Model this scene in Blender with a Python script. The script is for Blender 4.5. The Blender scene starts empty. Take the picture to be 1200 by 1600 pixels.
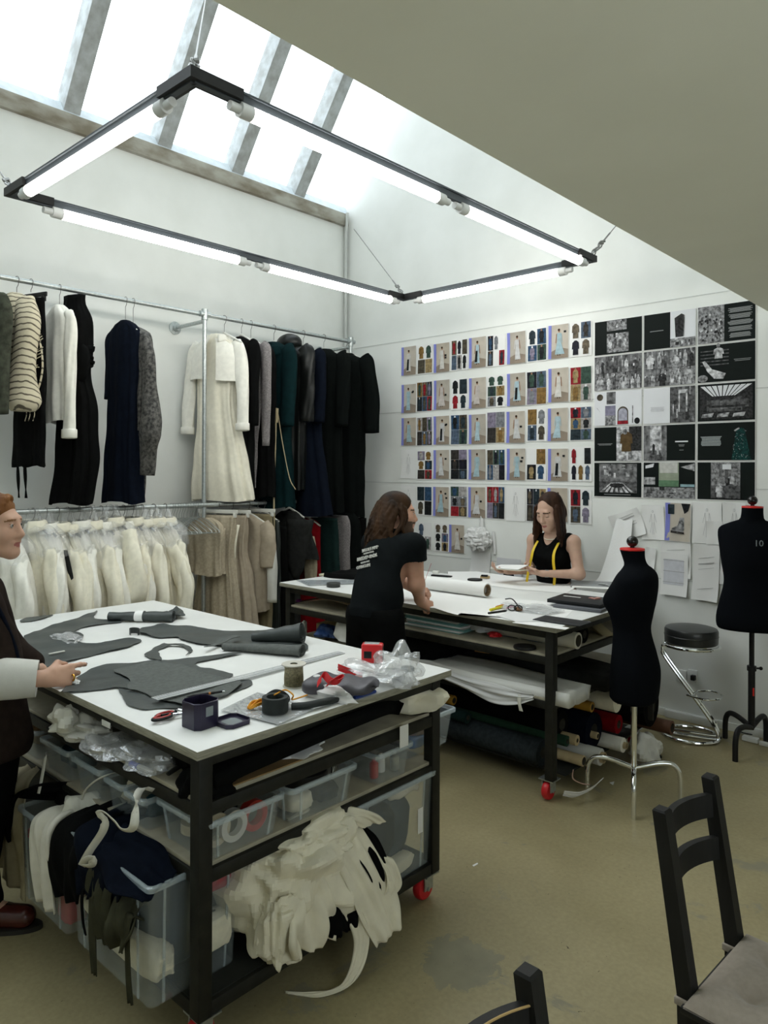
import bpy, bmesh, math, random
import numpy as np
from mathutils import Vector, Matrix
SC = bpy.context.scene
COL = SC.collection
PI = math.pi
rnd = random.Random(7)
# ------------------------------------------------------------------ camera, world, exposure
F_PX, YAW, HORIZON, ROLL = 1146.32, 0.742131, 735.23, 0.0038957   # focal length in pixels of the 1200x1600 frame
CAM = np.array([5.444, -5.34, 1.78])
FW = np.array([-math.sin(YAW), math.cos(YAW), 0.0])
_r = np.array([math.cos(YAW), math.sin(YAW), 0.0]); _u = np.array([0, 0, 1.0])
RT = math.cos(ROLL)*_r + math.sin(ROLL)*_u
UP = -math.sin(ROLL)*_r + math.cos(ROLL)*_u
cd = bpy.data.cameras.new('camera'); cam = bpy.data.objects.new('camera', cd); COL.objects.link(cam)
M = Matrix([[RT[i], UP[i], -FW[i], CAM[i]] for i in range(3)] + [[0, 0, 0, 1]])
cam.matrix_world = M
cd.sensor_fit = 'VERTICAL'; cd.sensor_height = 36.0; cd.sensor_width = 27.0
cd.lens = F_PX/1600*36.0
cd.shift_y = -(800-HORIZON)/1600.0
cd.clip_start = 0.05
SC.camera = cam
W = bpy.data.worlds.new('overcast_sky'); SC.world = W; W.use_nodes = True
bg = W.node_tree.nodes['Background']; bg.inputs[0].default_value = (0.86, 0.95, 1.0, 1); bg.inputs[1].default_value = 3.9
TUBE_POWER = 19.0
SC.view_settings.view_transform = 'Standard'; SC.view_settings.look = 'None'
SC.view_settings.gamma = 1.0; SC.view_settings.use_curve_mapping = False
SC.view_settings.exposure = 0.15
SC.cycles.max_bounces = 8; SC.cycles.diffuse_bounces = 5; SC.cycles.glossy_bounces = 3
SC.cycles.transparent_max_bounces = 16; SC.cycles.transmission_bounces = 4
SC.cycles.sample_clamp_indirect = 6.0; SC.cycles.caustics_reflective = False; SC.cycles.caustics_refractive = False
SC.cycles.use_denoising = True
pl = bpy.data.lights.new('skylight_portal', 'AREA'); pl.shape = 'RECTANGLE'; pl.size = 3.6; pl.size_y = 2.4
pl.cycles.is_portal = True

def at(px, py, **k):
    """point of the room seen at a photo pixel, on a plane x=, y= or z= (or at depth D=)"""
    d = FW + RT*(px-600)/F_PX - UP*(py-HORIZON)/F_PX
    (a, v), = k.items()
    if a == 'D': return CAM + d*v
    i = 'xyz'.index(a); return CAM + d*(v-CAM[i])/d[i]

# ------------------------------------------------------------------ materials
def mat(name, col, rough=0.6, metal=0.0, spec=0.5, noise=0.0, nscale=20.0, bump=0.0, bscale=200.0, stretch=(1, 1, 1), col2=None, alpha=1.0, sheen=0.0, sss=0.0):
    m = bpy.data.materials.new(name); m.use_nodes = True
    nt = m.node_tree; b = nt.nodes['Principled BSDF']
    c = (*col, 1)
    b.inputs['Base Color'].default_value = c
    b.inputs['Roughness'].default_value = rough; b.inputs['Metallic'].default_value = metal
    b.inputs['Specular IOR Level'].default_value = spec
    if sheen: b.inputs['Sheen Weight'].default_value = sheen
    if sss:
        b.inputs['Subsurface Weight'].default_value = sss; b.inputs['Subsurface Radius'].default_value = (0.02, 0.008, 0.004); b.inputs['Subsurface Scale'].default_value = 0.5
    if noise or bump:
        tc = nt.nodes.new('ShaderNodeTexCoord'); mp = nt.nodes.new('ShaderNodeMapping'); mp.inputs['Scale'].default_value = stretch
        nt.links.new(tc.outputs['Object'], mp.inputs[0])
    if noise:
        n = nt.nodes.new('ShaderNodeTexNoise'); n.inputs['Scale'].default_value = nscale; n.inputs['Detail'].default_value = 5
        r = nt.nodes.new('ShaderNodeValToRGB')
        lo = col2 if col2 else tuple(x*(1-noise) for x in col)
        r.color_ramp.elements[0].color = (*lo, 1); r.color_ramp.elements[0].position = .35
        r.color_ramp.elements[1].color = c; r.color_ramp.elements[1].position = .65
        nt.links.new(mp.outputs[0], n.inputs['Vector']); nt.links.new(n.outputs[0], r.inputs[0]); nt.links.new(r.outputs[0], b.inputs['Base Color'])
    if bump:
        n2 = nt.nodes.new('ShaderNodeTexNoise'); n2.inputs['Scale'].default_value = bscale; n2.inputs['Detail'].default_value = 3
        bp = nt.nodes.new('ShaderNodeBump'); bp.inputs['Strength'].default_value = bump; bp.inputs['Distance'].default_value = 0.004
        nt.links.new(mp.outputs[0], n2.inputs['Vector']); nt.links.new(n2.outputs[0], bp.inputs['Height']); nt.links.new(bp.outputs[0], b.inputs['Normal'])
    return m
def fabric(name, col, noise=0.15, rough=0.9, nscale=30, bump=0.10, sheen=0.0):
    return mat(name, col, rough, spec=0.06, noise=noise, nscale=nscale, bump=bump, bscale=350, sheen=sheen)
def clear(name, col, trans=0.6, rough=0.25, gloss=0.3, bump=0.0, bscale=30):
    """thin see-through sheet: straight-through transparency, a milky body and a glossy skin"""
    m = bpy.data.materials.new(name); m.use_nodes = True; nt = m.node_tree
    nt.nodes.remove(nt.nodes['Principled BSDF']); out = nt.nodes['Material Output']
    t = nt.nodes.new('ShaderNodeBsdfTransparent'); d = nt.nodes.new('ShaderNodeBsdfDiffuse'); g = nt.nodes.new('ShaderNodeBsdfGlossy')
    d.inputs[0].default_value = (*col, 1); g.inputs['Roughness'].default_value = rough
    m1 = nt.nodes.new('ShaderNodeMixShader'); m2 = nt.nodes.new('ShaderNodeMixShader')
    m1.inputs[0].default_value = gloss; nt.links.new(d.outputs[0], m1.inputs[1]); nt.links.new(g.outputs[0], m1.inputs[2])
    m2.inputs[0].default_value = trans; nt.links.new(m1.outputs[0], m2.inputs[1]); nt.links.new(t.outputs[0], m2.inputs[2])
    nt.links.new(m2.outputs[0], out.inputs[0])
    if bump:
        tc = nt.nodes.new('ShaderNodeTexCoord')
        n2 = nt.nodes.new('ShaderNodeTexNoise'); n2.inputs['Scale'].default_value = bscale
        bp = nt.nodes.new('ShaderNodeBump'); bp.inputs['Strength'].default_value = bump; bp.inputs['Distance'].default_value = .01
        nt.links.new(tc.outputs['Object'], n2.inputs['Vector']); nt.links.new(n2.outputs[0], bp.inputs['Height'])
        nt.links.new(bp.outputs[0], d.inputs['Normal']); nt.links.new(bp.outputs[0], g.inputs['Normal'])
    return m
def glow(name, col, s):
    m = bpy.data.materials.new(name); m.use_nodes = True; b = m.node_tree.nodes['Principled BSDF']
    b.inputs['Base Color'].default_value = (.9, .9, .9, 1); b.inputs['Emission Color'].default_value = (*col, 1); b.inputs['Emission Strength'].default_value = s
    return m

# ------------------------------------------------------------------ mesh building
class MB:
    def __init__(s): s.v = []; s.f = []; s.m = []; s.n = 0
    def add(s, v, f, m=0):
        v = np.asarray(v, float).reshape(-1, 3); s.v.append(v)
        o = s.n; s.f += [tuple(i+o for i in q) for q in f]; s.m += (m if isinstance(m, list) else [m]*len(f)); s.n += len(v); return s
    def box(s, lo, hi, m=0, bev=0.0, rot=None, piv=None):
        lo = np.array(lo, float); hi = np.array(hi, float); c = (lo+hi)/2; h = (hi-lo)/2
        if bev <= 0:
            v = np.array([(x, y, z) for z in (-1, 1) for y in (-1, 1) for x in (-1, 1)])*h
            f = [(0, 2, 3, 1), (4, 5, 7, 6), (0, 1, 5, 4), (2, 6, 7, 3), (0, 4, 6, 2), (1, 3, 7, 5)]
        else:
            bm = bmesh.new(); bmesh.ops.create_cube(bm, size=2.0)
            for q in bm.verts: q.co = Vector((q.co.x*h[0], q.co.y*h[1], q.co.z*h[2]))
            bmesh.ops.bevel(bm, geom=bm.edges[:], offset=min(bev, h.min()*.98), segments=2, affect='EDGES', profile=.5)
            bm.verts.index_update(); v = np.array([q.co[:] for q in bm.verts]); f = [tuple(q.index for q in p.verts) for p in bm.faces]; bm.free()
        if rot is not None:
            pv = np.zeros(3) if piv is None else np.array(piv)-c
            v = (v-pv) @ np.array(rot).T + pv
        return s.add(v+c, f, m)
    def loft(s, rings, m=0, cap=(True, True), closed=True):
        R = np.array(rings, float); k, n = R.shape[:2]; f = []
        nn = n if closed else n-1
        for i in range(k-1):
            for j in range(nn):
                a = i*n+j; b = i*n+(j+1) % n; f.append((a, b, b+n, a+n))
        if cap[0]: f.append(tuple(range(n-1, -1, -1)))
        if cap[1]: f.append(tuple((k-1)*n+j for j in range(n)))
        return s.add(R.reshape(-1, 3), f, m)
    def tube(s, pts, r, n=10, m=0, cap=True, flat=None):
        P = np.array(pts, float); k = len(P); r = np.broadcast_to(np.array(r, float), (k,))
        T = np.gradient(P, axis=0); T /= np.linalg.norm(T, axis=1)[:, None]+1e-12
        a = np.array([0, 0, 1.0]) if abs(T[0][2]) < .9 else np.array([1.0, 0, 0])
        u = np.cross(T[0], a); u /= np.linalg.norm(u); rings = []
        th = np.arange(n)/n*2*PI
        for i in range(k):
            u = u-T[i]*(u@T[i]); u /= np.linalg.norm(u)+1e-12; w = np.cross(T[i], u)
            fl = 1 if flat is None else flat
            rings.append(P[i]+r[i]*(np.cos(th)[:, None]*u+fl*np.sin(th)[:, None]*w))
        return s.loft(rings, m, (cap, cap))
    def lathe(s, prof, c=(0, 0, 0), n=24, m=0, axis='z', cap=(True, True)):
        th = np.arange(n)/n*2*PI; rings = []
        for r, z in prof:
            p = np.stack([r*np.cos(th), r*np.sin(th), np.full(n, z)], 1)
            if axis == 'x': p = p[:, [2, 0, 1]]
            if axis == 'y': p = p[:, [1, 2, 0]]
            rings.append(p+np.array(c))
        return s.loft(rings, m, cap)
    def prism(s, poly, h, m=0, mt=None):
        """polygon of 3-D points lifted by the vector h"""
        P = np.array(poly, float); n = len(P); h = np.array(h, float)
        nrm = sum(np.cross(P[i]-P[0], P[(i+1) % n]-P[0]) for i in range(n))
        if nrm@h < 0: P = P[::-1]
        v = np.vstack([P, P+h])
        bm = bmesh.new(); bv = [bm.verts.new(p) for p in P]; bm.verts.index_update(); bf = bm.faces.new(bv)
        tri = bmesh.ops.triangulate(bm, faces=[bf])['faces']; T = [tuple(q.index for q in t.verts) for t in tri]; bm.free()
        f = [t[::-1] for t in T] + [tuple(i+n for i in t) for t in T] + [(i, (i+1) % n, (i+1) % n+n, i+n) for i in range(n)]
        return s.add(v, f, m)
    def grid(s, fn, nu, nv, m=0, th=0.0):
        P = np.array([[fn(i/(nu-1), j/(nv-1)) for j in range(nv)] for i in range(nu)], float)
        f = [(i*nv+j, (i+1)*nv+j, (i+1)*nv+j+1, i*nv+j+1) for i in range(nu-1) for j in range(nv-1)]
        if not th: return s.add(P.reshape(-1, 3), f, m)
        gu = np.gradient(P, axis=0); gv = np.gradient(P, axis=1); N = np.cross(gu, gv); N /= np.linalg.norm(N, axis=2)[..., None]+1e-9
        V = np.vstack([P.reshape(-1, 3), (P-N*th).reshape(-1, 3)]); o = nu*nv
        f2 = [tuple(o+i for i in q[::-1]) for q in f]
        b = [i*nv for i in range(nu)] + [(nu-1)*nv+j for j in range(1, nv)] + [i*nv+nv-1 for i in range(nu-2, -1, -1)] + [j for j in range(nv-2, 0, -1)]
        f3 = [(b[i], b[i]+o, b[(i+1) % len(b)]+o, b[(i+1) % len(b)]) for i in range(len(b))]
        return s.add(V, f+f2+f3, m)
    def ball(s, c, r, m=0, n=12):
        r = np.broadcast_to(np.array(r, float), (3,)); ph = np.linspace(-PI/2+.12, PI/2-.12, n); th = np.arange(2*n)/(2*n)*2*PI
        return s.loft([np.stack([r[0]*math.cos(p)*np.cos(th), r[1]*math.cos(p)*np.sin(th), np.full(2*n, r[2]*math.sin(p))], 1)+np.array(c) for p in ph], m)
    def xf(s, M):
        M = np.array(M); s.v = [q@M[:3, :3].T+M[:3, 3] for q in s.v]; return s
    def build(s, name, mats, parent=None, smooth=True, loc=None, recalc=False, ang=35):
        me = bpy.data.meshes.new(name); V = np.vstack(s.v)
        off = np.zeros(3)
        if parent is not None: off = np.array(world_loc(parent))
        if loc is not None: V = V-np.array(loc)
        else: V = V-off
        me.from_pydata(V.tolist(), [], s.f)
        for q in (mats if isinstance(mats, (list, tuple)) else [mats]): me.materials.append(q)
        me.polygons.foreach_set('material_index', s.m)
        if recalc:
            bm = bmesh.new(); bm.from_mesh(me); bmesh.ops.recalc_face_normals(bm, faces=bm.faces); bm.to_mesh(me); bm.free()
        if smooth:
            me.polygons.foreach_set('use_smooth', [True]*len(me.polygons))
            if ang < 180: me.set_sharp_from_angle(angle=math.radians(ang))
        me.update()
        o = bpy.data.objects.new(name, me); COL.objects.link(o)
        if parent is not None: o.parent = parent
        if loc is not None: o.location = Vector(loc)-(Vector(off) if parent is not None else Vector((0, 0, 0)))
        return o
def world_loc(o):
    p = Vector(o.location)
    while o.parent is not None: o = o.parent; p = p+Vector(o.location)
    return p
def tag(o, label, cat, group=None, kind=None):
    o['label'] = label; o['category'] = cat
    if group: o['group'] = group
    if kind: o['kind'] = kind
    return o
def thing(name, label, cat, loc, group=None):
    o = bpy.data.objects.new(name, None); COL.objects.link(o); o.location = Vector([float(q) for q in loc]); o.empty_display_size = .05
    return tag(o, label, cat, group)
def struct(o): o['kind'] = 'structure'; return o
def dup(root, loc, rotz=None, label=None):
    def cp(o, par):
        c = o.copy(); COL.objects.link(c)
        if par is not None: c.parent = par
        for ch in o.children: cp(ch, c)
        return c
    r = cp(root, None); r.location = Vector([float(q) for q in loc])
    if rotz is not None: r.rotation_euler = (0, 0, rotz)
    if label: r['label'] = label
    return r
def RZ(a): return np.array([[math.cos(a), -math.sin(a), 0], [math.sin(a), math.cos(a), 0], [0, 0, 1]])
def RX(a): return np.array([[1, 0, 0], [0, math.cos(a), -math.sin(a)], [0, math.sin(a), math.cos(a)]])
def RY(a): return np.array([[math.cos(a), 0, math.sin(a)], [0, 1, 0], [-math.sin(a), 0, math.cos(a)]])
def spline(P, n):
    """Catmull-Rom through the points"""
    P = np.array(P, float); Q = np.vstack([2*P[0]-P[1], P, 2*P[-1]-P[-2]]); out = []
    for t in np.linspace(0, len(P)-1-1e-9, n):
        i = int(t); u = t-i; a, b, c, d = Q[i:i+4]
        out.append(.5*((2*b)+(c-a)*u+(2*a-5*b+4*c-d)*u*u+(3*b-a-3*c+d)*u**3))
    return np.array(out)
def lerpz(keys, z):
    k = np.array(keys, float); return [np.interp(z, k[:, 0], k[:, i]) for i in range(1, k.shape[1])]

# ------------------------------------------------------------------ organic surfaces from distance fields
class SDF:
    def __init__(s, lo, hi, h):
        s.h = h; s.lo = np.array(lo, float); s.n = np.ceil((np.array(hi)-s.lo)/h).astype(int)+1
        s.ax = [s.lo[i]+h*np.arange(s.n[i]) for i in range(3)]
        s.d = np.full(s.n, .1, np.float32)
    def _win(s, lo, hi):
        a = np.clip(np.floor((np.array(lo)-s.lo)/s.h).astype(int), 0, s.n); b = np.clip(np.ceil((np.array(hi)-s.lo)/s.h).astype(int)+1, 0, s.n)
        sl = tuple(slice(x, y) for x, y in zip(a, b))
        X, Y, Z = np.meshgrid(*[s.ax[i][sl[i]] for i in range(3)], indexing='ij', sparse=True)
        return sl, X.astype(np.float32), Y.astype(np.float32), Z.astype(np.float32)
    def _mix(s, sl, d, k, op):
        a = s.d[sl]
        if a.size == 0: return
        if op == 'add':
            h = np.maximum(k-np.abs(a-d), 0)/k; s.d[sl] = np.minimum(a, d)-h*h*k*.25
        else:
            h = np.maximum(k-np.abs(a+d), 0)/k; s.d[sl] = np.maximum(a, -d)+h*h*k*.25
    def cone(s, a, b, ra, rb=None, k=.02, op='add', flat=None):
        """rounded cone a-b; flat=(axis vector, factor) squashes it along an axis"""
        a = np.array(a, float); b = np.array(b, float); rb = ra if rb is None else rb; R = max(ra, rb)+k+.03
        if flat is not None and flat[1] > 1: R *= flat[1]
        sl, X, Y, Z = s._win(np.minimum(a, b)-R, np.maximum(a, b)+R)
        ab = b-a; L = ab@ab+1e-12
        t = np.clip(((X-a[0])*ab[0]+(Y-a[1])*ab[1]+(Z-a[2])*ab[2])/L, 0, 1)
        dx, dy, dz = X-a[0]-t*ab[0], Y-a[1]-t*ab[1], Z-a[2]-t*ab[2]
        q = dx*dx+dy*dy+dz*dz; rr = ra+(rb-ra)*t
        if flat is not None:
            w = np.array(flat[0], float); w /= np.linalg.norm(w); c = dx*w[0]+dy*w[1]+dz*w[2]
            q = q-c*c+(c/flat[1])**2
            d = np.sqrt(q)-rr
            if flat[1] < 1: d = d*(.5+.5*flat[1])
        else: d = np.sqrt(q)-rr
        s._mix(sl, d, k, op); return s
    def ell(s, c, r, B=None, k=.02, op='add'):
        c = np.array(c, float); r = np.array(r, float); R = r.max()+k+.02
        sl, X, Y, Z = s._win(c-R, c+R); X, Y, Z = X-c[0], Y-c[1], Z-c[2]
        if B is not None:
            B = np.array(B); X, Y, Z = [X*B[i][0]+Y*B[i][1]+Z*B[i][2] for i in range(3)]
        q = np.sqrt((X/r[0])**2+(Y/r[1])**2+(Z/r[2])**2); g = np.sqrt((X/r[0]**2)**2+(Y/r[1]**2)**2+(Z/r[2]**2)**2)+1e-6
        s._mix(sl, q*(q-1)/g, k, op); return s
    def cut(s, p, n, k=.004):
        """keeps the side the normal points away from"""
        p = np.array(p, float); n = np.array(n, float); n /= np.linalg.norm(n)
        X, Y, Z = np.meshgrid(*s.ax, indexing='ij', sparse=True)
        d = ((X-p[0])*n[0]+(Y-p[1])*n[1]+(Z-p[2])*n[2]).astype(np.float32)
        s.d = np.maximum(s.d, d); return s
    def wave(s, fn, amp):
        X, Y, Z = np.meshgrid(*s.ax, indexing='ij', sparse=True)
        s.d = s.d+(amp*fn(X, Y, Z)).astype(np.float32); return s
    def mesh(s):
        d = s.d.copy()
        for i in range(3):
            q = [slice(None)]*3; q[i] = 0; d[tuple(q)] = .1; q[i] = -1; d[tuple(q)] = .1
        ins = d < 0; n = np.array(d.shape)-1
        cor = [(i, j, k) for i in (0, 1) for j in (0, 1) for k in (0, 1)]
        cs = sum(ins[i:i+n[0], j:j+n[1], k:k+n[2]].astype(np.int8) for i, j, k in cor)
        act = (cs > 0) & (cs < 8); idx = -np.ones(n, np.int64); C = np.argwhere(act); idx[act] = np.arange(len(C))
        acc = np.zeros((len(C), 3)); cnt = np.zeros(len(C))
        val = {c: d[C[:, 0]+c[0], C[:, 1]+c[1], C[:, 2]+c[2]] for c in cor}
        for c in cor:
            for ax in range(3):
                if c[ax]: continue
                e = list(c); e[ax] = 1; a, b = val[c], val[tuple(e)]; m = (a < 0) != (b < 0)
                t = np.where(m, a/(a-b+1e-12), 0); p = np.array(c, float)[None].repeat(len(C), 0); p[:, ax] = t
                acc[m] += p[m]; cnt[m] += 1
        V = (C+acc/cnt[:, None])*s.h+s.lo; F = []
        for ax in range(3):
            o = [(1, 2), (2, 0), (0, 1)][ax]
            a = [slice(1, -1)]*3; a[ax] = slice(0, -1); b = list(a); b[ax] = slice(1, None)
            A, Bv = ins[tuple(a)], ins[tuple(b)]
            for sgn, msk in ((1, A & ~Bv), (0, ~A & Bv)):
                E = np.argwhere(msk); 
                for i in range(3):
                    if i != ax: E[:, i] += 1
                q = []
                for du, dv in ((0, 0), (1, 0), (1, 1), (0, 1)):
                    G = E.copy(); G[:, o[0]] -= du; G[:, o[1]] -= dv; q.append(idx[G[:, 0], G[:, 1], G[:, 2]])
                q = np.stack(q, 1); F.append(q if sgn else q[:, ::-1])
        return V, np.vstack(F)
    def build(s, name, mats, parent=None, paint=None, relax=1):
        V, F = s.mesh(); 
        for _ in range(relax):      # even the net out
            acc = np.zeros_like(V); c = np.zeros(len(V))
            for i in range(4):
                j = F[:, (i+1) % 4]; np.add.at(acc, F[:, i], V[j]); np.add.at(c, F[:, i], 1)
                np.add.at(acc, j, V[F[:, i]]); np.add.at(c, j, 1)
            V = V*.5+acc/np.maximum(c, 1)[:, None]*.5
        b = MB(); b.v = [V]; b.f = F.tolist(); b.n = len(V)
        b.m = paint(V[F].mean(1)).astype(int).tolist() if paint else [0]*len(F)
        return b.build(name, mats, parent, ang=180)
# ------------------------------------------------------------------ setting
def wall_mat(name, a, b2, rough=.85):
    m = mat(name, a, rough, spec=.3, noise=.1, nscale=2.2, col2=b2, bump=.06, bscale=90)
    return m
M_wall = wall_mat('white_wall_paint', (.80, .815, .79), (.74, .755, .725))
M_ceil = wall_mat('ceiling_paint', (.87, .87, .745), (.84, .84, .715))
M_beam = mat('weathered_concrete_beam', (.40, .39, .34), .9, noise=.5, nscale=9, col2=(.19, .165, .12), bump=.5, bscale=40, stretch=(1, .45, 1))
M_raft = mat('painted_rafter', (.46, .49, .50), .7, noise=.3, nscale=12, col2=(.32, .33, .32), bump=.3, bscale=60)
M_glass = clear('skylight_glass', (.9, .95, 1), trans=.9, rough=.2, gloss=.5)
M_seam = mat('panel_joint', (.55, .57, .55), .9)
# concrete floor
M_floor = bpy.data.materials.new('sealed_concrete_floor'); M_floor.use_nodes = True
nt = M_floor.node_tree; B = nt.nodes['Principled BSDF']; tc = nt.nodes.new('ShaderNodeTexCoord')
def nz(scale, det, dist=0.0, rough=.55):
    n = nt.nodes.new('ShaderNodeTexNoise'); n.inputs['Scale'].default_value = scale; n.inputs['Detail'].default_value = det; n.inputs['Distortion'].default_value = dist; n.inputs['Roughness'].default_value = rough
    nt.links.new(tc.outputs['Object'], n.inputs['Vector']); return n
def ramp(src, *st):
    r = nt.nodes.new('ShaderNodeValToRGB'); e = r.color_ramp.elements
    while len(e) < len(st): e.new(.5)
    for q, (p, c) in zip(e, st): q.position = p; q.color = (*c, 1)
    nt.links.new(src, r.inputs[0]); return r
def mix(a, b, fac, mode='MIX'):
    x = nt.nodes.new('ShaderNodeMix'); x.data_type = 'RGBA'; x.blend_type = mode
    nt.links.new(a, x.inputs[6]); nt.links.new(b, x.inputs[7])
    if isinstance(fac, float): x.inputs[0].default_value = fac
    else: nt.links.new(fac, x.inputs[0])
    return x.outputs[2]
base = ramp(nz(1.3, 6, .6).outputs[0], (.3, (.28, .236, .128)), (.55, (.335, .287, .160)), (.75, (.385, .33, .188)))
speck = ramp(nz(55, 6).outputs[0], (.35, (.80, .80, .78)), (.65, (1.05, 1.05, 1.05)))
c1 = mix(base.outputs[0], speck.outputs[0], .55, 'MULTIPLY')
stain = ramp(nz(2.1, 8, .9, .65).outputs[0], (.60, (0, 0, 0)), (.64, (1, 1, 1)))
c2 = mix(c1, ramp(nz(8, 4).outputs[0], (.3, (.22, .205, .14)), (.7, (.27, .245, .165))).outputs[0], stain.outputs[0])
sp = at(722, 1505, z=0); vd = nt.nodes.new('ShaderNodeVectorMath'); vd.operation = 'DISTANCE'; vd.inputs[1].default_value = tuple(sp)
nt.links.new(tc.outputs['Object'], vd.inputs[0]); am = nt.nodes.new('ShaderNodeMath'); am.operation = 'MULTIPLY_ADD'; am.inputs[1].default_value = -.75; nt.links.new(nz(10, 9, 1.2, .7).outputs[0], am.inputs[0]); nt.links.new(vd.outputs['Value'], am.inputs[2])
patch = ramp(am.outputs[0], (.0, (1, 1, 1)), (.012, (0, 0, 0))); am.inputs[1].default_value = -.27
c2 = mix(c2, ramp(nz(9, 5).outputs[0], (.3, (.215, .20, .135)), (.7, (.27, .25, .165))).outputs[0], patch.outputs[0])
scr = ramp(nz(34, 2, 2.5).outputs[0], (.735, (1, 1, 1)), (.76, (.28, .25, .2))); c2 = mix(c2, scr.outputs[0], 1.0, 'MULTIPLY')
nt.links.new(c2, B.inputs['Base Color'])
rg = ramp(nz(3, 5).outputs[0], (.3, (.34, .34, .34)), (.7, (.54, .54, .54))); nt.links.new(rg.outputs[0], B.inputs['Roughness'])
B.inputs['Specular IOR Level'].default_value = .35

XR, YF = 7.2, -8.0                      # far right and front extents of the room
XC, ZC = 4.09, 2.80                     # edge and height of the low ceiling
XS = 1.7                                # top of the sloping glass
def slope(x): return 4.45+1.37*x
o = struct(MB().box((-.3, YF-.2, -.12), (XR+.2, .3, 0)).build('floor', M_floor, smooth=False))
o = struct(MB().box((-.25, YF, 0), (0, .0, 4.30)).build('wall_left', M_wall, smooth=False))
w = MB().box((-.25, 0, 0), (XR+.2, .2, 4.3))
w.prism([(-.25, 0, 4.3), (XR+.2, 0, 4.3), (XR+.2, 0, slope(XS)+.4), (XS, 0, slope(XS)+.4), (-.25, 0, slope(-.25)+.3)], (0, .2, 0))
struct(w.build('wall_back', M_wall, smooth=False))
WY0, WY1, WZ0, WZ1 = -5.7, -3.2, 1.15, 2.3      # added side window, out of view to the right, brightens the low ceiling
wr_ = MB(); wr_.box((XR, YF, 0), (XR+.2, 0, WZ0)); wr_.box((XR, YF, WZ1), (XR+.2, 0, ZC)); wr_.box((XR, YF, WZ0), (XR+.2, WY0, WZ1)); wr_.box((XR, WY1, WZ0), (XR+.2, 0, WZ1))
struct(wr_.build('wall_right', M_wall, smooth=False))
struct(MB().box((XR+.09, WY0, WZ0), (XR+.096, WY1, WZ1)).build('window_20', M_glass, smooth=False))
p2 = bpy.data.lights.new('window_portal', 'AREA'); p2.shape = 'RECTANGLE'; p2.size = WY1-WY0; p2.size_y = WZ1-WZ0; p2.cycles.is_portal = True
po2 = bpy.data.objects.new('window_portal', p2); COL.objects.link(po2); po2.location = (XR+.15, (WY0+WY1)/2, (WZ0+WZ1)/2); po2.rotation_euler = Vector((-1, 0, 0)).to_track_quat('-Z', 'Z').to_euler()
struct(MB().box((-.25, YF-.2, 0), (XR+.2, YF, slope(XS)+.2)).build('wall_front', M_wall, smooth=False))
struct(MB().box((XC, YF, ZC), (XR+.2, 0, ZC+.2)).build('ceiling', M_ceil, smooth=False))
struct(MB().box((XC, YF, ZC+.2), (XC+.15, 0, slope(XS)+.1)).build('wall_lightwell', M_wall, smooth=False))
struct(MB().box((XS-.05, YF, slope(XS)), (XC+.15, 0, slope(XS)+.2)).build('ceiling_lightwell', M_wall, smooth=False))
bb = MB()
bb.box((-.25, YF, 4.30), (.04, 0, 4.425), bev=.006)
o = bb.build('trim_1', M_beam); struct(o)
M_sill = mat('painted_sill', (.66, .73, .78), .6, noise=.15, nscale=14, bump=.15, bscale=50)
struct(MB().prism([(.036, YF, 4.424), (-.02, YF, 4.51), (-.14, YF, 4.51), (-.14, YF, 4.424)], (0, -YF, 0)).build('trim_40', M_sill, smooth=False))
for i, y in enumerate([-.66, -1.39, -2.12, -2.89, -3.64, -4.38, -5.12, -5.86, -6.6, -7.34]):
    mb = MB(); n = np.array([-1.37, 0, 1])/math.hypot(1.37, 1)
    a = np.array([-.02, y, slope(-.02)]); b = np.array([XS, y, slope(XS)])
    wv = np.array([0, .062, 0]); P = [a-wv, a+wv, b+wv, b-wv]
    mb.prism([p-n*.03 for p in P], n*.165)
    struct(mb.build('trim_%d' % (i+2), M_raft, smooth=False))
n = np.array([-1.37, 0, 1])/math.hypot(1.37, 1)
ys = [0, -.66, -1.39, -2.12, -2.89, -3.64, -4.38, -5.12, -5.86, -6.6, -7.34, YF]
for i in range(len(ys)-1):
    a = np.array([-.10, 0, slope(-.10)])+n*.14; b = np.array([XS, 0, slope(XS)])+n*.14
    mb = MB().prism([a+(0, ys[i], 0), a+(0, ys[i+1], 0), b+(0, ys[i+1], 0), b+(0, ys[i], 0)], n*.006)
    struct(mb.build('window_%d' % (i+1), M_glass, smooth=False))
# daylight through the sloping glass; the added side window has its own portal
pl.size = 8.0; pl.size_y = 3.0
po = bpy.data.objects.new('skylight_portal', pl); COL.objects.link(po)
po.location = Vector((.8, -4.0, slope(.8)))+Vector(n)*.2
po.rotation_euler = Vector(-n).to_track_quat('-Z', 'Y').to_euler()
# panel joints across the back wall, skirting strip
for i, z in enumerate((3.03, 2.345, 1.665, .997)):
    struct(MB().box((0.02, -.0025, z-.003), (4.6, .01, z+.003)).build('trim_%d' % (i+20), M_seam, smooth=False))
struct(MB().box((0.02, -.012, 0), (XR, .01, .055), bev=.003).build('baseboard_back', M_wall))
# pipe in the corner
tag(MB().tube([(.045, -.045, 0), (.045, -.045, 4.2), (.06, -.05, 4.28), (.075, -.055, 4.42)], .016).tube([(.02, -.03, 3.2), (.02, -.03, 4.3)], .008).build('corner_pipe', mat('grey_pipe', (.55, .57, .55), .5)), 'thin grey pipe running up the corner of the two white walls', 'pipe')
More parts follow.
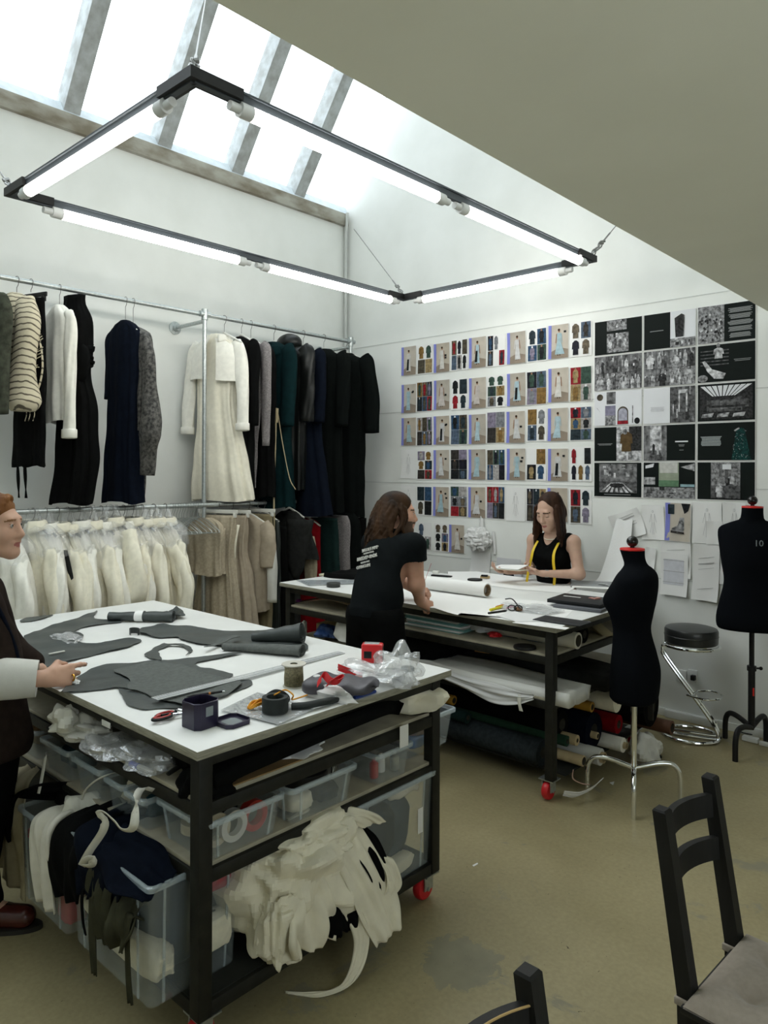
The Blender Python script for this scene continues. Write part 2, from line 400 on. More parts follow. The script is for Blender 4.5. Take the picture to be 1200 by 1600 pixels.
# ------------------------------------------------------------------ light fixture
M_blk = mat('black_steel', (.012, .012, .012), .5, spec=.25, metal=.0, noise=.3, nscale=30)
M_frame = mat('dark_bar_steel', (.016, .016, .012), .55, spec=.25, metal=.0, noise=.4, nscale=25, bump=.1, bscale=80)
M_galv = mat('galvanised_steel', (.52, .56, .56), .38, metal=.9, noise=.2, nscale=60)
M_chrome = mat('chrome', (.82, .84, .84), .08, metal=1.0)
M_fix = mat('fixture_grey', (.055, .065, .075), .5, spec=.3)
M_sock = mat('tube_socket', (.62, .63, .62), .5)
M_tube = glow('lit_fluorescent', (1.0, .97, .90), TUBE_POWER)
M_wire = mat('steel_wire', (.25, .25, .24), .4, metal=.8)
ZL = 3.2; LX0, LX1, LY0, LY1 = 1.515, 3.16, -3.868, -.825
t = thing('pendant_light', 'large black rectangular frame of lit fluorescent tubes hung under the skylight', 'light', ((LX0+LX1)/2, (LY0+LY1)/2, ZL))
fr = MB()
for x in (LX0, LX1): fr.box((x-.02, LY0-.02, ZL), (x+.02, LY1+.02, ZL+.008)); fr.box((x-.012, LY0, ZL-.035), (x+.012, LY1, ZL)) 
for y in (LY0, LY1): fr.box((LX0-.02, y-.02, ZL), (LX1+.02, y+.02, ZL+.008)); fr.box((LX0, y-.012, ZL-.035), (LX1, y+.012, ZL))
fr.build('frame', M_fix, t, smooth=False)
for x, y in ((LX0, LY0), (LX1, LY0), (LX0, LY1), (LX1, LY1)):
    sx = 1 if x == LX0 else -1; sy = 1 if y == LY0 else -1
    c = MB(); c.prism([(x-sx*.03, y-sy*.03, ZL-.03), (x+sx*.2, y-sy*.03, ZL-.03), (x+sx*.2, y+sy*.03, ZL-.03), (x+sx*.03, y+sy*.03, ZL-.03), (x+sx*.03, y+sy*.2, ZL-.03), (x-sx*.03, y+sy*.2, ZL-.03)], (0, 0, .041))
    c.build('corner_bracket', M_blk, t, smooth=False)
def tube_at(a, b):
    a = np.array(a); b = np.array(b); u = (b-a)/np.linalg.norm(b-a)
    MB().tube(np.linspace(a+u*.05, b-u*.05, 8), .0275, 14).build('tube', M_tube, t)
    for p, q in ((a, u), (b, -u)): s = MB(); s.tube([p-q*.045, p+q*.002], .018, 12); s.tube([p, p+q*.055], .029, 14); s.build('tube_socket', M_sock, t)
zt = ZL-.055
for x in (LX0, LX1):
    ym = (LY0+LY1)/2
    tube_at((x, LY0+.20, zt), (x, ym-.07, zt)); tube_at((x, ym+.07, zt), (x, LY1-.11, zt))
for y in (LY0, LY1): tube_at((LX0+.16, y, zt), (LX1-.18, y, zt))
def cable(c, anchor):
    c = np.array(c, float); a = np.array(anchor, float); u = (a-c)/np.linalg.norm(a-c)
    k = MB().tube([c+u*.02, c+u*.2, a], .0035, 6); k.tube([c+u*.2, c+u*.36], .006, 6)
    for i, q in enumerate((.02, .075, .14)):
        w = np.cross(u, [0, 0, 1] if i % 2 else [1, 0, 0]); w /= np.linalg.norm(w); th = np.linspace(0, 2*PI, 13)
        k.tube([c+u*(q+.03)+u*.033*math.cos(s)+w*.018*math.sin(s) for s in th], .005, 6)
    for q in (.19, .22): k.tube([c+u*q-np.array([.012, .012, 0]), c+u*q+np.array([.012, .012, .004])], .008, 6)
    k.build('suspension_cable', M_wire, t)
cable((LX0, LY1, ZL+.01), at(553, 358, y=-.01))
cable((LX1, LY1, ZL+.01), at(1003, 304, y=-.01))
cable((LX0, LY0, ZL+.01), at(-45, 208, x=.02))
cable((LX1, LY0, ZL+.01), at(325, -25, z=5.6))
# ------------------------------------------------------------------ clothes rails (one tube structure)
t = thing('clothes_rail_system', 'two-tier galvanised tube clothes rail along the white left wall', 'clothes rail', (.42, -2, 0))
XRL, XL2 = .42, .45
MB().tube([(XRL, -5.2, 3.02), (XRL, -.36, 3.02)], .017, 12).build('upper_rail', M_galv, t)
MB().tube([(XL2, -5.2, 1.5), (XL2, -.87, 1.5)], .017, 12).build('lower_rail', M_galv, t)
for y in (-2.0, -.36, -5.0):
    x = XRL+.015
    MB().tube([(x, y, .0), (x, y, 3.05)], .017, 12).build('post', M_galv, t)
    fl = MB(); fl.lathe([(.05, 0), (.05, .008), (.02, .012)], (x, y, 0)); fl.tube([(x, y, 2.975), (x, y, 3.06)], .026, 12); fl.tube([(x, y-.045, 3.02), (x, y+.045, 3.02)], .024, 12)
    fl.build('fitting', M_galv, t)
for y, z in ((-2.0, 2.965), (-.36, 2.965), (-5.0, 2.965)):
    a = MB().tube([(0, y, z), (XRL+.015, y, z)], .016, 12); a.lathe([(.055, 0), (.055, .006), (.03, .012), (.022, .04)], (0, y, z), axis='x'); a.build('wall_arm', M_galv, t)
for y in (-.87, -2.0):
    MB().tube([(XL2-.02, y, 1.5), (XRL+.015, y, 1.5)], .022, 10).build('rail_clamp', M_galv, t)
# ------------------------------------------------------------------ cutting tables
M_lam = mat('white_laminate', (.78, .79, .77), .42, spec=.4, noise=.06, nscale=6)
M_ply = mat('plywood_edge', (.36, .345, .27), .75, noise=.35, nscale=18, stretch=(1, 1, 12))
M_shelf = mat('worn_ply_shelf', (.42, .385, .285), .7, noise=.25, nscale=9)
M_red = mat('red_wheel', (.55, .012, .018), .4)
M_darkboard = mat('dark_base_board', (.022, .024, .020), .7, spec=.2, noise=.4, nscale=14)
def cutting_table(label, x0, x1, y0, y1, zt, shelves, base, mids=()):
    t = thing('cutting_table', label, 'table', ((x0+x1)/2, (y0+y1)/2, 0))
    top = MB(); top.box((x0, y0, zt-.028), (x1, y1, zt), m=0, bev=.003)
    o = top.build('tabletop', [M_ply, M_lam], t)
    me = o.data
    for p in me.polygons:
        if p.normal.z > .7: p.material_index = 1
    lx = (x0+.035, x1-.085); ly = (y0+.03, y1-.08); s = .05
    zb = .112
    for x in lx:
        for y in ly: MB().box((x, y, zb), (x+s, y+s, zt-.028), bev=.004).build('leg', M_frame, t)
    def ring(z0, z1, nm):
        r = MB()
        for y in ly: r.box((lx[0]+s, y+.004, z0), (lx[1], y+s-.004, z1), bev=.003)
        for x in lx: r.box((x+.004, ly[0]+s, z0), (x+s-.004, ly[1], z1), bev=.003)
        r.build(nm, M_frame, t)
    ring(zt-.072, zt-.028, 'top_rail')
    for z in shelves:
        ring(z-.052, z-.010, 'shelf_rail')
        MB().box((lx[0]+.02, ly[0]+.012, z-.010), (lx[1]+s-.02, ly[1]+s-.012, z+.004), bev=.002).build('shelf', M_shelf, t)
    if base == 'low': MB().box((lx[0]+.01, ly[0]+.16, zb-.018), (lx[1]+s-.01, ly[1]+s-.012, zb-.004), bev=.002).build('base_shelf', M_darkboard, t)
    elif base:
        ring(zb, zb+.045, 'base_rail')
        MB().box((lx[0]+.02, ly[0]+.012, zb+.035), (lx[1]+s-.02, ly[1]+s-.012, zb+.049), bev=.002).build('base_shelf', M_darkboard, t)
    for x in lx:
        for y in ly:
            dx = .02 if x == lx[0] else -.02; dy = .02 if y == ly[0] else -.02
            cx, cy = x+s/2+dx, y+s/2+dy
            f = MB(); f.box((cx-.045, cy-.04, zb-.006), (cx+.045, cy+.04, zb)); f.box((cx-.028, cy-.032, .045), (cx-.022, cy+.02, zb-.006)); f.box((cx+.022, cy-.032, .045), (cx+.028, cy+.02, zb-.006)); f.tube([(cx-.034, cy-.012, .05), (cx+.034, cy-.012, .05)], .008, 8)
            c = f.build('caster', M_galv, t)
            MB().lathe([(.02, -.018), (.044, -.018), (.0495, -.010), (.0495, .010), (.044, .018), (.02, .018)], (cx, cy-.012, .05), 20, axis='x').build('wheel', M_red, c)
    return t
T1 = cutting_table('large white-topped steel cutting table covered in grey leather pieces beside the seated row of boxes', 1.215, 3.585, -4.12, -2.89, .95, (.775, .57), True)
T1['label'] = 'white-topped steel cutting table strewn with grey leather pieces, red-haired person at its edge'
T2 = cutting_table('x', 1.208, 3.495, -1.862, -.63, .95, (.785, .545), 'low')
T2['label'] = 'white-topped steel cutting table with a paper roll, near the picture-covered wall'
ZT = .9505
# ------------------------------------------------------------------ ladder-back chairs
M_chair = mat('black_stained_wood', (.011, .011, .010), .55, spec=.25, noise=.35, nscale=12, bump=.1, bscale=90, stretch=(6, 6, 1))
M_cush = mat('taupe_seat_fabric', (.33, .285, .235), .95, spec=.1, noise=.12, nscale=60, bump=.3, bscale=500, sheen=.2)
M_bare = mat('worn_bare_wood', (.42, .28, .10), .7)
def chair(label, loc, rz, cushion=True, worn=False):
    """origin on the floor between the rear posts; the sitter faces local +x"""
    t = thing('ladder_back_chair', label, 'chair', (0, 0, 0))
    for s in (-1, 1):
        y = s*.152
        p = MB()
        ring = lambda x, z, hx=.019, hy=.019: [(x-hx, y-hy, z), (x+hx, y-hy, z), (x+hx, y+hy, z), (x-hx, y+hy, z)]
        p.loft([ring(.035, 0, .016, .016), ring(.012, .24), ring(.008, .45, .021), ring(-.062, .895, .018), ring(-.063, .90, .014, .015)])
        p.build('rear_post', M_chair, t, smooth=False)
        MB().box((.385, s*.18-.02, 0), (.425, s*.18+.02, .42), bev=.004).build('front_leg', M_chair, t)
        MB().box((.03, s*.172-.011, .36), (.39, s*.172+.011, .42), bev=.003).build('side_rail', M_chair, t)
        MB().box((.03, s*.172-.009, .17), (.39, s*.172+.009, .205), bev=.003).build('stretcher', M_chair, t)
    MB().box((.392, -.165, .36), (.415, .165, .42), bev=.003).build('front_rail', M_chair, t)
    MB().box((.0, -.155, .36), (.02, .155, .42), bev=.003).build('rear_rail', M_chair, t)
    MB().box((.005, -.195, .42), (.435, .195, .44), bev=.006).build('seat', M_chair, t)
    for z0, h in ((.822, .064), (.707, .062)):
        xs = lambda z: np.interp(z, [.45, .895], [.008, -.062])
        g = MB(); rings = []
        for u in np.linspace(-1, 1, 15):
            y = u*.138; dx = -.038*(1-u*u)
            zz = z0 + .0*(1-u*u)
            rings.append([(xs(z0)+dx-.009, y, zz-h/2), (xs(z0)+dx+.009, y, zz-h/2), (xs(z0)+dx+.009-.004, y, zz+h/2), (xs(z0)+dx-.009-.004, y, zz+h/2)])
        o = g.loft(rings)
        o = o.build('back_slat', M_chair, t, smooth=True, ang=50)
        if worn and z0 > .8:
            w = MB(); w.tube([(xs(z0)-.038*(1-u*u)+.006, u*.138, z0+h/2-.001) for u in np.linspace(-1, 1, 15)], .0022, 6); w.tube([(xs(z0)-.038*(1-u*u)+.0105, u*.138, z0-h/2+.001) for u in np.linspace(-1, 1, 15)], .0015, 6)
            w.build('worn_edge', M_bare, t)
    if worn:
        for s in (-1,):
            MB().tube([(np.interp(z, [.45, .895], [.008, -.062])+.0195, s*.152+.0185, z) for z in np.linspace(.5, .89, 9)], .0016, 6).build('worn_corner', M_bare, t)
    if cushion:
        def top(x, y): return .445+.045*(1-max(abs(x)**4, abs(y)**4))**.5-.034*sum(math.exp(-((x-a)**2+(y-b)**2)/.022) for a in (-.42, .42) for b in (-.42, .42))
        c = MB(); n = 33
        P = np.linspace(-1, 1, n)
        c.grid(lambda u, v: (.225+.21*(2*u-1), .198*(2*v-1), top(2*u-1, 2*v-1)), n, n)
        c.grid(lambda u, v: (.225+.21*(2*u-1), -.198*(2*v-1), .4405), 3, 3)
        k = c.build('cushion', M_cush, t, ang=180)
        for s in (-1, 1): MB().box((-.018, s*.152-.026, .425), (.036, s*.152+.026, .445), bev=.004).build('tie', M_cush, k)
    t.location = Vector([float(q) for q in loc]); t.rotation_euler = (0, 0, rz); t['label'] = label; return t
pa, pb = at(1027, 1280, z=.9), at(1103, 1228, z=.9)
pa2, pb2 = at(1075, 1555, z=.45), at(1150, 1470, z=.45)
mid = (pa2+pb2)/2; wv = pb2-pa2; rz = math.atan2(wv[1], wv[0])-PI/2
chair('black wooden chair with a buttoned taupe seat cushion, at the right edge', (mid[0]-.01, mid[1], 0), rz)
pc = at(823, 1515, z=.9)
chair('black wooden chair with scuffed bare-wood edges, its top just showing at the bottom', (pc[0]+.063, pc[1]-.150, 0), 0.0, cushion=False, worn=True)
# ------------------------------------------------------------------ dress forms
M_form = mat('black_jersey_form', (.005, .006, .008), .95, spec=.04, noise=.2, nscale=200, bump=.15, bscale=600)
M_redcap = mat('red_neck_cap', (.62, .015, .01), .45)
M_knob = mat('black_lacquer_knob', (.008, .008, .008), .12)
M_print = mat('grey_print', (.22, .25, .26), .8)
def text_mesh(txt, size, name, material, parent, M4, extrude=.0004, align='CENTER'):
    cu = bpy.data.curves.new(name, 'FONT'); cu.body = txt; cu.size = size; cu.extrude = extrude; cu.align_x = align; cu.align_y = 'CENTER'; cu.resolution_u = 2
    tmp = bpy.data.objects.new(name+'_src', cu); COL.objects.link(tmp)
    dg = bpy.context.evaluated_depsgraph_get(); me = bpy.data.meshes.new_from_object(tmp.evaluated_get(dg))
    bpy.data.objects.remove(tmp); bpy.data.curves.remove(cu)
    v = np.array([q.co[:] for q in me.vertices]); f = [tuple(p.vertices) for p in me.polygons]; bpy.data.meshes.remove(me)
    b = MB().add(v, f); b.xf(M4); return b.build(name, material, parent, smooth=False)
def dress_form(label, loc, face, keys, neck_top, legmat, polemat, legs, pole_r, mark=None):
    """keys: z, half width, half depth, forward shift; face = heading of its front"""
    t = thing('dress_form', label, 'dress form', (loc[0], loc[1], 0))
    L = np.array([loc[0], loc[1], 0]); Rm = RZ(face-PI/2)      # local +y is the front, +x its left-right
    zs = np.linspace(keys[0][0], keys[-1][0], 60); th = np.linspace(0, 2*PI, 64, endpoint=False); rings = []
    zk = [k[0] for k in keys]; S = spline(keys, 400); o = np.argsort(S[:, 0]); S = S[o]
    zb = loc[2]                       # bust height
    for z in zs:
        w, d, f = [np.interp(z, S[:, 0], S[:, i]) for i in (1, 2, 3)]
        c, s = np.cos(th), np.sin(th)
        e = 2.25; x = w*np.sign(c)*np.abs(c)**(2/e); y = d*np.sign(s)*np.abs(s)**(2/e)+f
        if zb: 
            for sx in (-1, 1):
                g = np.exp(-((x-sx*.078)/.055)**2-((z-zb)/(.055 if z < zb else .085))**2)*(s > 0)*s
                y = y+.038*g
        rings.append(np.stack([x, y, np.full(64, z)], 1)@Rm.T+L)
    MB().loft(rings).build('torso', M_form, t, ang=60)
    zt = keys[-1][0]; w, d, f = keys[-1][1:]
    c = MB().loft([[(a*w*math.cos(q), a*d*math.sin(q)+f, z) for q in th] for a, z in ((1.0, zt-.001), (1.03, zt+.004), (1.0, zt+.010), (.5, zt+.013))]); c.xf(np.vstack([np.hstack([Rm, L[:, None]]), [0, 0, 0, 1]]))
    c.build('neck_cap', M_redcap, t)
    k = MB(); cc = Rm@np.array([0, f, 0])+L; k.lathe([(.012, zt+.012), (.012, zt+.02)], (cc[0], cc[1], 0), 16); k.ball((cc[0], cc[1], zt+.047), (.031, .031, .030), n=14); k.build('knob', M_knob, t)
    zb0 = keys[0][0]
    hub = legs['z']
    p = MB(); p.tube([(L[0], L[1], hub-.03), (L[0], L[1], zb0+.05)], pole_r, 16)
    if polemat is M_blk: p.tube([(L[0], L[1], hub), (L[0], L[1], .52)], pole_r*1.35, 16); p.tube([(L[0], L[1], .515), (L[0], L[1], .545)], pole_r*1.8, 16); p.tube([(L[0], L[1], .53), (L[0]+.04, L[1]+.03, .53)], .006, 8); p.ball((L[0]+.045, L[1]+.033, .53), .012, n=6)
    p.build('pole', polemat, t)
    for a in legs['dirs']:
        dx, dy = math.cos(a), math.sin(a); r = legs['r']; Lg = legs['len']
        pts = spline([(L[0]+dx*q*Lg, L[1]+dy*q*Lg, z) for q, z in ((.04, hub-.015), (.5, hub+.012), (.80, hub+.012), (.95, hub-.02), (1.0, hub-.075), (1.0, .0))], 26)
        MB().tube(pts, r, 12).build('leg', legmat, t)
    if mark:
        fy = np.interp(mark[1], S[:, 0], S[:, 2])+np.interp(mark[1], S[:, 0], S[:, 3])
        for i, (tx, sz) in enumerate(mark[0]):
            B3 = np.column_stack([Rm@[-1, 0, 0], [0, 0, 1], Rm@[0, 1, 0]]); P = Rm@np.array([mark[2], fy+.004, 0])+L+np.array([0, 0, mark[1]-i*.048])
            text_mesh(tx, sz, 'size_mark', M_print, t, np.vstack([np.hstack([B3, P[:, None]]), [0, 0, 0, 1]]), extrude=.003)
    return t
K1 = [(.545, .150, .112, .0), (.56, .162, .122, .0), (.62, .168, .126, -.004), (.71, .168, .126, -.006), (.80, .150, .112, .0), (.915, .122, .096, .012), (1.0, .140, .108, .014), (1.08, .160, .118, .008), (1.16, .178, .112, -.006), (1.215, .172, .100, -.014), (1.25, .125, .078, -.016), (1.275, .068, .060, -.008), (1.31, .060, .058, .004), (1.352, .064, .064, .012)]
c1 = at(990, 1248, z=0)
left = math.atan2(-.676, -.737)
d1 = dress_form('black dress form on a chrome tripod stand beside the rolls of cloth', (c1[0], c1[1], 1.075), left-.55, K1, 1.35, M_chrome, M_chrome, {'z': .185, 'dirs': [math.atan2(*(at(990, 1290, z=0)-c1)[[1, 0]]), math.atan2(*(at(1047, 1251, z=0)-c1)[[1, 0]]), math.atan2(*(at(920, 1236, z=0)-c1)[[1, 0]])], 'r': .0135, 'len': .245}, .0165)
b = MB().box((c1[0]+.055, c1[1]+.05, .43), (c1[0]+.085, c1[1]+.06, .56), bev=.002); b.build('hanger_bracket', M_blk, d1)
c2 = at(1174, 1174, z=0)
K2 = [(.78, .198, .13, 0), (.80, .208, .14, 0), (.86, .208, .142, 0), (.95, .190, .130, .0), (1.08, .165, .118, .008), (1.20, .180, .125, .008), (1.30, .192, .122, .0), (1.38, .200, .105, -.008), (1.425, .188, .088, -.012), (1.455, .130, .072, -.012), (1.475, .075, .064, -.008), (1.51, .064, .060, .0), (1.552, .062, .062, .006)]
fc = math.atan2(CAM[1]-c2[1], CAM[0]-c2[0])
d2 = dress_form('black dress form on a black tripod stand against the wall at the right edge', (c2[0], c2[1], 0), fc+.15, K2, 1.55, M_blk, M_blk, {'z': .17, 'dirs': [math.atan2(*(at(1151, 1188, z=0)-c2)[[1, 0]]), math.atan2(*(at(1127, 1150, z=0)-c2)[[1, 0]]), math.atan2(*(at(1212, 1150, z=0)-c2)[[1, 0]])], 'r': .017, 'len': .24}, .0155, mark=([('10', .055), ('L-', .04)], 1.335, -.02))
MB().box((c2[0]+.012, c2[1]-.02, .36), (c2[0]+.02, c2[1]-.012, .41)).build('red_tag', M_redcap, d2)
# ------------------------------------------------------------------ stool
cs = at(1080, 977, y=-.30); q = .17
t = thing('bar_stool', 'chrome z-shaped bar stool with a round black padded seat against the wall', 'stool', (cs[0], cs[1], 0))
sx, sy = cs[0], cs[1]; zs = .735
M_vinyl = mat('black_vinyl', (.018, .02, .02), .32)
k = MB(); k.lathe([(.16, zs-.105), (.168, zs-.098), (.170, zs-.05), (.170, zs-.02), (.163, zs-.006), (.14, zs), (.05, zs+.003), (.002, zs+.004)], (sx, sy, 0), 40); k.lathe([(.1705, zs-.055), (.1725, zs-.052), (.1705, zs-.049)], (sx, sy, 0), 40); k.build('seat', M_vinyl, t)
u = np.array([math.cos(.25), math.sin(.25), 0]); w = np.array([-u[1], u[0], 0]); c0 = np.array([sx, sy, 0])
def P(a, b, z): return c0+u*a+w*b+np.array([0, 0, z])
ring = MB(); th = np.linspace(0, 2*PI, 41); ring.tube([P(.178*math.cos(s), .178*math.sin(s), zs-.118) for s in th], .011, 10); ring.build('seat_ring', M_chrome, t)
fm = MB()
for s in (-1, 1):
    fm.tube(spline([P(.1, s*.035, zs-.122), P(-.12, s*.035, zs-.122), P(-.168, s*.035, zs-.128), P(-.178, s*.035, zs-.165), P(-.15, s*.035, zs-.23), P(.1, s*.035, .17), P(.158, s*.035, .075), P(.165, s*.035, .035), P(.13, s*.035, .016), P(-.16, s*.035, .014)], 60), .0105, 10)
fm.build('frame', M_chrome, t)
bs = MB(); bs.tube([P(.178*math.cos(s)-.0, .165*math.sin(s), .012) for s in th], .0115, 10); bs.build('base_ring', M_chrome, t)
fr = MB(); fr.tube(spline([P(.03-.05, -.06, .29), P(.10, -.12, .292), P(.18, -.06, .295), P(.19, .03, .295), P(.12, .11, .292), P(.03, .07, .29)], 30), .007, 8); fr.tube([P(.02, -.06, .29), P(.035, .07, .29)], .006, 8); fr.build('footrest', M_chrome, t)
# wall sockets and trailing cable
M_pl = mat('white_plastic', (.72, .73, .71), .4)
for px, x2 in ((1057, 1073), (1075, 1090)):
    a, b2 = at(px, 1048, y=-.004), at(x2, 1062, y=-.004)
    a2 = at(px, 1045, y=0); b3 = at(px, 1064, y=0)
    o = MB().box((a[0], -.014, b3[2]), (b2[0], .0, a2[2]), bev=.003)
    first = px == 1057
    o = o.build('wall_socket', M_pl); tag(o, 'white wall socket behind the bar stool, ' + ('left of the pair, nothing plugged in' if first else 'right of the pair, black plug in it'), 'socket')
    if not first: MB().box((a[0]+.03, -.045, b3[2]+.02), (a[0]+.06, -.012, b3[2]+.055), bev=.004).build('plug', M_blk, o)
p0 = at(1118, 1128, z=.006); th = np.linspace(0, 1, 60)
cb = MB()
for ph, rr in ((0, .10), (1.2, .14), (2.2, .08)):
    cc = at(1165, 1143, z=.006); cb.tube(spline([cc+np.array([-.22+ph*.03, .06*ph-.02, 0]), cc+np.array([-.1, .03*math.sin(ph*2), .002]), cc+np.array([.02, -.05+.05*ph, .004]), cc+np.array([.2, .03-ph*.02, 0]), cc+np.array([.4, .05, 0])], 40), .0035, 6)
tag(cb.build('power_cable', M_blk), 'tangle of thin black cable on the floor behind the black tripod foot', 'cable')
a = at(1173, 1155, z=.015); pb = MB().box(a+[-.05, -.025, -.014], a+[.05, .025, .016], bev=.006); pb.box(a+[.06, -.04, -.014], a+[.12, -.01, .012], bev=.006)
tag(pb.build('power_adapter', M_pl), 'white plug adapter lying among the cables near the tripod stand', 'adapter')
a = at(1085, 1122, z=.0); 
tag(MB().box((a[0]-.17, -.035, .0), (a[0]+.2, -.013, .055), bev=.006).build('cable_cover', M_pl), 'white plastic trunking strip on the floor along the wall behind the stool', 'trunking')
# ------------------------------------------------------------------ garments on the rails
C_white = fabric('white_cotton', (.86, .845, .77), noise=.08); C_cream = fabric('cream_calico', (.85, .81, .67), noise=.10)
C_ivory = fabric('ivory_silk', (.82, .785, .66), rough=.6, noise=.08); C_black = fabric('black_wool', (.0045, .0048, .0048), noise=.3)
C_ink = fabric('black_green_wool', (.0045, .006, .0055), noise=.3); C_navy = fabric('navy_wool', (.0045, .007, .014), noise=.3)
C_teal = fabric('dark_teal_wool', (.0035, .016, .018), noise=.25); C_grey = fabric('grey_marl_knit', (.26, .24, .24), noise=.4, nscale=90)
C_linen = fabric('oat_linen', (.45, .39, .29), noise=.2, nscale=60); C_taupe = fabric('taupe_linen', (.40, .34, .26), noise=.12)
C_char = fabric('charcoal_felt', (.024, .025, .024), noise=.3); C_leather = mat('black_leather', (.012, .018, .016), .35, noise=.2, bump=.2, bscale=70)
C_redw = fabric('dark_red_wool', (.20, .004, .008), noise=.2); C_khaki = fabric('khaki_cotton', (.27, .23, .14), noise=.2)
C_puff = mat('black_nylon', (.006, .007, .0065), .35, spec=.3, bump=.25, bscale=25); C_olive = fabric('grey_green_wool', (.07, .075, .055), noise=.5, nscale=25)
C_lace = mat('grey_black_lace', (.11, .105, .095), .7, noise=.95, nscale=45, col2=(.004, .004, .004), bump=.2, bscale=60)
C_lining = fabric('pale_lining', (.62, .62, .58), noise=.05); C_green = fabric('forest_wool', (.012, .030, .028), noise=.2)
C_stripe = mat('striped_knit', (.56, .50, .37), .95, bump=.4, bscale=120)
nt = C_stripe.node_tree; B = nt.nodes['Principled BSDF']; tc = nt.nodes.new('ShaderNodeTexCoord'); mp = nt.nodes.new('ShaderNodeMapping'); mp.inputs['Rotation'].default_value = (.35, .4, 0)
wv = nt.nodes.new('ShaderNodeTexWave'); wv.bands_direction = 'Z'; wv.inputs['Scale'].default_value = 8.5; wv.inputs['Distortion'].default_value = 2.5; wv.inputs['Detail Scale'].default_value = 1.5
rp = nt.nodes.new('ShaderNodeValToRGB'); rp.color_ramp.elements[0].position = .06; rp.color_ramp.elements[0].color = (.10, .085, .06, 1); rp.color_ramp.elements[1].position = .22; rp.color_ramp.elements[1].color = (.58, .52, .38, 1)
nt.links.new(tc.outputs['Object'], mp.inputs[0]); nt.links.new(mp.outputs[0], wv.inputs[0]); nt.links.new(wv.outputs[0], rp.inputs[0]); nt.links.new(rp.outputs[0], B.inputs[0])
M_plasw = clear('dust_cover_film', (.86, .88, .88), trans=.80, rough=.15, gloss=.45, bump=1.0, bscale=24)
M_wh = mat('white_hanger', (.68, .68, .63), .45); M_tag = mat('swing_tag', (.7, .7, .66), .7); M_btn = mat('button', (.35, .32, .25), .4)
def loc2w(y, x, rz, z): 
    Rm = RZ(rz); return lambda p: (np.array(p)@Rm.T)+np.array([x, y, z])
HANG = {}
def hanger(y, upper, rz, m, label, z_sh, w=.20, clip=False, group=None):
    """hook over the rail, shoulders at z_sh"""
    x, zr = (.42, 3.02) if upper else (.45, 1.5)
    t = thing('clothes_hanger', label, 'hanger', (x, y, zr), group)
    h = MB(); T = loc2w(y, x, rz, zr)
    pts = [(.0, -.028*1, -.01)] ; th = np.linspace(-.5, PI+.25, 12)
    hk = [T((.0+.021*math.cos(s), 0, .0+.021*math.sin(s)+.002)) for s in th[::-1]] + [T((.012, 0, -.035)), T((0, 0, -.05)), T((0, 0, z_sh+.04-zr))]
    h.tube(hk, .0024, 6); h.build('hook', M_wire, t)
    b = MB(); dz = z_sh-zr
    if clip:
        b.box((-w, -.006, dz+.0), (w, .006, dz+.03), bev=.003)
        for s in (-1, 1): b.box((s*(w-.03)-.012, -.012, dz-.03), (s*(w-.03)+.012, .012, dz+.005), bev=.003)
    else:
        b.tube([(-w, 0, dz-.045), (-w*.5, 0, dz), (0, 0, dz+.04), (w*.5, 0, dz), (w, 0, dz-.045)], [.007, .010, .010, .010, .007], 8)
    Rm = np.eye(4); Rm[:3, :3] = RZ(rz); Rm[:3, 3] = (x, y, zr); b.xf(Rm); b.build('shoulder_bar', m, t)
    return t
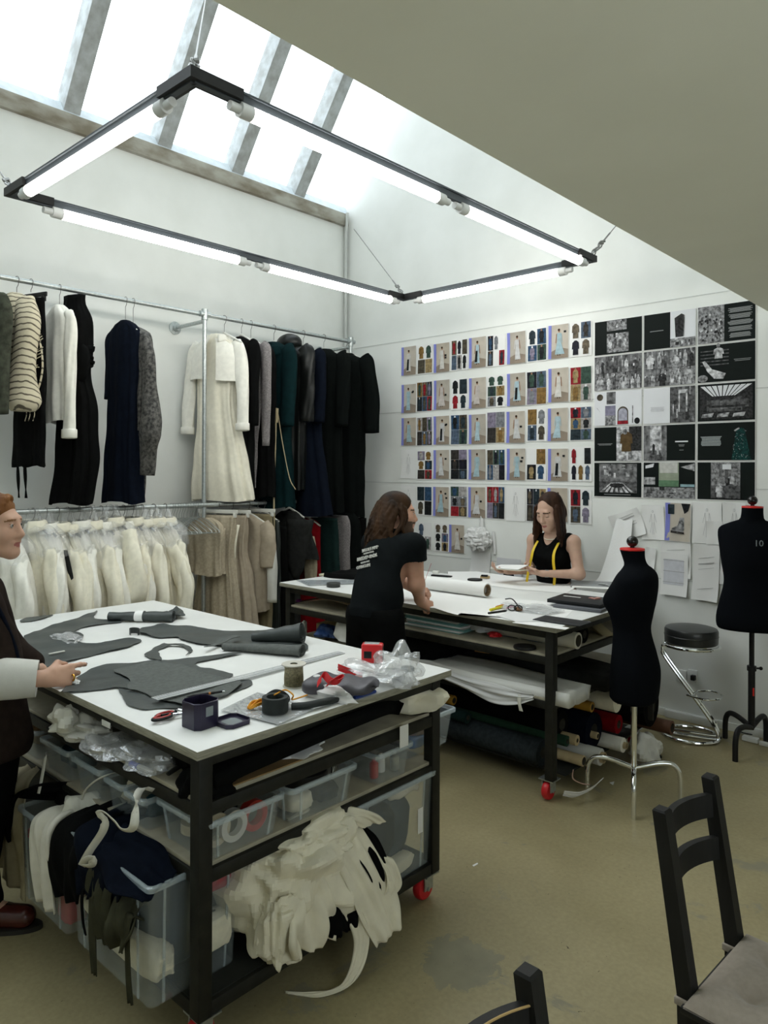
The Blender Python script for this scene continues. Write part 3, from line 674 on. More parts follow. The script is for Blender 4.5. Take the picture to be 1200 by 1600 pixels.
def garment(name, label, cat, y, upper, keys, mats, rz=0.0, fold=(7, .02), sleeves=(), group=None, x=None, seed=0, extra=None, yoff=0.0, bottom_wave=.01, ns=72, npart=None):
    """keys: z, half width, half depth, shift along the width; folds deepen towards the hem"""
    rg = random.Random(seed+int(abs(y)*1000)); x0 = (.42 if upper else .45) if x is None else x
    zt, zb = keys[0][0], keys[-1][0]
    t = thing(name, label, cat, (x0, y, zt), group)
    T = loc2w(y, x0, rz, 0)
    S = spline(keys, 260); S = S[np.argsort(-S[:, 0])]
    th = np.linspace(0, 2*PI, ns, endpoint=False); nz = 46; rings = []
    p1, p2, p3 = [rg.uniform(0, 6.28) for _ in range(3)]; n1 = fold[0]; n2 = n1*2+1
    for i in range(nz):
        z = zt+(zb-zt)*i/(nz-1); u = i/(nz-1)
        w, d, f = [np.interp(-z, -S[:, 0], S[:, j]) for j in (1, 2, 3)]
        c, s = np.cos(th), np.sin(th)
        amp = fold[1]*(.25+.75*u**.8)
        k = np.sin(n1*th+p1+1.6*u)*.65+np.sin(n2*th+p2-2.2*u)*.35
        k2 = .0025*np.sin(9*z*2.2+3*th+p3)*(1 if u < .98 else .3)
        e = 2.5; xx = w*np.sign(c)*np.abs(c)**(2/e); yy = d*np.sign(s)*np.abs(s)**(2/e)
        nx, ny = c/max(w, .03)*.1, s/max(d, .03)*.1; q = np.hypot(nx, ny); nx, ny = nx/q, ny/q
        a = (amp*k+k2)*np.minimum(1, d/.05)
        zz = z+(bottom_wave*np.sin(3*th+p2) if i == nz-1 else 0)
        rings.append(T(np.stack([xx+nx*a+f, yy+ny*a+yoff, np.full(ns, z)+0*zz+(bottom_wave*np.sin(3*th+p2)*max(0, u-.8)*5)], 1)))
    nm = mats if isinstance(mats, list) else [mats]
    MB().loft(rings, 0, (True, False)).build('body', nm[0], t, ang=180)
    for sl in sleeves:
        P = spline(sl['p'], 30); r = np.interp(np.linspace(0, 1, 30), np.linspace(0, 1, len(sl['r'])), sl['r'])
        wr = sl.get('wr', .006); rr = []
        Tn = np.gradient(P, axis=0); Tn /= np.linalg.norm(Tn, axis=1)[:, None]
        th2 = np.linspace(0, 2*PI, 28, endpoint=False); ph = rg.uniform(0, 6)
        for i in range(30):
            uu = np.cross(Tn[i], [0, 1, 0]); uu /= np.linalg.norm(uu); ww = np.cross(Tn[i], uu)
            rad = r[i]+wr*(np.sin(2*th2+ph+i*.35)*.6+np.sin(5*th2-i*.5+ph)*.4)
            rr.append(T(P[i]+(rad*np.cos(th2))[:, None]*uu+(sl.get('fl', .62)*rad*np.sin(th2))[:, None]*ww))
        q = MB().loft(rr, 0, (True, True)).build('sleeve', sl.get('m', nm[0]), t, ang=180)
        if sl.get('cuff'):
            c = MB(); e = P[-1]; dv = Tn[-1]; uu = np.cross(dv, [0, 1, 0]); uu /= np.linalg.norm(uu); ww = np.cross(dv, uu)
            R2 = r[-1]+.008; ring = lambda a, s: T(e+dv*a+(s*R2*np.cos(th2))[:, None]*uu+(.66*s*R2*np.sin(th2))[:, None]*ww)
            c.loft([ring(-.055, 1), ring(-.05, 1.05), ring(.0, 1.06), ring(.004, .98)]); c.build('cuff', sl.get('m', nm[0]), q, ang=60)
    if extra: extra(t, T)
    return t
def collar(z, r, m, h=.06, spread=.07):
    def f(t, T):
        c = MB(); n = 40
        c.grid(lambda u, v: tuple(T((r*math.cos((u-.5)*5.4-PI/2*-1)*(1.1+spread*4*v), r*.8*math.sin((u-.5)*5.4+PI/2*1)*(1.0+spread*5*v)-.01, z+.025+h*(v*(1-v)*4*.35)-h*v*(.55+.6*abs(2*u-1)**2)))), n, 8, th=.003)
        c.build('collar', m, t, ang=180)
    return f
def cover(z, w, d, h):
    def f(t, T):
        c = MB(); th = np.linspace(0, 2*PI, 36, endpoint=False)
        c.loft([T(np.stack([(w*a+.012*np.sin(5*th+z*40))*np.cos(th), (d*a2+.010*np.sin(7*th))*np.sin(th), np.full(36, z+.05-b*h)+.015*np.sin(4*th)*b], 1)) for a, a2, b in ((.12, .3, -.25), (.3, .5, .1), (.75, .9, .3), (1.02, 1.1, .55), (1.06, 1.2, 1.0))], 0, (True, False))
        c.build('dust_cover', M_plasw, t, ang=180)
    return f
def both(*fs): return lambda t, T: [f(t, T) for f in fs]
def slv(side, zsh, wsh, zend, out=.05, r=(.07, .062, .055, .05), cuff=False, m=None, fwd=-.01, wr=.006):
    d = {'p': [(side*(wsh-.045), 0, zsh), (side*(wsh+.01), fwd, zsh-.07), (side*(wsh+out), fwd*2, zsh-(zsh-zend)*.5), (side*(wsh+out*1.25), fwd*3, zend)], 'r': r, 'cuff': cuff, 'wr': wr}
    if m: d['m'] = m
    return d
U = lambda px: at(px, 520, x=.42)[1]
HB = 'black hanger on the upper rail, holding the striped cream jumper'
# -- upper rail, from the left
garment('jacket', 'grey-green textured jacket at the far left of the upper rail', 'jacket', U(-26), True, [(2.90, .05, .04, 0), (2.86, .13, .06, 0), (2.80, .19, .08, 0), (2.5, .18, .09, .01), (2.2, .17, .085, .01)], C_olive, .25, (5, .02), [slv(1, 2.83, .19, 2.12, .02, (.075, .075, .07, .06))])
hanger(U(-26), True, .25, M_blk, 'black hanger at the far left of the upper rail, under the grey-green jacket', 2.86)
def jumper_extra(t, T):
    y0 = 0
    w = MB(); rg = random.Random(3)
    for i in range(15):
        a = np.array([.165+rg.uniform(-.01, .03), -.04, 2.62-i*.022]); b2 = np.array([.235+.03*math.sin(i*.4), -.03, 2.66-i*.025+rg.uniform(-.03, .03)])
        w.tube([T(a), T((a+b2)/2+[0, -.01, rg.uniform(-.015, .0)]), T(b2)], .0028, 5)
    for q in (.02, .05, .09): w.tube(spline([T((.10+q, -.03, 2.18)), T((.10+q+.01, -.035, 2.13)), T((.09+q, -.03, 2.09))], 8), .0026, 5)
    w.tube(spline([T((.18, -.04, 2.68)), T((.235, -.03, 2.6)), T((.262, -.03, 2.45)), T((.24, -.03, 2.33)), T((.2, -.03, 2.26))], 20), .006, 6)
    w.build('loose_yarn', C_stripe, t)
garment('jumper', 'cream knitted jumper with brown stripes and loose yarn, on a black hanger', 'jumper', U(26), True, [(2.93, .03, .04, 0), (2.90, .08, .07, 0), (2.82, .15, .085, 0), (2.6, .155, .09, .0), (2.40, .13, .085, -.02), (2.30, .10, .07, -.03)], C_stripe, .35, (4, .012),
        [{'p': [(.09, -.02, 2.86), (.155, -.05, 2.72), (.15, -.07, 2.5), (.14, -.08, 2.33), (.15, -.08, 2.20), (.15, -.08, 2.15)], 'r': (.075, .085, .085, .10, .125, .085), 'wr': .007, 'fl': .75}], extra=jumper_extra)
hanger(U(26), True, .35, M_blk, HB, 2.885, .16)
def straps(t, T):
    for i, q in enumerate((-.07, .02)):
        b = MB(); b.grid(lambda u, v: tuple(T((q+.02*u+(v-.5)*.03*(.35+1.0*abs(math.sin(u*3.6+i*.4))), -.05, 1.83-.24*u))), 14, 3, th=.003); b.build('strap', C_black, t, ang=180)
garment('trousers', 'black wide trousers with dangling straps, clipped on a black hanger', 'trousers', U(48), True, [(2.90, .155, .03, .0), (2.7, .16, .035, 0), (2.4, .165, .05, 0), (2.1, .17, .055, -.01), (1.80, .175, .055, -.015)], C_black, .12, (4, .018), extra=straps)
hanger(U(48), True, .30, M_blk, 'black clip hanger on the upper rail, holding the black trousers', 2.915, .15, clip=True)
garment('shirt', 'white cotton shirt hanging between the black trousers and the black ruched dress', 'shirt', U(93), True, [(2.90, .03, .03, 0), (2.86, .09, .05, 0), (2.78, .16, .06, 0), (2.5, .16, .07, .0), (2.1, .15, .07, .0)], C_white, .05, (5, .014), [slv(1, 2.82, .16, 1.99, .03, (.05, .052, .05, .055), cuff=True, wr=.010)])
hanger(U(93), True, .05, M_wh, 'white hanger on the upper rail, under the white cotton shirt', 2.86, .15)
def ruche(t, T):
    r = MB(); th = np.linspace(0, 2*PI, 40, endpoint=False)
    for i in range(7):
        z = 2.62-.022*i; a = 1+.08*math.sin(i*2.1)
        r.loft([T(np.stack([(.150*a+dz*.3)*np.cos(th)+.005, (.082*a)*np.sin(th), np.full(40, z+dz)+.018*np.sin(2*th+i)], 1)) for dz in (.010, .004, -.006, -.010)], 0, (True, True))
    r.build('ruched_band', C_black, t, ang=180)
    MB().ball(T((.06, -.085, 2.42)), (.035, .03, .06), n=8).build('pale_label', C_lining, t)
garment('dress', 'long black ruched dress with a high neck, hung straight over the upper rail', 'dress', U(117), True, [(2.985, .09, .035, 0), (2.92, .085, .045, 0), (2.80, .13, .06, .01), (2.62, .135, .07, .01), (2.48, .115, .07, .0), (2.38, .12, .065, .01), (2.22, .155, .07, .02), (2.0, .165, .085, .02), (1.8, .17, .09, .02), (1.54, .165, .09, -.03)], C_black, .3, (6, .022), [{'p': [(.08, -.03, 2.62), (.14, -.05, 2.54), (.135, -.05, 2.44), (.10, -.05, 2.40)], 'r': (.045, .05, .042, .03)}], extra=ruche)
garment('dress', 'long dark navy dress hanging alone near the middle of the upper rail', 'dress', U(196), True, [(2.87, .03, .03, 0), (2.84, .09, .05, 0), (2.76, .155, .06, 0), (2.55, .17, .07, .0), (2.2, .16, .075, .0), (1.9, .175, .085, -.01), (1.54, .205, .09, -.02)], C_navy, .1, (7, .016), [slv(-1, 2.79, .155, 2.3, .0, (.06, .055, .05, .045))])
hanger(U(196), True, .1, M_wh, 'white hanger on the upper rail, under the navy dress', 2.83, .14)
garment('blouse', 'grey and black lace blouse with balloon sleeves beside the navy dress', 'blouse', U(208), True, [(2.83, .03, .03, .02), (2.80, .09, .05, .03), (2.74, .15, .06, .04), (2.5, .16, .07, .05), (2.2, .14, .07, .05), (1.9, .11, .06, .03), (1.56, .10, .06, .0)], C_lace, .1, (6, .018), [{'p': [(.14, -.01, 2.74), (.22, -.03, 2.58), (.26, -.04, 2.35), (.29, -.05, 2.13), (.28, -.05, 2.03), (.26, -.05, 1.92), (.25, -.05, 1.74)], 'r': (.06, .065, .06, .095, .105, .075, .06), 'wr': .009}])
hanger(U(208), True, .1, M_wh, 'white hanger on the upper rail, under the lace blouse', 2.80, .14)
def cape(t, T):
    c = MB(); th = np.linspace(-PI/2+.22, 3*PI/2-.22, 50)
    c.loft([T(np.stack([(w*np.cos(th)), d*np.sin(th)-.012, np.full(50, z)+.012*np.sin(2*th)], 1)) for z, w, d in ((2.86, .10, .07), (2.80, .19, .095), (2.70, .225, .11), (2.6, .235, .115), (2.51, .24, .12))], 0, (False, False), closed=False)
    c.build('shoulder_cape', C_white, t, ang=180)
    collar(2.86, .085, C_white)(t, T)
garment('shirt_dress', 'long cream shirt dress with cape shoulders beside the rail post', 'dress', U(331)+.12, True, [(2.90, .05, .045, 0), (2.86, .10, .06, 0), (2.79, .185, .07, 0), (2.6, .18, .08, .0), (2.3, .17, .085, .0), (2.0, .21, .10, .02), (1.7, .255, .12, .04), (1.53, .275, .10, .05)], C_ivory, .45, (8, .026), [slv(-1, 2.81, .20, 2.08, .05, (.06, .058, .052, .05), True, C_white, wr=.009), slv(1, 2.81, .20, 2.10, .06, (.065, .062, .055, .05), True, C_white, -.03)], extra=cape, x=.33)
hanger(U(331)+.12, True, .45, M_wh, 'white hanger on the upper rail, under the cream shirt dress', 2.86, .16)
garment('dress', 'plain black dress hanging between the cream shirt dress and the grey cardigan', 'dress', U(368)+.06, True, [(2.89, .04, .04, 0), (2.86, .10, .05, 0), (2.79, .18, .06, 0), (2.5, .17, .07, .0), (2.1, .15, .07, .0), (1.55, .15, .07, .0)], C_black, .0, (6, .016), [slv(1, 2.81, .18, 2.14, .02)])
hanger(U(368)+.06, True, .0, M_wh, 'white hanger on the upper rail, under the plain black dress', 2.87, .17)
garment('cardigan', 'grey marl knitted cardigan on the upper rail beside the teal coat', 'cardigan', U(392), True, [(2.88, .04, .04, 0), (2.85, .10, .05, 0), (2.77, .18, .06, 0), (2.5, .15, .05, .0), (2.1, .10, .05, -.02), (1.62, .09, .05, -.05)], C_grey, .05, (6, .015), [slv(1, 2.80, .19, 1.98, .03, (.065, .06, .05, .035))])
hanger(U(392), True, .05, M_wh, 'white hanger on the upper rail, under the grey cardigan', 2.85, .17)
garment('dress', 'sleeveless black dress half hidden between the grey cardigan and the teal coat', 'dress', U(408), True, [(2.85, .05, .04, 0), (2.78, .14, .05, .02), (2.5, .16, .06, .02), (2.0, .17, .07, .0), (1.55, .18, .075, .0)], C_black, .0, (5, .012))
def cord(t, T):
    c = MB(); c.tube(spline([T((.17, -.12, 2.30)), T((.172, -.13, 2.18)), T((.165, -.13, 2.30)), T((.155, -.13, 2.05)), T((.15, -.14, 1.6)), T((.155, -.14, 1.28))], 60), .0075, 8)
    c.tube(spline([T((.175, -.12, 2.25)), T((.23, -.12, 2.0)), T((.30, -.11, 1.72)), T((.36, -.1, 1.62))], 30), .004, 6); c.ball(T((.155, -.14, 1.275)), .010, n=6)
    c.build('cord_belt', fabric('cream_cord', (.42, .35, .22)), t)
    collar(2.82, .10, C_teal, .09, .1)(t, T)
garment('coat', 'dark teal wool coat with a hanging cream cord belt', 'coat', U(428), True, [(2.89, .05, .05, 0), (2.86, .11, .06, 0), (2.79, .19, .075, 0), (2.5, .19, .085, .0), (2.1, .19, .09, .0), (1.7, .22, .095, .0), (1.46, .235, .10, .0)], C_teal, .1, (5, .016), [slv(1, 2.81, .20, 2.15, .03, (.085, .08, .075, .07), fwd=-.025)], extra=cord)
hanger(U(428), True, .1, M_wh, 'white hanger on the upper rail, under the teal coat', 2.86, .18)
def hood(t, T):
    MB().ball(T((.02, -.02, 2.90)), (.13, .10, .085), n=14).build('hood', C_puff, t)
    for i, z in enumerate((2.72, 2.5, 2.3, 2.1)): MB().ball(T((.10, -.125, z)), (.008, .005, .008), n=6).build('snap', M_galv, t)
garment('puffer_coat', 'long shiny black hooded coat with metal snaps next to the teal coat', 'coat', U(452), True, [(2.92, .06, .05, 0), (2.88, .11, .07, 0), (2.79, .20, .09, 0), (2.5, .20, .10, .0), (2.1, .18, .10, .0), (1.6, .17, .10, .0)], C_puff, .1, (5, .02), [slv(1, 2.82, .21, 2.2, .02, (.085, .085, .08, .07), wr=.014)], extra=hood)
garment('coat', 'long flared navy coat between the shiny hooded coat and the black coats', 'coat', U(474), True, [(2.90, .05, .05, 0), (2.87, .10, .06, 0), (2.79, .19, .07, 0), (2.5, .19, .08, .0), (2.1, .19, .09, .02), (1.7, .22, .10, .06), (1.38, .25, .11, .09)], C_navy, .1, (5, .018), [slv(1, 2.81, .20, 2.2, .03, (.08, .075, .07, .065), fwd=-.02)])
hanger(U(474), True, .1, M_wh, 'white hanger on the upper rail, under the navy coat', 2.87, .18)
def lab(t, T):
    b = MB(); b.grid(lambda u, v: tuple(T((-.02+.045*u, -.098, 2.80-.17*v))), 3, 8, th=.002); b.box(T((-.08, -.10, 2.76))-[.0, .0, .004], T((.10, -.10, 2.77)), bev=.001); b.build('fabric_label', C_lining, t)
garment('coat', 'long black coat with a white fabric label showing at the neck', 'coat', U(506), True, [(2.90, .08, .06, 0), (2.87, .12, .07, 0), (2.80, .215, .085, 0), (2.5, .21, .085, .0), (2.1, .20, .09, .0), (1.7, .21, .095, .0), (1.40, .215, .10, .0)], C_ink, .2, (6, .014), [slv(1, 2.82, .22, 2.18, .02, (.085, .08, .075, .07), fwd=-.02)], extra=lab)
hanger(U(506), True, .2, M_wh, 'broad white hanger on the upper rail, in the labelled black coat', 2.87, .2)
garment('coat', 'last black coat on the upper rail, broad square shoulders, nearest the corner', 'coat', U(541), True, [(2.90, .06, .05, 0), (2.87, .11, .06, 0), (2.80, .225, .075, 0), (2.5, .22, .085, .0), (2.1, .21, .09, .0), (1.7, .20, .095, .0), (1.33, .20, .10, .0)], C_ink, .2, (5, .012), [slv(1, 2.82, .235, 2.13, .07, (.09, .085, .08, .075), fwd=-.015)])
hanger(U(541), True, .2, M_wh, 'white hanger on the upper rail, in the last black coat by the corner', 2.87, .2)
# -- lower rail: cream garments in film covers, then empty wire hangers, beige and dark pieces
V = lambda px: at(px, 792, x=.45)[1]
ORD = ['first', 'second', 'third', 'fourth', 'fifth', 'sixth', 'seventh', 'eighth', 'ninth', 'tenth', 'eleventh', 'twelfth', 'thirteenth', 'fourteenth']
def shirt_front(z, w):
    def f(t, T):
        b = MB()
        for i in range(5): b.ball(T((.004, -.085, z-.12-.11*i)), (.007, .004, .007), n=6)
        b.build('button', M_btn, t)
    return f
specs = [(4, 'white padded jacket', C_white, .26, .10, 1), (52, 'cream calico jacket', C_cream, .2, .07, 1), (72, 'white cotton shirt', C_white, .21, .075, 1), (90, 'cream calico shirt', C_cream, .19, .06, 0), (106, 'cream calico jacket with a dark lining showing', C_cream, .21, .06, 1),
         (124, 'pale shirt', C_white, .19, .06, 1), (141, 'cream calico coat', C_cream, .2, .07, 1), (158, 'white satin jacket', C_white, .2, .08, 1), (175, 'puffed cream jacket with a folded sleeve', C_cream, .21, .10, 1), (193, 'narrow white shirt', C_white, .19, .06, 0), (207, 'cream jacket with a charcoal inside', C_cream, .19, .06, 1),
         (222, 'ivory jacket', C_ivory, .2, .07, 1), (240, 'cream jacket with a small collar', C_cream, .2, .07, 1), (258, 'ivory coat', C_ivory, .2, .07, 1)]
for i, (px, nm, m, w, d, cov) in enumerate(specs):
    y = V(px); rz = rnd.uniform(.0, .5); zt = 1.41+rnd.uniform(-.03, .015); zb = rnd.uniform(.46, .60)
    ex = [collar(zt-.01, .075, m, .07, .10)]
    if cov: ex.append(cover(zt-.01, w+.01, d+.035, rnd.uniform(.22, .36)))
    ks = [(zt, .045, .04, 0), (zt-.05, .065, .05, 0), (zt-.10, w*.50, d*.9, 0), (zt-.22, w*.94, d, 0), (zt-.40, w*1.0, d+.015, .01), (zb+.15, w*1.16, d+.02, .02), (zb, w*1.25, d+.02, .03)]
    sl = [slv(1, zt-.18, w*.94, zb+.10+rnd.uniform(-.03, .08), .11, (.058, .066, .066, .055), m=m, fwd=-.03, wr=.016)]
    if i in (8,): sl = [{'p': [(w*.85, -.02, zt-.08), (w+.06, -.06, zt-.28), (w+.10, -.08, zt-.48), (w+.02, -.12, zt-.52), (w-.10, -.14, zt-.44)], 'r': (.07, .085, .09, .075, .06), 'wr': .01}]
    def dark(t, T, i=i, zt=zt, w=w):
        if i in (4, 10):
            c = MB(); c.grid(lambda u, v: tuple(T((w*.55+.055*u+.10*v, -.108-.01*math.sin(u*3), zt-.14-.62*v*(1 if i == 10 else .4)))), 4, 10, th=.004); c.build('dark_lining', C_char, t, ang=180)
    garment('jacket' if 'jacket' in nm or 'coat' in nm else 'shirt', '%s, %s from the left on the lower rail' % (nm, ORD[i]), 'jacket' if 'jacket' in nm or 'coat' in nm else 'shirt', y, False, ks, m, rz, (rnd.choice([5, 6, 7, 9]), .032), sl, 'cream garments on the lower rail', extra=both(*ex, dark), seed=i)
    hanger(y, False, rz, M_wire if i % 3 else M_wh, 'hanger of the %s cream garment from the left on the lower rail' % ORD[i], zt-.02, w*.7, group='hangers in the cream garments')
def wire_hanger(y, rz, tilt):
    t = thing('wire_hanger', 'empty thin wire hanger in the bunch on the lower rail beside the post', 'hanger', (.45, y, 1.5), 'empty wire hangers on the lower rail')
    h = MB(); th = np.linspace(-.5, PI+.25, 10)
    R3 = RZ(rz)@RX(tilt)
    hk = [np.array((.021*math.cos(s), 0, .021*math.sin(s)+.002)) for s in th[::-1]] + [np.array(q) for q in ((.012, 0, -.035), (0, 0, -.06), (0, 0, -.09))]
    tri = [(0, 0, -.09), (.08, 0, -.12), (.2, 0, -.19), (.205, 0, -.205), (.19, 0, -.21), (-.19, 0, -.21), (-.205, 0, -.205), (-.2, 0, -.19), (-.08, 0, -.12), (0, 0, -.09)]
    W = lambda q: np.array(q)@R3.T+np.array([.45, y, 1.5])
    h.tube([W(q) for q in hk], .0019, 5); h.tube([W(q) for q in tri], .0019, 5); h.build('wire', M_galv, t)
for i in range(13): wire_hanger(V(268+i*4.0), .25+rnd.uniform(-.12, .12), rnd.uniform(-.12, .12))
# beige group
def vneck(z, m):
    def f(t, T):
        c = MB(); c.grid(lambda u, v: tuple(T(((.02+.13*u*(1-.3*v)), -.09-.02*math.sin(v*3), z-.02-.27*v-.05*u*v))), 6, 8, th=.006); c.build('front_flap', m, t, ang=180)
    return f
C_sheer = clear('sheer_silk', (.5, .45, .36), trans=.28, rough=.4, gloss=.15)
garment('blouse', 'sheer oat silk blouse on the lower rail right beside the post', 'blouse', V(322), False, [(1.40, .05, .03, 0), (1.36, .14, .04, 0), (1.28, .18, .05, 0), (1.1, .17, .05, 0), (.95, .18, .06, 0)], C_linen, .3, (6, .02))
garment('dress', 'oat linen dress with a loose front flap, clipped on a white hanger', 'dress', V(340), False, [(1.415, .17, .03, 0), (1.3, .17, .05, 0), (1.1, .15, .06, 0), (.9, .17, .07, 0), (.45, .22, .09, 0)], C_linen, .3, (8, .03), extra=vneck(1.34, C_linen))
hanger(V(340), False, .3, M_wh, 'white clip hanger on the lower rail, holding the oat linen dress', 1.43, .2, clip=True)
garment('dress', 'taupe dress with draped neckline beside the oat linen dress', 'dress', V(362), False, [(1.41, .16, .03, 0), (1.3, .15, .05, 0), (1.1, .14, .06, 0), (.9, .19, .08, 0), (.40, .26, .10, 0)], C_taupe, .3, (7, .028), extra=vneck(1.36, C_cream))
hanger(V(362), False, .3, M_wh, 'white clip hanger on the lower rail, holding the taupe dress', 1.425, .19, clip=True)
garment('coat', 'taupe short-sleeved coat with a pale lining on the lower rail', 'coat', V(388), False, [(1.41, .04, .03, 0), (1.38, .10, .05, 0), (1.30, .2, .06, 0), (1.0, .2, .07, 0), (.8, .2, .075, 0), (.62, .205, .075, 0)], C_taupe, .25, (5, .014), [slv(1, 1.32, .2, .98, .02, (.07, .075, .075, .07)), slv(1, 1.30, .21, .70, .05, (.05, .05, .05, .045), m=C_lining)])
hanger(V(388), False, .25, M_wh, 'white hanger on the lower rail, in the taupe coat', 1.385, .18)
garment('trousers', 'khaki cotton trousers hanging beside the taupe coat', 'trousers', V(401), False, [(1.41, .17, .025, 0), (1.2, .17, .04, 0), (.9, .17, .05, 0), (.4, .17, .05, 0)], C_khaki, .2, (4, .01))
hanger(V(401), False, .2, M_wh, 'white clip hanger on the lower rail, holding the khaki trousers', 1.425, .2, clip=True)
garment('trousers', 'black leather trousers hanging between the khaki and plain black ones', 'trousers', V(412), False, [(1.36, .17, .025, 0), (1.2, .18, .04, 0), (.9, .185, .05, 0), (.35, .18, .05, 0)], C_leather, .2, (4, .012))
hanger(V(412), False, .2, M_wh, 'white hanger on the lower rail, above the black leather trousers', 1.39, .17)
garment('trousers', 'plain black trousers next to the black leather ones', 'trousers', V(422), False, [(1.30, .18, .03, 0), (.9, .19, .05, 0), (.3, .19, .05, 0)], C_black, .2, (4, .012))
# dark group
garment('cape', 'short charcoal felt cape with a pointed front near the rail end', 'cape', V(452), False, [(1.42, .07, .05, 0), (1.38, .12, .07, 0), (1.25, .20, .09, 0), (1.1, .25, .11, .0), (1.0, .27, .11, .0)], C_char, .35, (4, .02), extra=lambda t, T: MB().grid(lambda u, v: tuple(T((.05+.27*u-.1*u*v, -.13-.02*math.sin(3*u), 1.36-.42*v-.22*u*(1-abs(2*u-1))*v))), 12, 10, th=.006).build('front_panel', C_char, t, ang=180))
hanger(V(452), False, .35, M_wh, 'white hanger on the lower rail, above the charcoal cape', 1.41, .15)
garment('skirt', 'charcoal skirt hanging below the charcoal cape', 'skirt', V(440), False, [(1.2, .2, .03, 0), (.9, .2, .05, 0), (.4, .2, .06, 0)], C_char, .2, (5, .014))
garment('dress', 'dark red wool dress at the end of the lower rail', 'dress', V(476), False, [(1.35, .10, .04, 0), (1.28, .2, .06, 0), (1.0, .2, .08, 0), (.3, .27, .09, 0)], C_redw, .25, (5, .016), x=.40)
hanger(V(476), False, .25, M_wh, 'white hanger at the end of the lower rail, in the dark red dress', 1.33, .17)
garment('scarf', 'cream cloth strip hanging in front of the dark red dress', 'scarf', V(466), False, [(1.2, .03, .02, 0), (1.1, .05, .025, 0), (.95, .06, .03, 0), (.75, .05, .03, 0)], C_linen, .3, (3, .012), x=.62)
# behind the rail end, on the short end arm
def endg(name, label, cat, px, keys, m, x=.45):
    garment(name, label, cat, at(px, 830, x=x)[1], False, keys, m, .2, (4, .012), x=x)
endg('skirt', 'dark green skirt past the end of the lower rail', 'skirt', 506, [(1.34, .15, .03, 0), (1.0, .17, .05, 0), (.4, .19, .06, 0)], C_green)
endg('coat', 'slim grey-edged dark coat past the end of the lower rail', 'coat', 521, [(1.36, .16, .03, 0), (1.28, .19, .045, 0), (1.0, .19, .04, 0), (.4, .2, .05, 0)], C_grey)
endg('coat', 'dark green-black coat past the grey-edged coat', 'coat', 532, [(1.38, .15, .03, 0), (1.28, .22, .06, 0), (1.0, .22, .06, 0), (.4, .22, .06, 0)], C_ink)
endg('trousers', 'black trousers nearest the rail end post, below the black coats', 'trousers', 545, [(1.33, .2, .04, 0), (1.0, .2, .05, 0), (.4, .2, .05, 0)], C_black)
# ------------------------------------------------------------------ pictures pinned to the back wall
M_paper = mat('white_paper', (.78, .78, .77), .8); M_print_black = mat('black_print', (.004, .007, .006), .6, spec=.12)
pal = {}
def colm(c, n=.35, sc=30):
    k = tuple(round(x, 3) for x in c)
    if k not in pal: pal[k] = mat('print_colour_%d' % len(pal), c, .6, spec=.12, noise=n, nscale=sc)
    return pal[k]
BG1 = [colm(c, .22, 6) for c in ((.50, .44, .36), (.46, .42, .36), (.54, .49, .42))]
BLUE = colm((.22, .24, .62), .15, 8); SKIN_P = colm((.36, .20, .13)); HAIRP = colm((.05, .028, .015)); DRESS = [colm(c, .2) for c in ((.42, .56, .62), (.60, .60, .60), (.55, .50, .47), (.36, .50, .55), (.64, .62, .58))]
FLOORP = colm((.27, .22, .17), .2, 9)
DARKS = [colm(c, .6, 40) for c in ((.018, .02, .022), (.05, .045, .04), (.03, .045, .055), (.10, .085, .06), (.16, .13, .09), (.02, .02, .03))]
BRIGHT = [colm(c, .5, 40) for c in ((.32, .02, .03), (.04, .09, .17), (.25, .15, .05), (.38, .28, .14), (.10, .14, .20), (.45, .43, .42), (.24, .25, .27), (.26, .23, .31), (.05, .09, .07))]
def bw(i): return [colm((v, v*1.0, v*1.03), .8, s) for v, s in ((.55, 35), (.35, 50), (.75, 30), (.14, 40), (.045, 60), (.25, 25))][i % 6]
LIGHT = colm((.70, .71, .74), .06, 5); CAPT = colm((.30, .31, .31), .3, 300); PENC = colm((.40, .40, .41), .1)
class Sheet:
    """one pinned sheet: paper with flat printed areas; u right, v up, both in metres from the lower-left corner"""
    def __init__(s, x, z, w, h, rot=0.0, y=-.004, curl=.003, bottom=.0):
        s.w, s.h = w, h; s.o = np.array([x, y, z]); s.mb = MB(); s.mats = [M_paper]; s.rot = rot; s.curl = curl; s.lay = 0; s.bot = bottom
        s.mb.grid(lambda u, v: s.P(u*w, v*h, 0), 9, 9, th=.0006)
    def P(s, u, v, l):
        a, b = u/s.w*2-1, v/s.h*2-1
        d = -s.curl*(abs(a*b)**1.5)-.0012*l-s.bot*max(0, -b)**2
        c, q = math.cos(s.rot), math.sin(s.rot); uu, vv = u-s.w/2, v-s.h/2
        return tuple(s.o+np.array([uu*c-vv*q+s.w/2, d, uu*q+vv*c+s.h/2]))
    def mi(s, m):
        if m not in s.mats: s.mats.append(m)
        return s.mats.index(m)
    def rect(s, u0, v0, u1, v1, m, l=1):
        n = 4; s.mb.grid(lambda a, b: s.P(u0+(u1-u0)*a, v0+(v1-v0)*b, l), n, n, s.mi(m)); return s
    def poly(s, pts, m, l=2):
        k = s.mi(m); c = np.mean(pts, axis=0); V = [s.P(c[0], c[1], l)]+[s.P(p[0], p[1], l) for p in pts]; n = len(pts)
        s.mb.add(V, [(0, i+1, (i+1) % n+1) for i in range(n)], k); return s
    def oval(s, u, v, a, b, m, l=3): return s.poly([(u+a*math.cos(q), v+b*math.sin(q)) for q in np.linspace(0, 2*PI, 14, endpoint=False)], m, l)
    def build(s, label, group, name='pinned_picture', cat='picture'):
        o = s.mb.build(name, s.mats, None, smooth=True, loc=s.o, ang=30); tag(o, label, cat, group); return o
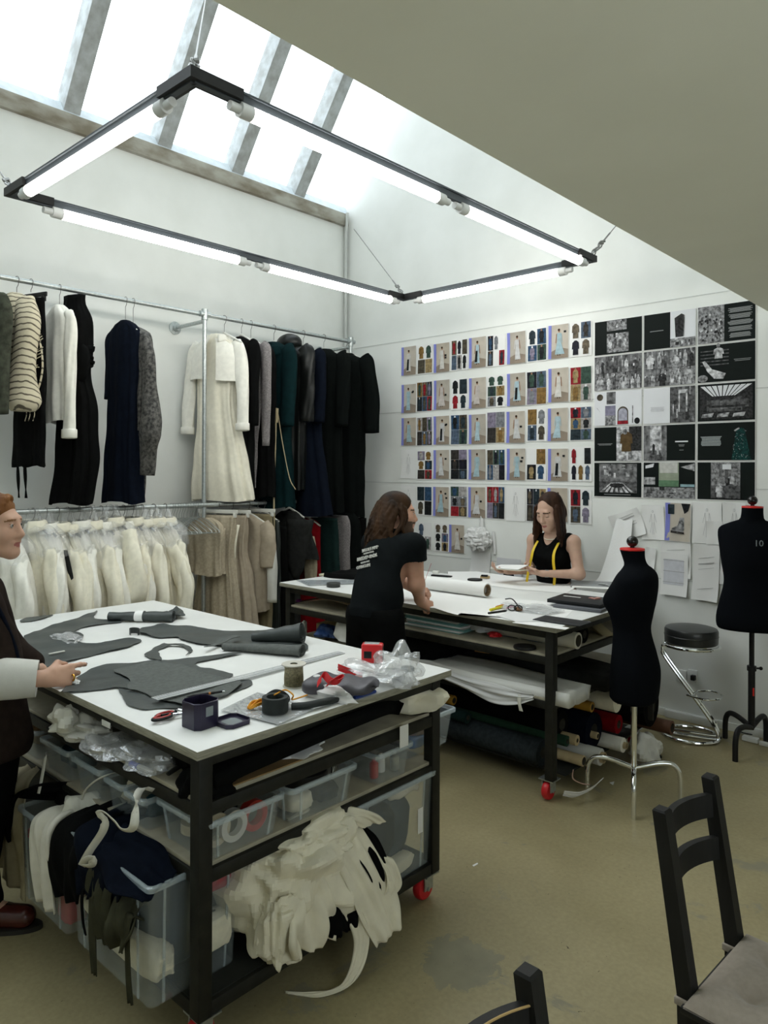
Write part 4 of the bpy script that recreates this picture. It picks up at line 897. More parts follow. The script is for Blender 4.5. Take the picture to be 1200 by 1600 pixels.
def look(s, rg, dress, tall=True, dark=None):
    w, h = s.w, s.h; b = .004
    s.rect(b, b, w-b, h-b, rg.choice(BG1)); s.rect(b, b, w*.17, h-b, BLUE, 2); s.poly([(w*.17, b), (w-b, b), (w-b, h*.26), (w*.55, h*.33), (w*.17, h*.22)], FLOORP, 2)
    cx = w*rg.uniform(.47, .56); f = rg.uniform(.10, .16)*h; top = h*.87
    s.poly([(cx-w*.10, h*.74), (cx+w*.10, h*.74), (cx+w*.085, h*.5), (cx+w*rg.uniform(.1, .28), f), (cx-w*rg.uniform(.1, .26), f), (cx-w*.085, h*.5)], dress, 3)
    for q in (-1, 1): s.poly([(cx+q*w*.09, h*.74), (cx+q*w*.13, h*.72), (cx+q*w*.17, h*.46), (cx+q*w*.13, h*.46)], dress if rg.random() < .6 else SKIN_P, 4)
    if dark: s.poly([(cx-w*.09, h*.55), (cx+w*.02, h*.55), (cx+w*.0, f+.01), (cx-w*.14, f+.01)], dark, 5)
    s.oval(cx, top-h*.06, w*.05, h*.045, SKIN_P, 4); s.oval(cx, top-h*.035, w*.058, h*.035, HAIRP, 5)
    for q in (-1, 1): s.rect(cx+q*w*.05-w*.02, f-h*.04, cx+q*w*.05+w*.02, f, HAIRP, 3)
    for _ in range(rg.choice([0, 0, 1, 2])): x, y = rg.uniform(.68, .8)*w, rg.uniform(.45, .75)*h; s.rect(x, y, x+w*.12, y+h*.06, DARKS[0], 4)
def garmentp(s, rg, x0, y0, x1, y1, m, l=3):
    w, h = x1-x0, y1-y0; c = (x0+x1)/2
    s.poly([(c-w*.12, y1), (c+w*.12, y1), (c+w*.42, y1-h*.15), (c+w*.48, y1-h*.6), (c+w*.33, y1-h*.6), (c+w*.36, y0), (c-w*.36, y0), (c-w*.33, y1-h*.6), (c-w*.48, y1-h*.6), (c-w*.42, y1-h*.15)], m, l)
def mood(s, rg, full=False):
    w, h = s.w, s.h; b = .006 if not full else .004; nx, ny = rg.choice([(2, 2), (2, 3), (2, 2), (3, 2)]); g = .004 if not full else .0015
    cw, ch = (w-2*b)/nx, (h-2*b)/ny
    for i in range(nx):
        for j in range(ny):
            x0, y0 = b+i*cw+g/2, b+j*ch+g/2; x1, y1 = x0+cw-g, y0+ch-g; r = rg.random()
            if full or r < .45:
                s.rect(x0, y0, x1, y1, rg.choice(DARKS+BRIGHT))
                if rg.random() < .75: garmentp(s, rg, x0+cw*.2, y0+ch*.08, x1-cw*.2, y1-ch*.12, rg.choice(DARKS+BRIGHT), 3); s.oval((x0+x1)/2, y1-ch*.1, cw*.09, ch*.07, rg.choice([SKIN_P, HAIRP, LIGHT]), 4)
            elif r < .9: garmentp(s, rg, x0+cw*.1, y0+ch*.05, x1-cw*.1, y1-ch*.05, rg.choice(DARKS+DARKS+BRIGHT), 3)
def sketch(s, rg):
    w, h = s.w, s.h; cx = w*.5
    for q in (-1, 1):
        for a, c in (((cx+q*w*.07, h*.75), (cx+q*w*.05, h*.5)), ((cx+q*w*.05, h*.5), (cx+q*w*.13, h*.2)), ((cx+q*w*.07, h*.75), (cx+q*w*.15, h*.5)), ((cx+q*w*.03, h*.5), (cx+q*w*.03, h*.15))):
            s.poly([a, (a[0]+.0016, a[1]), (c[0]+.0016, c[1]), c], PENC, 2)
    s.oval(cx, h*.82, w*.035, h*.035, PENC, 2); s.oval(cx, h*.82, w*.025, h*.025, M_paper, 3)
RW = ['top', 'second', 'third', 'fourth', 'fifth']; rg = random.Random(11)
rowz = [(2.690, .277), (2.335, .280), (2.020, .272), (1.700, .272), (1.362, .280)]
what = ['pale blue dress', 'white dress', 'grey dress', 'blue-green outfit', 'cream dress']
for r, (z0, h) in enumerate(rowz):
    n = 0
    for c in range(10):
        x = .775+c*.1995+rg.uniform(-.003, .003); sk = (r, c) in ((3, 0), (4, 0), (4, 6))
        s = Sheet(x, z0+rg.uniform(-.006, .006), .188, h+rg.uniform(-.004, .004), rg.uniform(-.008, .008), curl=rg.uniform(.002, .006))
        pos = '%s sheet of the %s picture row' % (['first', 'second', 'third', 'fourth', 'fifth', 'sixth', 'seventh', 'eighth', 'ninth', 'last'][c], RW[r])
        if sk: sketch(s, rg); d = 'pencil figure sketch'
        elif c % 2 == 0: k = rg.randrange(5); look(s, rg, DRESS[k], dark=DARKS[0] if rg.random() < .3 else None); d = 'photo of a model in a %s' % what[k]
        else: mood(s, rg, full=rg.random() < .5); d = 'sheet of small garment pictures'
        s.build(d+', '+pos, 'fashion sheets in rows on the back wall')
for i, (px, py, w, k) in enumerate(((660, 866, .17, 0), (686, 867, .17, 0), (709, 866, .175, 1))):
    a = at(px-7, py, y=0); s = Sheet(a[0], 1.035, w, .26, curl=.004)
    if k: look(s, rg, DRESS[4])
    else: mood(s, rg)
    s.build(['sheet of small garment pictures, first in the short bottom row', 'sheet of small garment pictures, middle of the short bottom row', 'photo of a model in a pale dress, last in the short bottom row'][i], 'fashion sheets in rows on the back wall')
# black mood board: fifteen landscape sheets
bx = [2.778, 3.172, 3.563]; bwid = [.386, .383, .386]
bz = [2.945-.2735*i for i in range(6)]
def text_lines(s, u, v, w, n, dv, m=CAPT, hh=.004, l=3):
    for i in range(n): ww = w*rg.uniform(.75, 1) if n > 1 else w; s.rect(u-ww/2, v-i*dv, u+ww/2, v-i*dv+hh, m, l)
def interior(s, x0, y0, x1, y1, seed, l=2):
    q = random.Random(seed); w, h = x1-x0, y1-y0; s.rect(x0, y0, x1, y1, bw(q.choice([1, 3, 5])), l)
    for i in range(12):
        a, b = x0+q.uniform(0, .85)*w, y0+q.uniform(0, .85)*h; s.rect(a, b, a+q.uniform(.04, .15)*w, min(y1, b+q.uniform(.1, .4)*h), bw(q.randrange(6)), l+1+i*.1)
def persons(s, x0, y0, x1, y1, n, seed, l=4):
    q = random.Random(seed)
    for i in range(n):
        cx = x0+(x1-x0)*(i+.5)/n; h = (y1-y0)*q.uniform(.6, .85); w = (x1-x0)/n*.7; m = bw(q.choice([0, 2, 4, 3])); garmentp(s, None, cx-w/2, y0, cx+w/2, y0+h, m, l); s.oval(cx, y0+h*1.08, w*.13, h*.09, bw(q.choice([0, 2])), l+.5)
desc = [['brightly lit hall interior', 'dark tower block under a pale sky', 'crowded round gathering beside grey text'], ['eight small portraits', 'grid of standing figures', 'reclining pale figure below a white shirt'], ['objects and an arched mirror', 'blank page beside a stone doorway', 'long glass-roofed workshop'], ['person in a brown coat', 'two figures in a bright corridor', 'dark green dress beside a text block'], ['hall with a striped curving floor', 'green room and stairs', 'two long-coated figures before a bright shelf']]
for r in range(5):
    for c in range(3):
        w, h = bwid[c], .2685; s = Sheet(bx[c], bz[r]-h, w, h, curl=.0015, y=-.005); b = .0045
        s.rect(b, b, w-b, h-b, M_print_black)
        k = (r, c)
        if k == (0, 0): interior(s, w*.27, h*.68, w*.68, h*.97, 1); interior(s, w*.27, h*.06, w*.72, h*.60, 2); persons(s, w*.3, h*.18, w*.7, h*.5, 4, 3)
        elif k == (0, 1): s.rect(w*.52, b, w-b, h-b, LIGHT, 2); s.poly([(w*.62, h*.28), (w*.76, h*.28), (w*.78, h*.86), (w*.73, h*.9), (w*.60, h*.80)], bw(4), 3); s.poly([(w*.76, h*.28), (w*.78, h*.28), (w*.795, h*.84), (w*.78, h*.86)], bw(5), 4); interior(s, w*.52, b, w-b, h*.25, 4, 3); text_lines(s, w*.26, h*.5, w*.26, 1, .01, hh=.006)
        elif k == (0, 2):
            s.rect(b, b, w*.47, h-b, bw(1), 2); q = random.Random(5)
            for i in range(60): s.oval(w*q.uniform(.04, .44), h*q.uniform(.08, .75), .007, .009, bw(q.choice([0, 2, 4, 3, 4])), 3+i*.02)
            for i in range(5): text_lines(s, w*.74, h*(.84-.16*i), w*.42, 5, .0065, CAPT, .0042)
        elif r == 1 and c < 2:
            for i in range(4):
                for j in range(2):
                    x0, y0 = b+i*(w-2*b)/4, b+j*(h-2*b)/2; x1, y1 = x0+(w-2*b)/4-.002, y0+(h-2*b)/2-.002; interior(s, x0, y0, x1, y1, 20+i+4*j+9*c); persons(s, x0, y0, x1, y1*.98, 1+(i+j+c) % 2, 40+i+4*j+9*c)
        elif k == (1, 2):
            for i in range(5): s.rect(w*.06, h*(.45+.09*i), w*.55, h*(.48+.09*i), bw(3), 2)
            garmentp(s, None, w*.28, h*.62, w*.47, h*.9, bw(2), 3); s.oval(w*.37, h*.95, .012, .016, bw(1), 4)
            s.poly([(w*.09, h*.56), (w*.14, h*.58), (w*.24, h*.36), (w*.36, h*.3), (w*.5, h*.22), (w*.46, h*.08), (w*.3, h*.1), (w*.18, h*.3)], bw(2), 4); s.oval(w*.1, h*.12, .035, .025, bw(1), 3); text_lines(s, w*.78, h*.55, w*.32, 2, .010)
        elif k == (2, 0):
            s.rect(b, b, w-b, h-b, LIGHT, 2); s.oval(w*.13, h*.83, .026, .026, DARKS[3], 3); s.rect(w*.27, h*.62, w*.46, h*.97, bw(5), 3); s.rect(w*.24, h*.3, w*.46, h*.58, colm((.25, .24, .33)), 3); s.rect(w*.24, b, w*.46, h*.3, bw(1), 3)
            s.poly([(w*.5+w*.22*(.5+.5*math.cos(q)), h*.38+h*.16*math.sin(q)) for q in np.linspace(0, PI, 12)]+[(w*.5, h*.04), (w*.72, h*.04)], DARKS[3], 3); s.poly([(w*.52+w*.18*(.5+.5*math.cos(q)), h*.37+h*.12*math.sin(q)) for q in np.linspace(0, PI, 12)]+[(w*.52, h*.14), (w*.70, h*.14)], colm((.42, .42, .5)), 4); s.rect(w*.5, h*.04, w*.72, h*.13, BRIGHT[0], 5)
            s.oval(w*.9, h*.12, .022, .024, DARKS[0], 3); s.rect(w*.8, h*.06, w*.82, h*.55, bw(1), 3); s.poly([(w*.06, h*.55), (w*.13, h*.42), (w*.14, h*.40), (w*.07, h*.52)], DARKS[0], 4)
        elif k == (2, 1): s.rect(b, b, w*.52, h-b, LIGHT, 2); text_lines(s, w*.28, h*.45, w*.3, 4, .009, colm((.5, .5, .52)), .003, 3); interior(s, w*.53, b, w-b, h-b, 60); s.rect(w*.68, h*.3, w*.85, h*.9, bw(2), 5); s.rect(w*.71, h*.3, w*.82, h*.8, bw(3), 6)
        elif k == (2, 2):
            s.rect(w*.05, h*.06, w*.95, h*.94, bw(4), 2)
            for i in range(9): s.poly([(w*(.06+.1*i), h*.93), (w*(.14+.1*i), h*.93), (w*(.30+.045*i), h*.66), (w*(.27+.045*i), h*.66)], LIGHT, 3)
            for i in range(16): q = random.Random(70+i); s.rect(w*q.uniform(.06, .85), h*q.uniform(.12, .6), w*q.uniform(.06, .85)*.02+w*q.uniform(.1, .9), h*q.uniform(.3, .62), bw(q.choice([3, 4, 5])), 4+i*.05)
            for i in range(3): s.poly([(w*(.1+.27*i), h*.2), (w*(.3+.27*i), h*.23), (w*(.27+.27*i), h*.12), (w*(.08+.27*i), h*.11)], bw(0), 6)
        elif k == (3, 0): s.rect(w*.48, b, w-b, h-b, bw(2), 2); s.rect(w*.74, h*.3, w-b, h-b, bw(4), 3); garmentp(s, None, w*.55, h*.28, w*.82, h*.84, colm((.11, .07, .03)), 4); s.oval(w*.66, h*.84, .018, .022, bw(1), 5); s.rect(w*.72, h*.05, w*.8, h*.3, bw(1), 4); text_lines(s, w*.24, h*.5, w*.34, 2, .008)
        elif k == (3, 1): s.rect(b, b, w*.46, h-b, bw(5), 2); s.rect(w*.14, h*.3, w*.36, h*.97, bw(2), 3); s.poly([(w*.1, b), (w*.42, b), (w*.32, h*.3), (w*.18, h*.3)], bw(3), 3); persons(s, w*.17, h*.18, w*.33, h*.6, 2, 9); s.rect(w*.62, h*.51, w*.86, h*.545, LIGHT, 3); text_lines(s, w*.74, h*.43, w*.12, 2, .009); text_lines(s, w*.74, h*.29, w*.08, 1, .009)
        elif k == (3, 2):
            text_lines(s, w*.25, h*.62, w*.37, 9, .0075, colm((.42, .46, .46), .3, 300), .0045); s.poly([(w*.6, b), (w*.93, b), (w*.82, h*.8), (w*.76, h*.86), (w*.68, h*.75)], colm((.008, .06, .055), .8, 90), 3); q = random.Random(9)
            for i in range(40): s.oval(w*(.75+q.uniform(-.12, .12)), h*q.uniform(.05, .7), .0016, .0016, LIGHT, 4)
            s.poly([(w*.64, h*.78), (w*.73, h*.86), (w*.74, h*.82), (w*.66, h*.75)], bw(0), 4); s.poly([(w*.8, h*.8), (w*.85, h*.76), (w*.84, h*.74)], bw(1), 4)
        elif k == (4, 0):
            s.rect(w*.12, h*.13, w*.9, h*.95, bw(3), 2); interior(s, w*.12, h*.45, w*.9, h*.95, 81, 3)
            for i in range(7): s.poly([(w*(.13+.11*i), h*.14), (w*(.19+.11*i), h*.14), (w*(.4+.035*i), h*.42), (w*(.37+.035*i), h*.42)], bw(2), 6)
            s.oval(w*.5, h*.34, .06, .018, bw(4), 7); text_lines(s, w*.5, h*.07, w*.55, 1, .01, hh=.005)
        elif k == (4, 1):
            s.poly([(w*.05, h*.9), (w*.22, h*.96), (w*.2, h*.86), (w*.05, h*.82)], LIGHT, 2); s.rect(w*.02, h*.38, w*.24, h*.58, bw(0), 2); s.rect(w*.31, h*.33, w*.69, h*.98, colm((.30, .34, .26), .2), 2); s.rect(w*.31, h*.33, w*.69, h*.5, colm((.12, .22, .13), .3), 3); s.rect(w*.33, h*.7, w*.67, h*.98, colm((.55, .55, .52), .2), 3); s.poly([(w*.72, h*.86), (w*.98, h*.96), (w*.98, h*.75)], bw(0), 2); s.rect(w*.72, h*.33, w*.98, h*.4, colm((.3, .45, .5)), 2)
            interior(s, w*.02, b, w*.98, h*.31, 85, 2)
        else: interior(s, w*.25, h*.05, w*.75, h*.98, 90); s.rect(w*.25, h*.05, w*.75, h*.38, bw(3), 4.5); s.rect(w*.45, h*.8, w*.6, h*.93, LIGHT, 5); persons(s, w*.3, h*.08, w*.7, h*.58, 2, 91, 6)
        s.build('black sheet with %s, %s row of the black board' % (desc[r][c], RW[r]), 'black picture board sheets')
# loose drawings below and beside the board
G2 = 'loose drawings pinned low on the back wall'
def loose(px0, py0, px1, py1, label, rot=0.0, y=-.006, kind='sk', curl=.012, bottom=.0):
    a, b = at(px0, py1, y=y), at(px1, py0, y=y); s = Sheet(a[0], a[2], b[0]-a[0], b[2]-a[2], rot, y, curl, bottom); w, h = s.w, s.h
    if kind == 'sk': sketch(s, rg)
    if kind == 'table':
        s.rect(w*.1, h*.25, w*.85, h*.85, colm((.62, .63, .68), .1), 1)
        for q in (.82, .3, .56): s.rect(w*.08, h*q, w*.87, h*q+.004, PENC, 2)
    if kind == 'lines':
        for i in range(6): q = rg.uniform(.15, .8); s.poly([(w*.2, h*q), (w*.2, h*q+.002), (w*.8, h*(q+.06)), (w*.8, h*(q+.06)-.002)], PENC, 2)
    if kind == 'photo': s.rect(.004, .004, w-.004, h-.004, BG1[2]); s.rect(.004, .004, w*.2, h-.004, BLUE, 2); s.poly([(w*.24, h*.25), (w*.7, h*.22), (w*.75, h*.32), (w*.74, h*.62), (w*.58, h*.62), (w*.5, h*.42), (w*.28, h*.34)], bw(1), 3); s.poly([(w*.24, h*.22), (w*.75, h*.20), (w*.75, h*.25), (w*.24, h*.28)], DARKS[1], 4); s.rect(w*.12, h*.7, w*.36, h*.95, DARKS[2], 3); s.poly([(w*.62, h*.98), (w*.98, h*.98), (w*.9, h*.8), (w*.75, h*.72)], DARKS[0], 3)
    if kind == 'skirt': s.rect(.004, .004, w-.004, h-.004, LIGHT, 1); s.poly([(w*.3, h*.46), (w*.7, h*.46), (w*.85, .006), (w*.12, .006)], DARKS[0], 3); s.oval(w*.5, h*.5, w*.2, h*.05, bw(0), 4)
    if kind == 'orange':
        for q in (.55, .35): s.rect(w*.25, h*q, w*.6, h*q+.012, colm((.8, .2, .03)), 2)
    s.build(label, G2)
loose(957, 800, 1006, 840, 'white crumpled drawing sheet tilted high, left of the boot photo', .35, -.012, 'lines', .025)
loose(1003, 790, 1038, 842, 'pencil drawing sheet directly left of the boot photo', .03, -.006, 'sk')
loose(1039, 786, 1080, 845, 'photo of an ankle boot with a blue strip, below the black board', -.02, -.012, 'photo', .012)
loose(1082, 786, 1128, 848, 'pale drawing sheet right of the boot photo, small sketch at its top', 0, -.004, 'sk')
loose(1129, 786, 1166, 850, 'pale drawing sheet under the last column of the black board', 0, -.005, 'sk')
loose(1104, 815, 1130, 850, 'small blank tissue sheet overlapping the pale drawing sheets', .01, -.012, 'none')
loose(1033, 848, 1080, 900, 'pale garment drawing below the boot photo', .0, -.005, 'lines')
loose(1033, 866, 1075, 928, 'white sheet with a printed table, bottom of the drawings', -.02, -.013, 'table', .012, .01)
loose(1083, 852, 1124, 936, 'tall white sheet with a coat pattern drawing, lowest of the drawings', -.03, -.010, 'lines', .014, .012)
loose(1125, 858, 1143, 912, 'white note sheet with two orange marks beside the right dress form', .0, -.005, 'orange')
loose(1008, 856, 1024, 890, 'narrow pale sheet on the wall behind the front dress form', -.1, -.01, 'none')
loose(776, 874, 815, 915, 'sheet with a black skirt photo low on the wall behind the table', .0, -.02, 'skirt', .006)
loose(898, 838, 908, 872, 'white sheet peeling off the wall behind the standing woman', .2, -.02, 'lines', .02, .02)
loose(736, 862, 766, 898, 'blank grey card hanging low on the wall behind the table', -.08, -.012, 'none', .008, .015)
# torn tissue bunch and the long strip rolling onto the table
C_tis = mat('tissue_paper', (.66, .66, .65), .85, bump=.3, bscale=60)
def crumple(name, label, cat, c, r, seed, m, n=26, amp=.35):
    q = random.Random(seed); K = [(np.array([q.gauss(0, 1) for _ in range(3)]), q.uniform(0, 6)) for _ in range(9)]
    def fn(u, v):
        ph = (v-.5)*PI*.96; th = u*2*PI; d = np.array([math.cos(ph)*math.cos(th), math.cos(ph)*math.sin(th), math.sin(ph)])
        k = sum(abs(math.sin(3.1*a@d*1.3+p)) for a, p in K)/9
        return tuple(np.array(c)+d*np.array(r)*(1-amp+amp*2*k))
    return tag(MB().grid(fn, n*2, n).build(name, m, None, loc=c, ang=25), label, cat)
a = at(747, 842, y=-.05); crumple('tissue_bunch', 'torn crumpled white tissue bunch pinned to the wall beside the last model photo', 'paper', a, (.11, .045, .09), 5, C_tis, amp=.5)
st = MB(); p0, p1 = at(753, 808, y=-.02), at(752, 833, y=-.03); st.grid(lambda u, v: tuple(p0+(p1-p0)*v+np.array([.03*(u-.5)*(1+v), -.01*math.sin(u*3), .012*math.sin(u*5)])), 6, 6, th=.002)
tag(st.build('tissue_strip', C_tis), 'narrow twisted tissue strip hanging above the crumpled tissue bunch', 'paper')
st = MB(); p0, p1 = at(771, 830, y=-.01), at(773, 866, y=-.012); st.grid(lambda u, v: tuple(p0+(p1-p0)*v+np.array([.028*(u-.5), -.01*math.sin(u*3)*v, .0])), 4, 6, th=.002)
tag(st.build('tissue_scrap', C_tis), 'slim white paper scrap on the wall right of the tissue bunch', 'paper')
a0, a1 = at(976, 812, y=-.015), at(946, 925, y=-.35)
st = MB()
P = spline([a0, a0*.6+a1*.4+[0, .03, -.02], at(955, 905, y=-.26), at(942, 916, y=-.36), at(940, 914, y=-.42)], 30)
st.grid(lambda u, v: tuple(P[min(29, int(v*29))]+np.array([.13*(u-.5)*(1+.9*v), 0, .008*math.sin(9*u+3*v)])), 8, 30, th=.002)
tag(st.build('paper_strip', C_tis), 'long white pattern-paper strip hanging from the wall down to the far table end', 'paper')
# ------------------------------------------------------------------ things on the near cutting table
M_lth = mat('grey_leather', (.062, .072, .070), .42, spec=.35, noise=.25, nscale=14, bump=.22, bscale=45)
M_lthb = mat('grey_leather_suede_side', (.125, .135, .128), .9, spec=.1, noise=.2, nscale=60, bump=.3, bscale=200)
def zp(pts, ox, oy, sc, z=ZT): return [at(ox+x/sc, oy+y/sc, z=z) for x, y in pts]
ZA = lambda p, z=ZT: zp(p, 0, 930, 3.4286, z)      # crops of the photo the outlines were read from
ZB = lambda p, z=ZT: zp(p, 200, 930, 4.0, z)
def hide(name, label, pts, th, m, lift=.006, seed=0, cat='leather piece', z=ZT, sub=6):
    """flat piece of leather lying on a table, its edges slightly lifting"""
    P = np.array(pts); Q = np.roll(P, -1, 0); P = np.stack([P*.86+Q*.14, P*.14+Q*.86], 1).reshape(-1, 3); Q = np.roll(P, -1, 0); P = np.concatenate([np.stack([p+(q-p)*t for t in np.arange(0, 1, 1/max(1, int(np.linalg.norm(q-p)/.02)))]) for p, q in zip(P, Q)]); P = P+np.stack([.002*np.sin(P[:, 1]*90+seed), .002*np.sin(P[:, 0]*80+seed), 0*P[:, 0]], 1)
    q = random.Random(seed); ph = [q.uniform(0, 6) for _ in range(4)]
    bm = bmesh.new(); vs = [bm.verts.new((p[0], p[1], 0)) for p in P]; f = bm.faces.new(vs)
    bmesh.ops.triangulate(bm, faces=[f])
    for _ in range(6):
        E = [e for e in bm.edges if e.calc_length() > .035]
        if not E: break
        bmesh.ops.subdivide_edges(bm, edges=E, cuts=1); bmesh.ops.triangulate(bm, faces=[f for f in bm.faces if len(f.verts) > 3])
    bm.verts.index_update(); v = np.array([w.co[:] for w in bm.verts]); F = [tuple(w.index for w in f.verts) for f in bm.faces]
    bd = [(e.verts[0].index, e.verts[1].index) for e in bm.edges if len(e.link_faces) == 1]; bm.free()
    h = lift*(.5+.5*np.sin(v[:, 0]*17+v[:, 1]*11+ph[0])*np.sin(v[:, 1]*23-v[:, 0]*7+ph[1]))
    dn = min(np.linalg.norm(v[:, None, :2]-P[None, :, :2], axis=2).min(1).max(), 1); d = np.linalg.norm(v[:, None, :2]-P[None, :, :2], axis=2).min(1)
    h += lift*.8*np.exp(-(d/.02)**2)*(.5+.5*np.sin(v[:, 0]*31+ph[2])*np.sin(v[:, 1]*27+ph[3]))
    top = v.copy(); top[:, 2] = z+h+th; bot = v.copy(); bot[:, 2] = z+h*.9
    nrm = [np.cross(v[b]-v[a], v[c]-v[a])[2] for a, b, c in F]
    F = [t if n > 0 else t[::-1] for t, n in zip(F, nrm)]; n = len(v)
    b = MB().add(np.vstack([top, bot]), F+[tuple(i+n for i in t[::-1]) for t in F]+[(a, c, c+n, a+n) for a, c in bd])
    return tag(b.build(name, m, None, loc=(*v[:, :2].mean(0), z), recalc=True, ang=40), label, cat)
hide('leather_piece', 'large dark grey hide at the far left of the table, under the crumpled film', ZA([(120, 230), (200, 195), (240, 182), (330, 150), (410, 128), (490, 100), (525, 84), (498, 128), (560, 138), (640, 138), (655, 150), (560, 158), (440, 178), (395, 198), (450, 215), (440, 235), (393, 248), (450, 260), (530, 265), (600, 250), (680, 234), (768, 247), (690, 285), (560, 312), (400, 352), (225, 400), (90, 395)]), .0016, M_lth, .007, 1)
hide('leather_piece', 'narrow dark grey strip along the back edge of the table, beside the seated film', ZA([(100, 150), (135, 128), (200, 118), (290, 107), (240, 128), (180, 142)]), .0016, M_lth, .006, 2)['label'] = 'narrow dark grey leather strip along the far edge behind the large hide'
hide('leather_piece', 'long grey leather piece running under the two rolled ends at the right', ZB([(62, 240), (90, 210), (200, 186), (330, 200), (400, 205), (560, 230), (800, 228), (870, 240), (1030, 270), (1130, 320), (1120, 350), (1040, 372), (880, 362), (640, 328), (430, 312), (330, 284), (310, 268), (180, 274), (90, 250)]), .0016, M_lth, .010, 3)
hide('leather_piece', 'small hook-shaped grey offcut with a thin curling tail, mid table', ZB([(95, 382), (150, 345), (222, 300), (252, 312), (340, 316), (388, 330), (408, 352), (358, 388), (384, 356), (340, 328), (262, 322), (186, 350), (198, 380), (216, 420), (160, 412)]), .0016, M_lth, .006, 4, sub=4)
hide('leather_piece', 'dark grey hide lying under the lighter suede piece by the hand', ZA([(325, 532), (370, 480), (420, 440), (480, 405), (560, 380), (640, 370), (740, 364), (900, 352), (1060, 343)])+ZB([(540, 378), (640, 370), (728, 368), (600, 395), (440, 425), (418, 440), (440, 455), (520, 468), (600, 490), (668, 505), (560, 560), (300, 600), (120, 640)])+ZA([(900, 560), (640, 500), (480, 520)]), .0016, M_lth, .006, 5, sub=5)
hide('leather_piece', 'curved dark grey lobe nearest the table corner, under the ruler end', ZA([(628, 500), (760, 535), (900, 575), (1010, 600), (985, 612), (860, 612), (770, 619), (705, 606), (672, 585), (655, 545)]), .0016, M_lth, .004, 6)
hide('leather_piece', 'light grey suede piece with the pen on it, in front of the hand', ZB([(-95, 478), (-30, 455), (60, 435), (180, 425), (300, 430), (450, 480), (570, 524), (700, 540), (712, 560), (640, 620), (500, 668), (365, 697), (250, 668), (150, 640), (60, 605), (0, 597), (-10, 560), (20, 545), (-20, 515)], ZT+.006), .0016, M_lthb, .005, 7, z=ZT+.006)
hide('leather_piece', 'small pointed dark grey offcut right of the pen', ZB([(560, 590), (700, 538), (766, 533), (782, 565), (700, 600), (560, 640), (600, 610)]), .0016, M_lth, .003, 8)
# rolls of leather
def roll(name, label, a, b, r0, r1, m, cat, turns=2.6, flat=1.0, band=None, rise=None):
    a, b = np.array(a), np.array(b); u = (b-a)/np.linalg.norm(b-a); w = np.cross([0, 0, 1], u); w /= np.linalg.norm(w); up = np.cross(u, w)
    mb = MB(); th = np.linspace(0, turns*2*PI, int(turns*26)); n = len(th)
    def fn(s, t):
        i = min(n-1, int(t*(n-1))); R = (r0+(r1-r0)*s); rr = R*(.45+.55*(th[i]/th[-1])); q = th[i]+2.4
        return tuple(a+(b-a)*s+w*rr*math.cos(q)+up*(rr*math.sin(q)*flat)+up*.0015*math.sin(s*19+q))
    mb.grid(fn, 18, n, th=.0016)
    o = mb.build(name, m, None, loc=(a+b)/2, ang=60); tag(o, label, cat)
    if band:
        c = a+(b-a)*band[0]; t2 = np.linspace(0, 2*PI, 30, endpoint=False); rr = (r0+(r1-r0)*band[0])*1.06
        ring = lambda s, k: c+u*s+(w[None]*np.cos(t2)[:, None]+up[None]*np.sin(t2)[:, None]*flat)*rr*k
        MB().loft([ring(-band[1], 1.0), ring(-band[1], 1.03), ring(band[1], 1.03), ring(band[1], 1.0)], 0, (False, False)).build('paper_band', M_paper, o, loc=tuple(c))
    return o
p = ZB([(700, 262), (1112, 205)], ZT+.045)
roll('leather_roll', 'rolled end of grey leather, upper of the two at the table right side', ZB([(780, 262)], ZT+.02)[0], ZB([(1090, 232)], ZT+.055)[0], .022, .052, M_lth, 'leather roll')
roll('leather_roll', 'flatter folded roll of grey leather, lower of the two at the right side', ZB([(600, 318)], ZT+.018)[0], ZB([(1090, 345)], ZT+.026)[0], .026, .046, M_lthb, 'leather roll', flat=.55)
roll('leather_roll', 'bundle of rolled grey leather held by a white paper band at the far side', ZA([(585, 112)], ZT+.028)[0], ZA([(930, 112)], ZT+.030)[0], .032, .042, M_lth, 'leather roll', flat=.72, band=(.48, .022))
hide('leather_piece', 'loose pointed flap of grey leather at the banded bundle end', ZA([(860, 130), (900, 95), (950, 85), (1000, 128), (930, 134)]), .0016, M_lth, .03, 9)
hide('leather_strap', 'thin strip of grey leather curling off the lower roll', ZB([(470, 342), (500, 325), (560, 300), (700, 270), (700, 285), (560, 312), (510, 335)], ZT+.014), .0014, M_lthb, .012, 10, cat='strip', z=ZT+.014)
def ring_scrap(c, r, label):
    t = np.linspace(0, 4.8, 30); b = MB(); b.grid(lambda u, v: (c[0]+r*math.cos(4.8*u)*1.5, c[1]+r*math.sin(4.8*u), ZT+.002+.03*v), 24, 3, th=.0016); tag(b.build('leather_curl', M_lth), label, 'leather curl')
q = ZB([(40, 248)])[0]; ring_scrap(q, .022, 'small standing curl of grey leather at the left tip of the long piece')
q = ZA([(635, 128)])[0]; ring_scrap(q, .024, 'small standing curl of grey leather just below the banded bundle')
M_film = clear('crumpled_film', (.72, .74, .75), trans=.55, rough=.15, gloss=.45, bump=.9, bscale=40)
M_bagm = clear('polythene_bag', (.82, .85, .86), trans=.62, rough=.12, gloss=.45, bump=1.0, bscale=28)
FC = {}
def facets(d, seed, n=26):
    """piecewise-flat creases: a sum of folds across random planes"""
    if seed not in FC:
        q = np.random.RandomState(seed); a = q.normal(size=(n, 3)); a /= np.linalg.norm(a, axis=1)[:, None]; FC[seed] = (a, q.uniform(-1, 1, n), q.choice([-1, 1], n)*q.uniform(.5, 1, n), q.uniform(1.2, 3.2, n))
    a, c, w, f = FC[seed]; return float((w*(np.abs((a@d*f+c) % 2-1)-.5)).sum())*1.9/n**.5
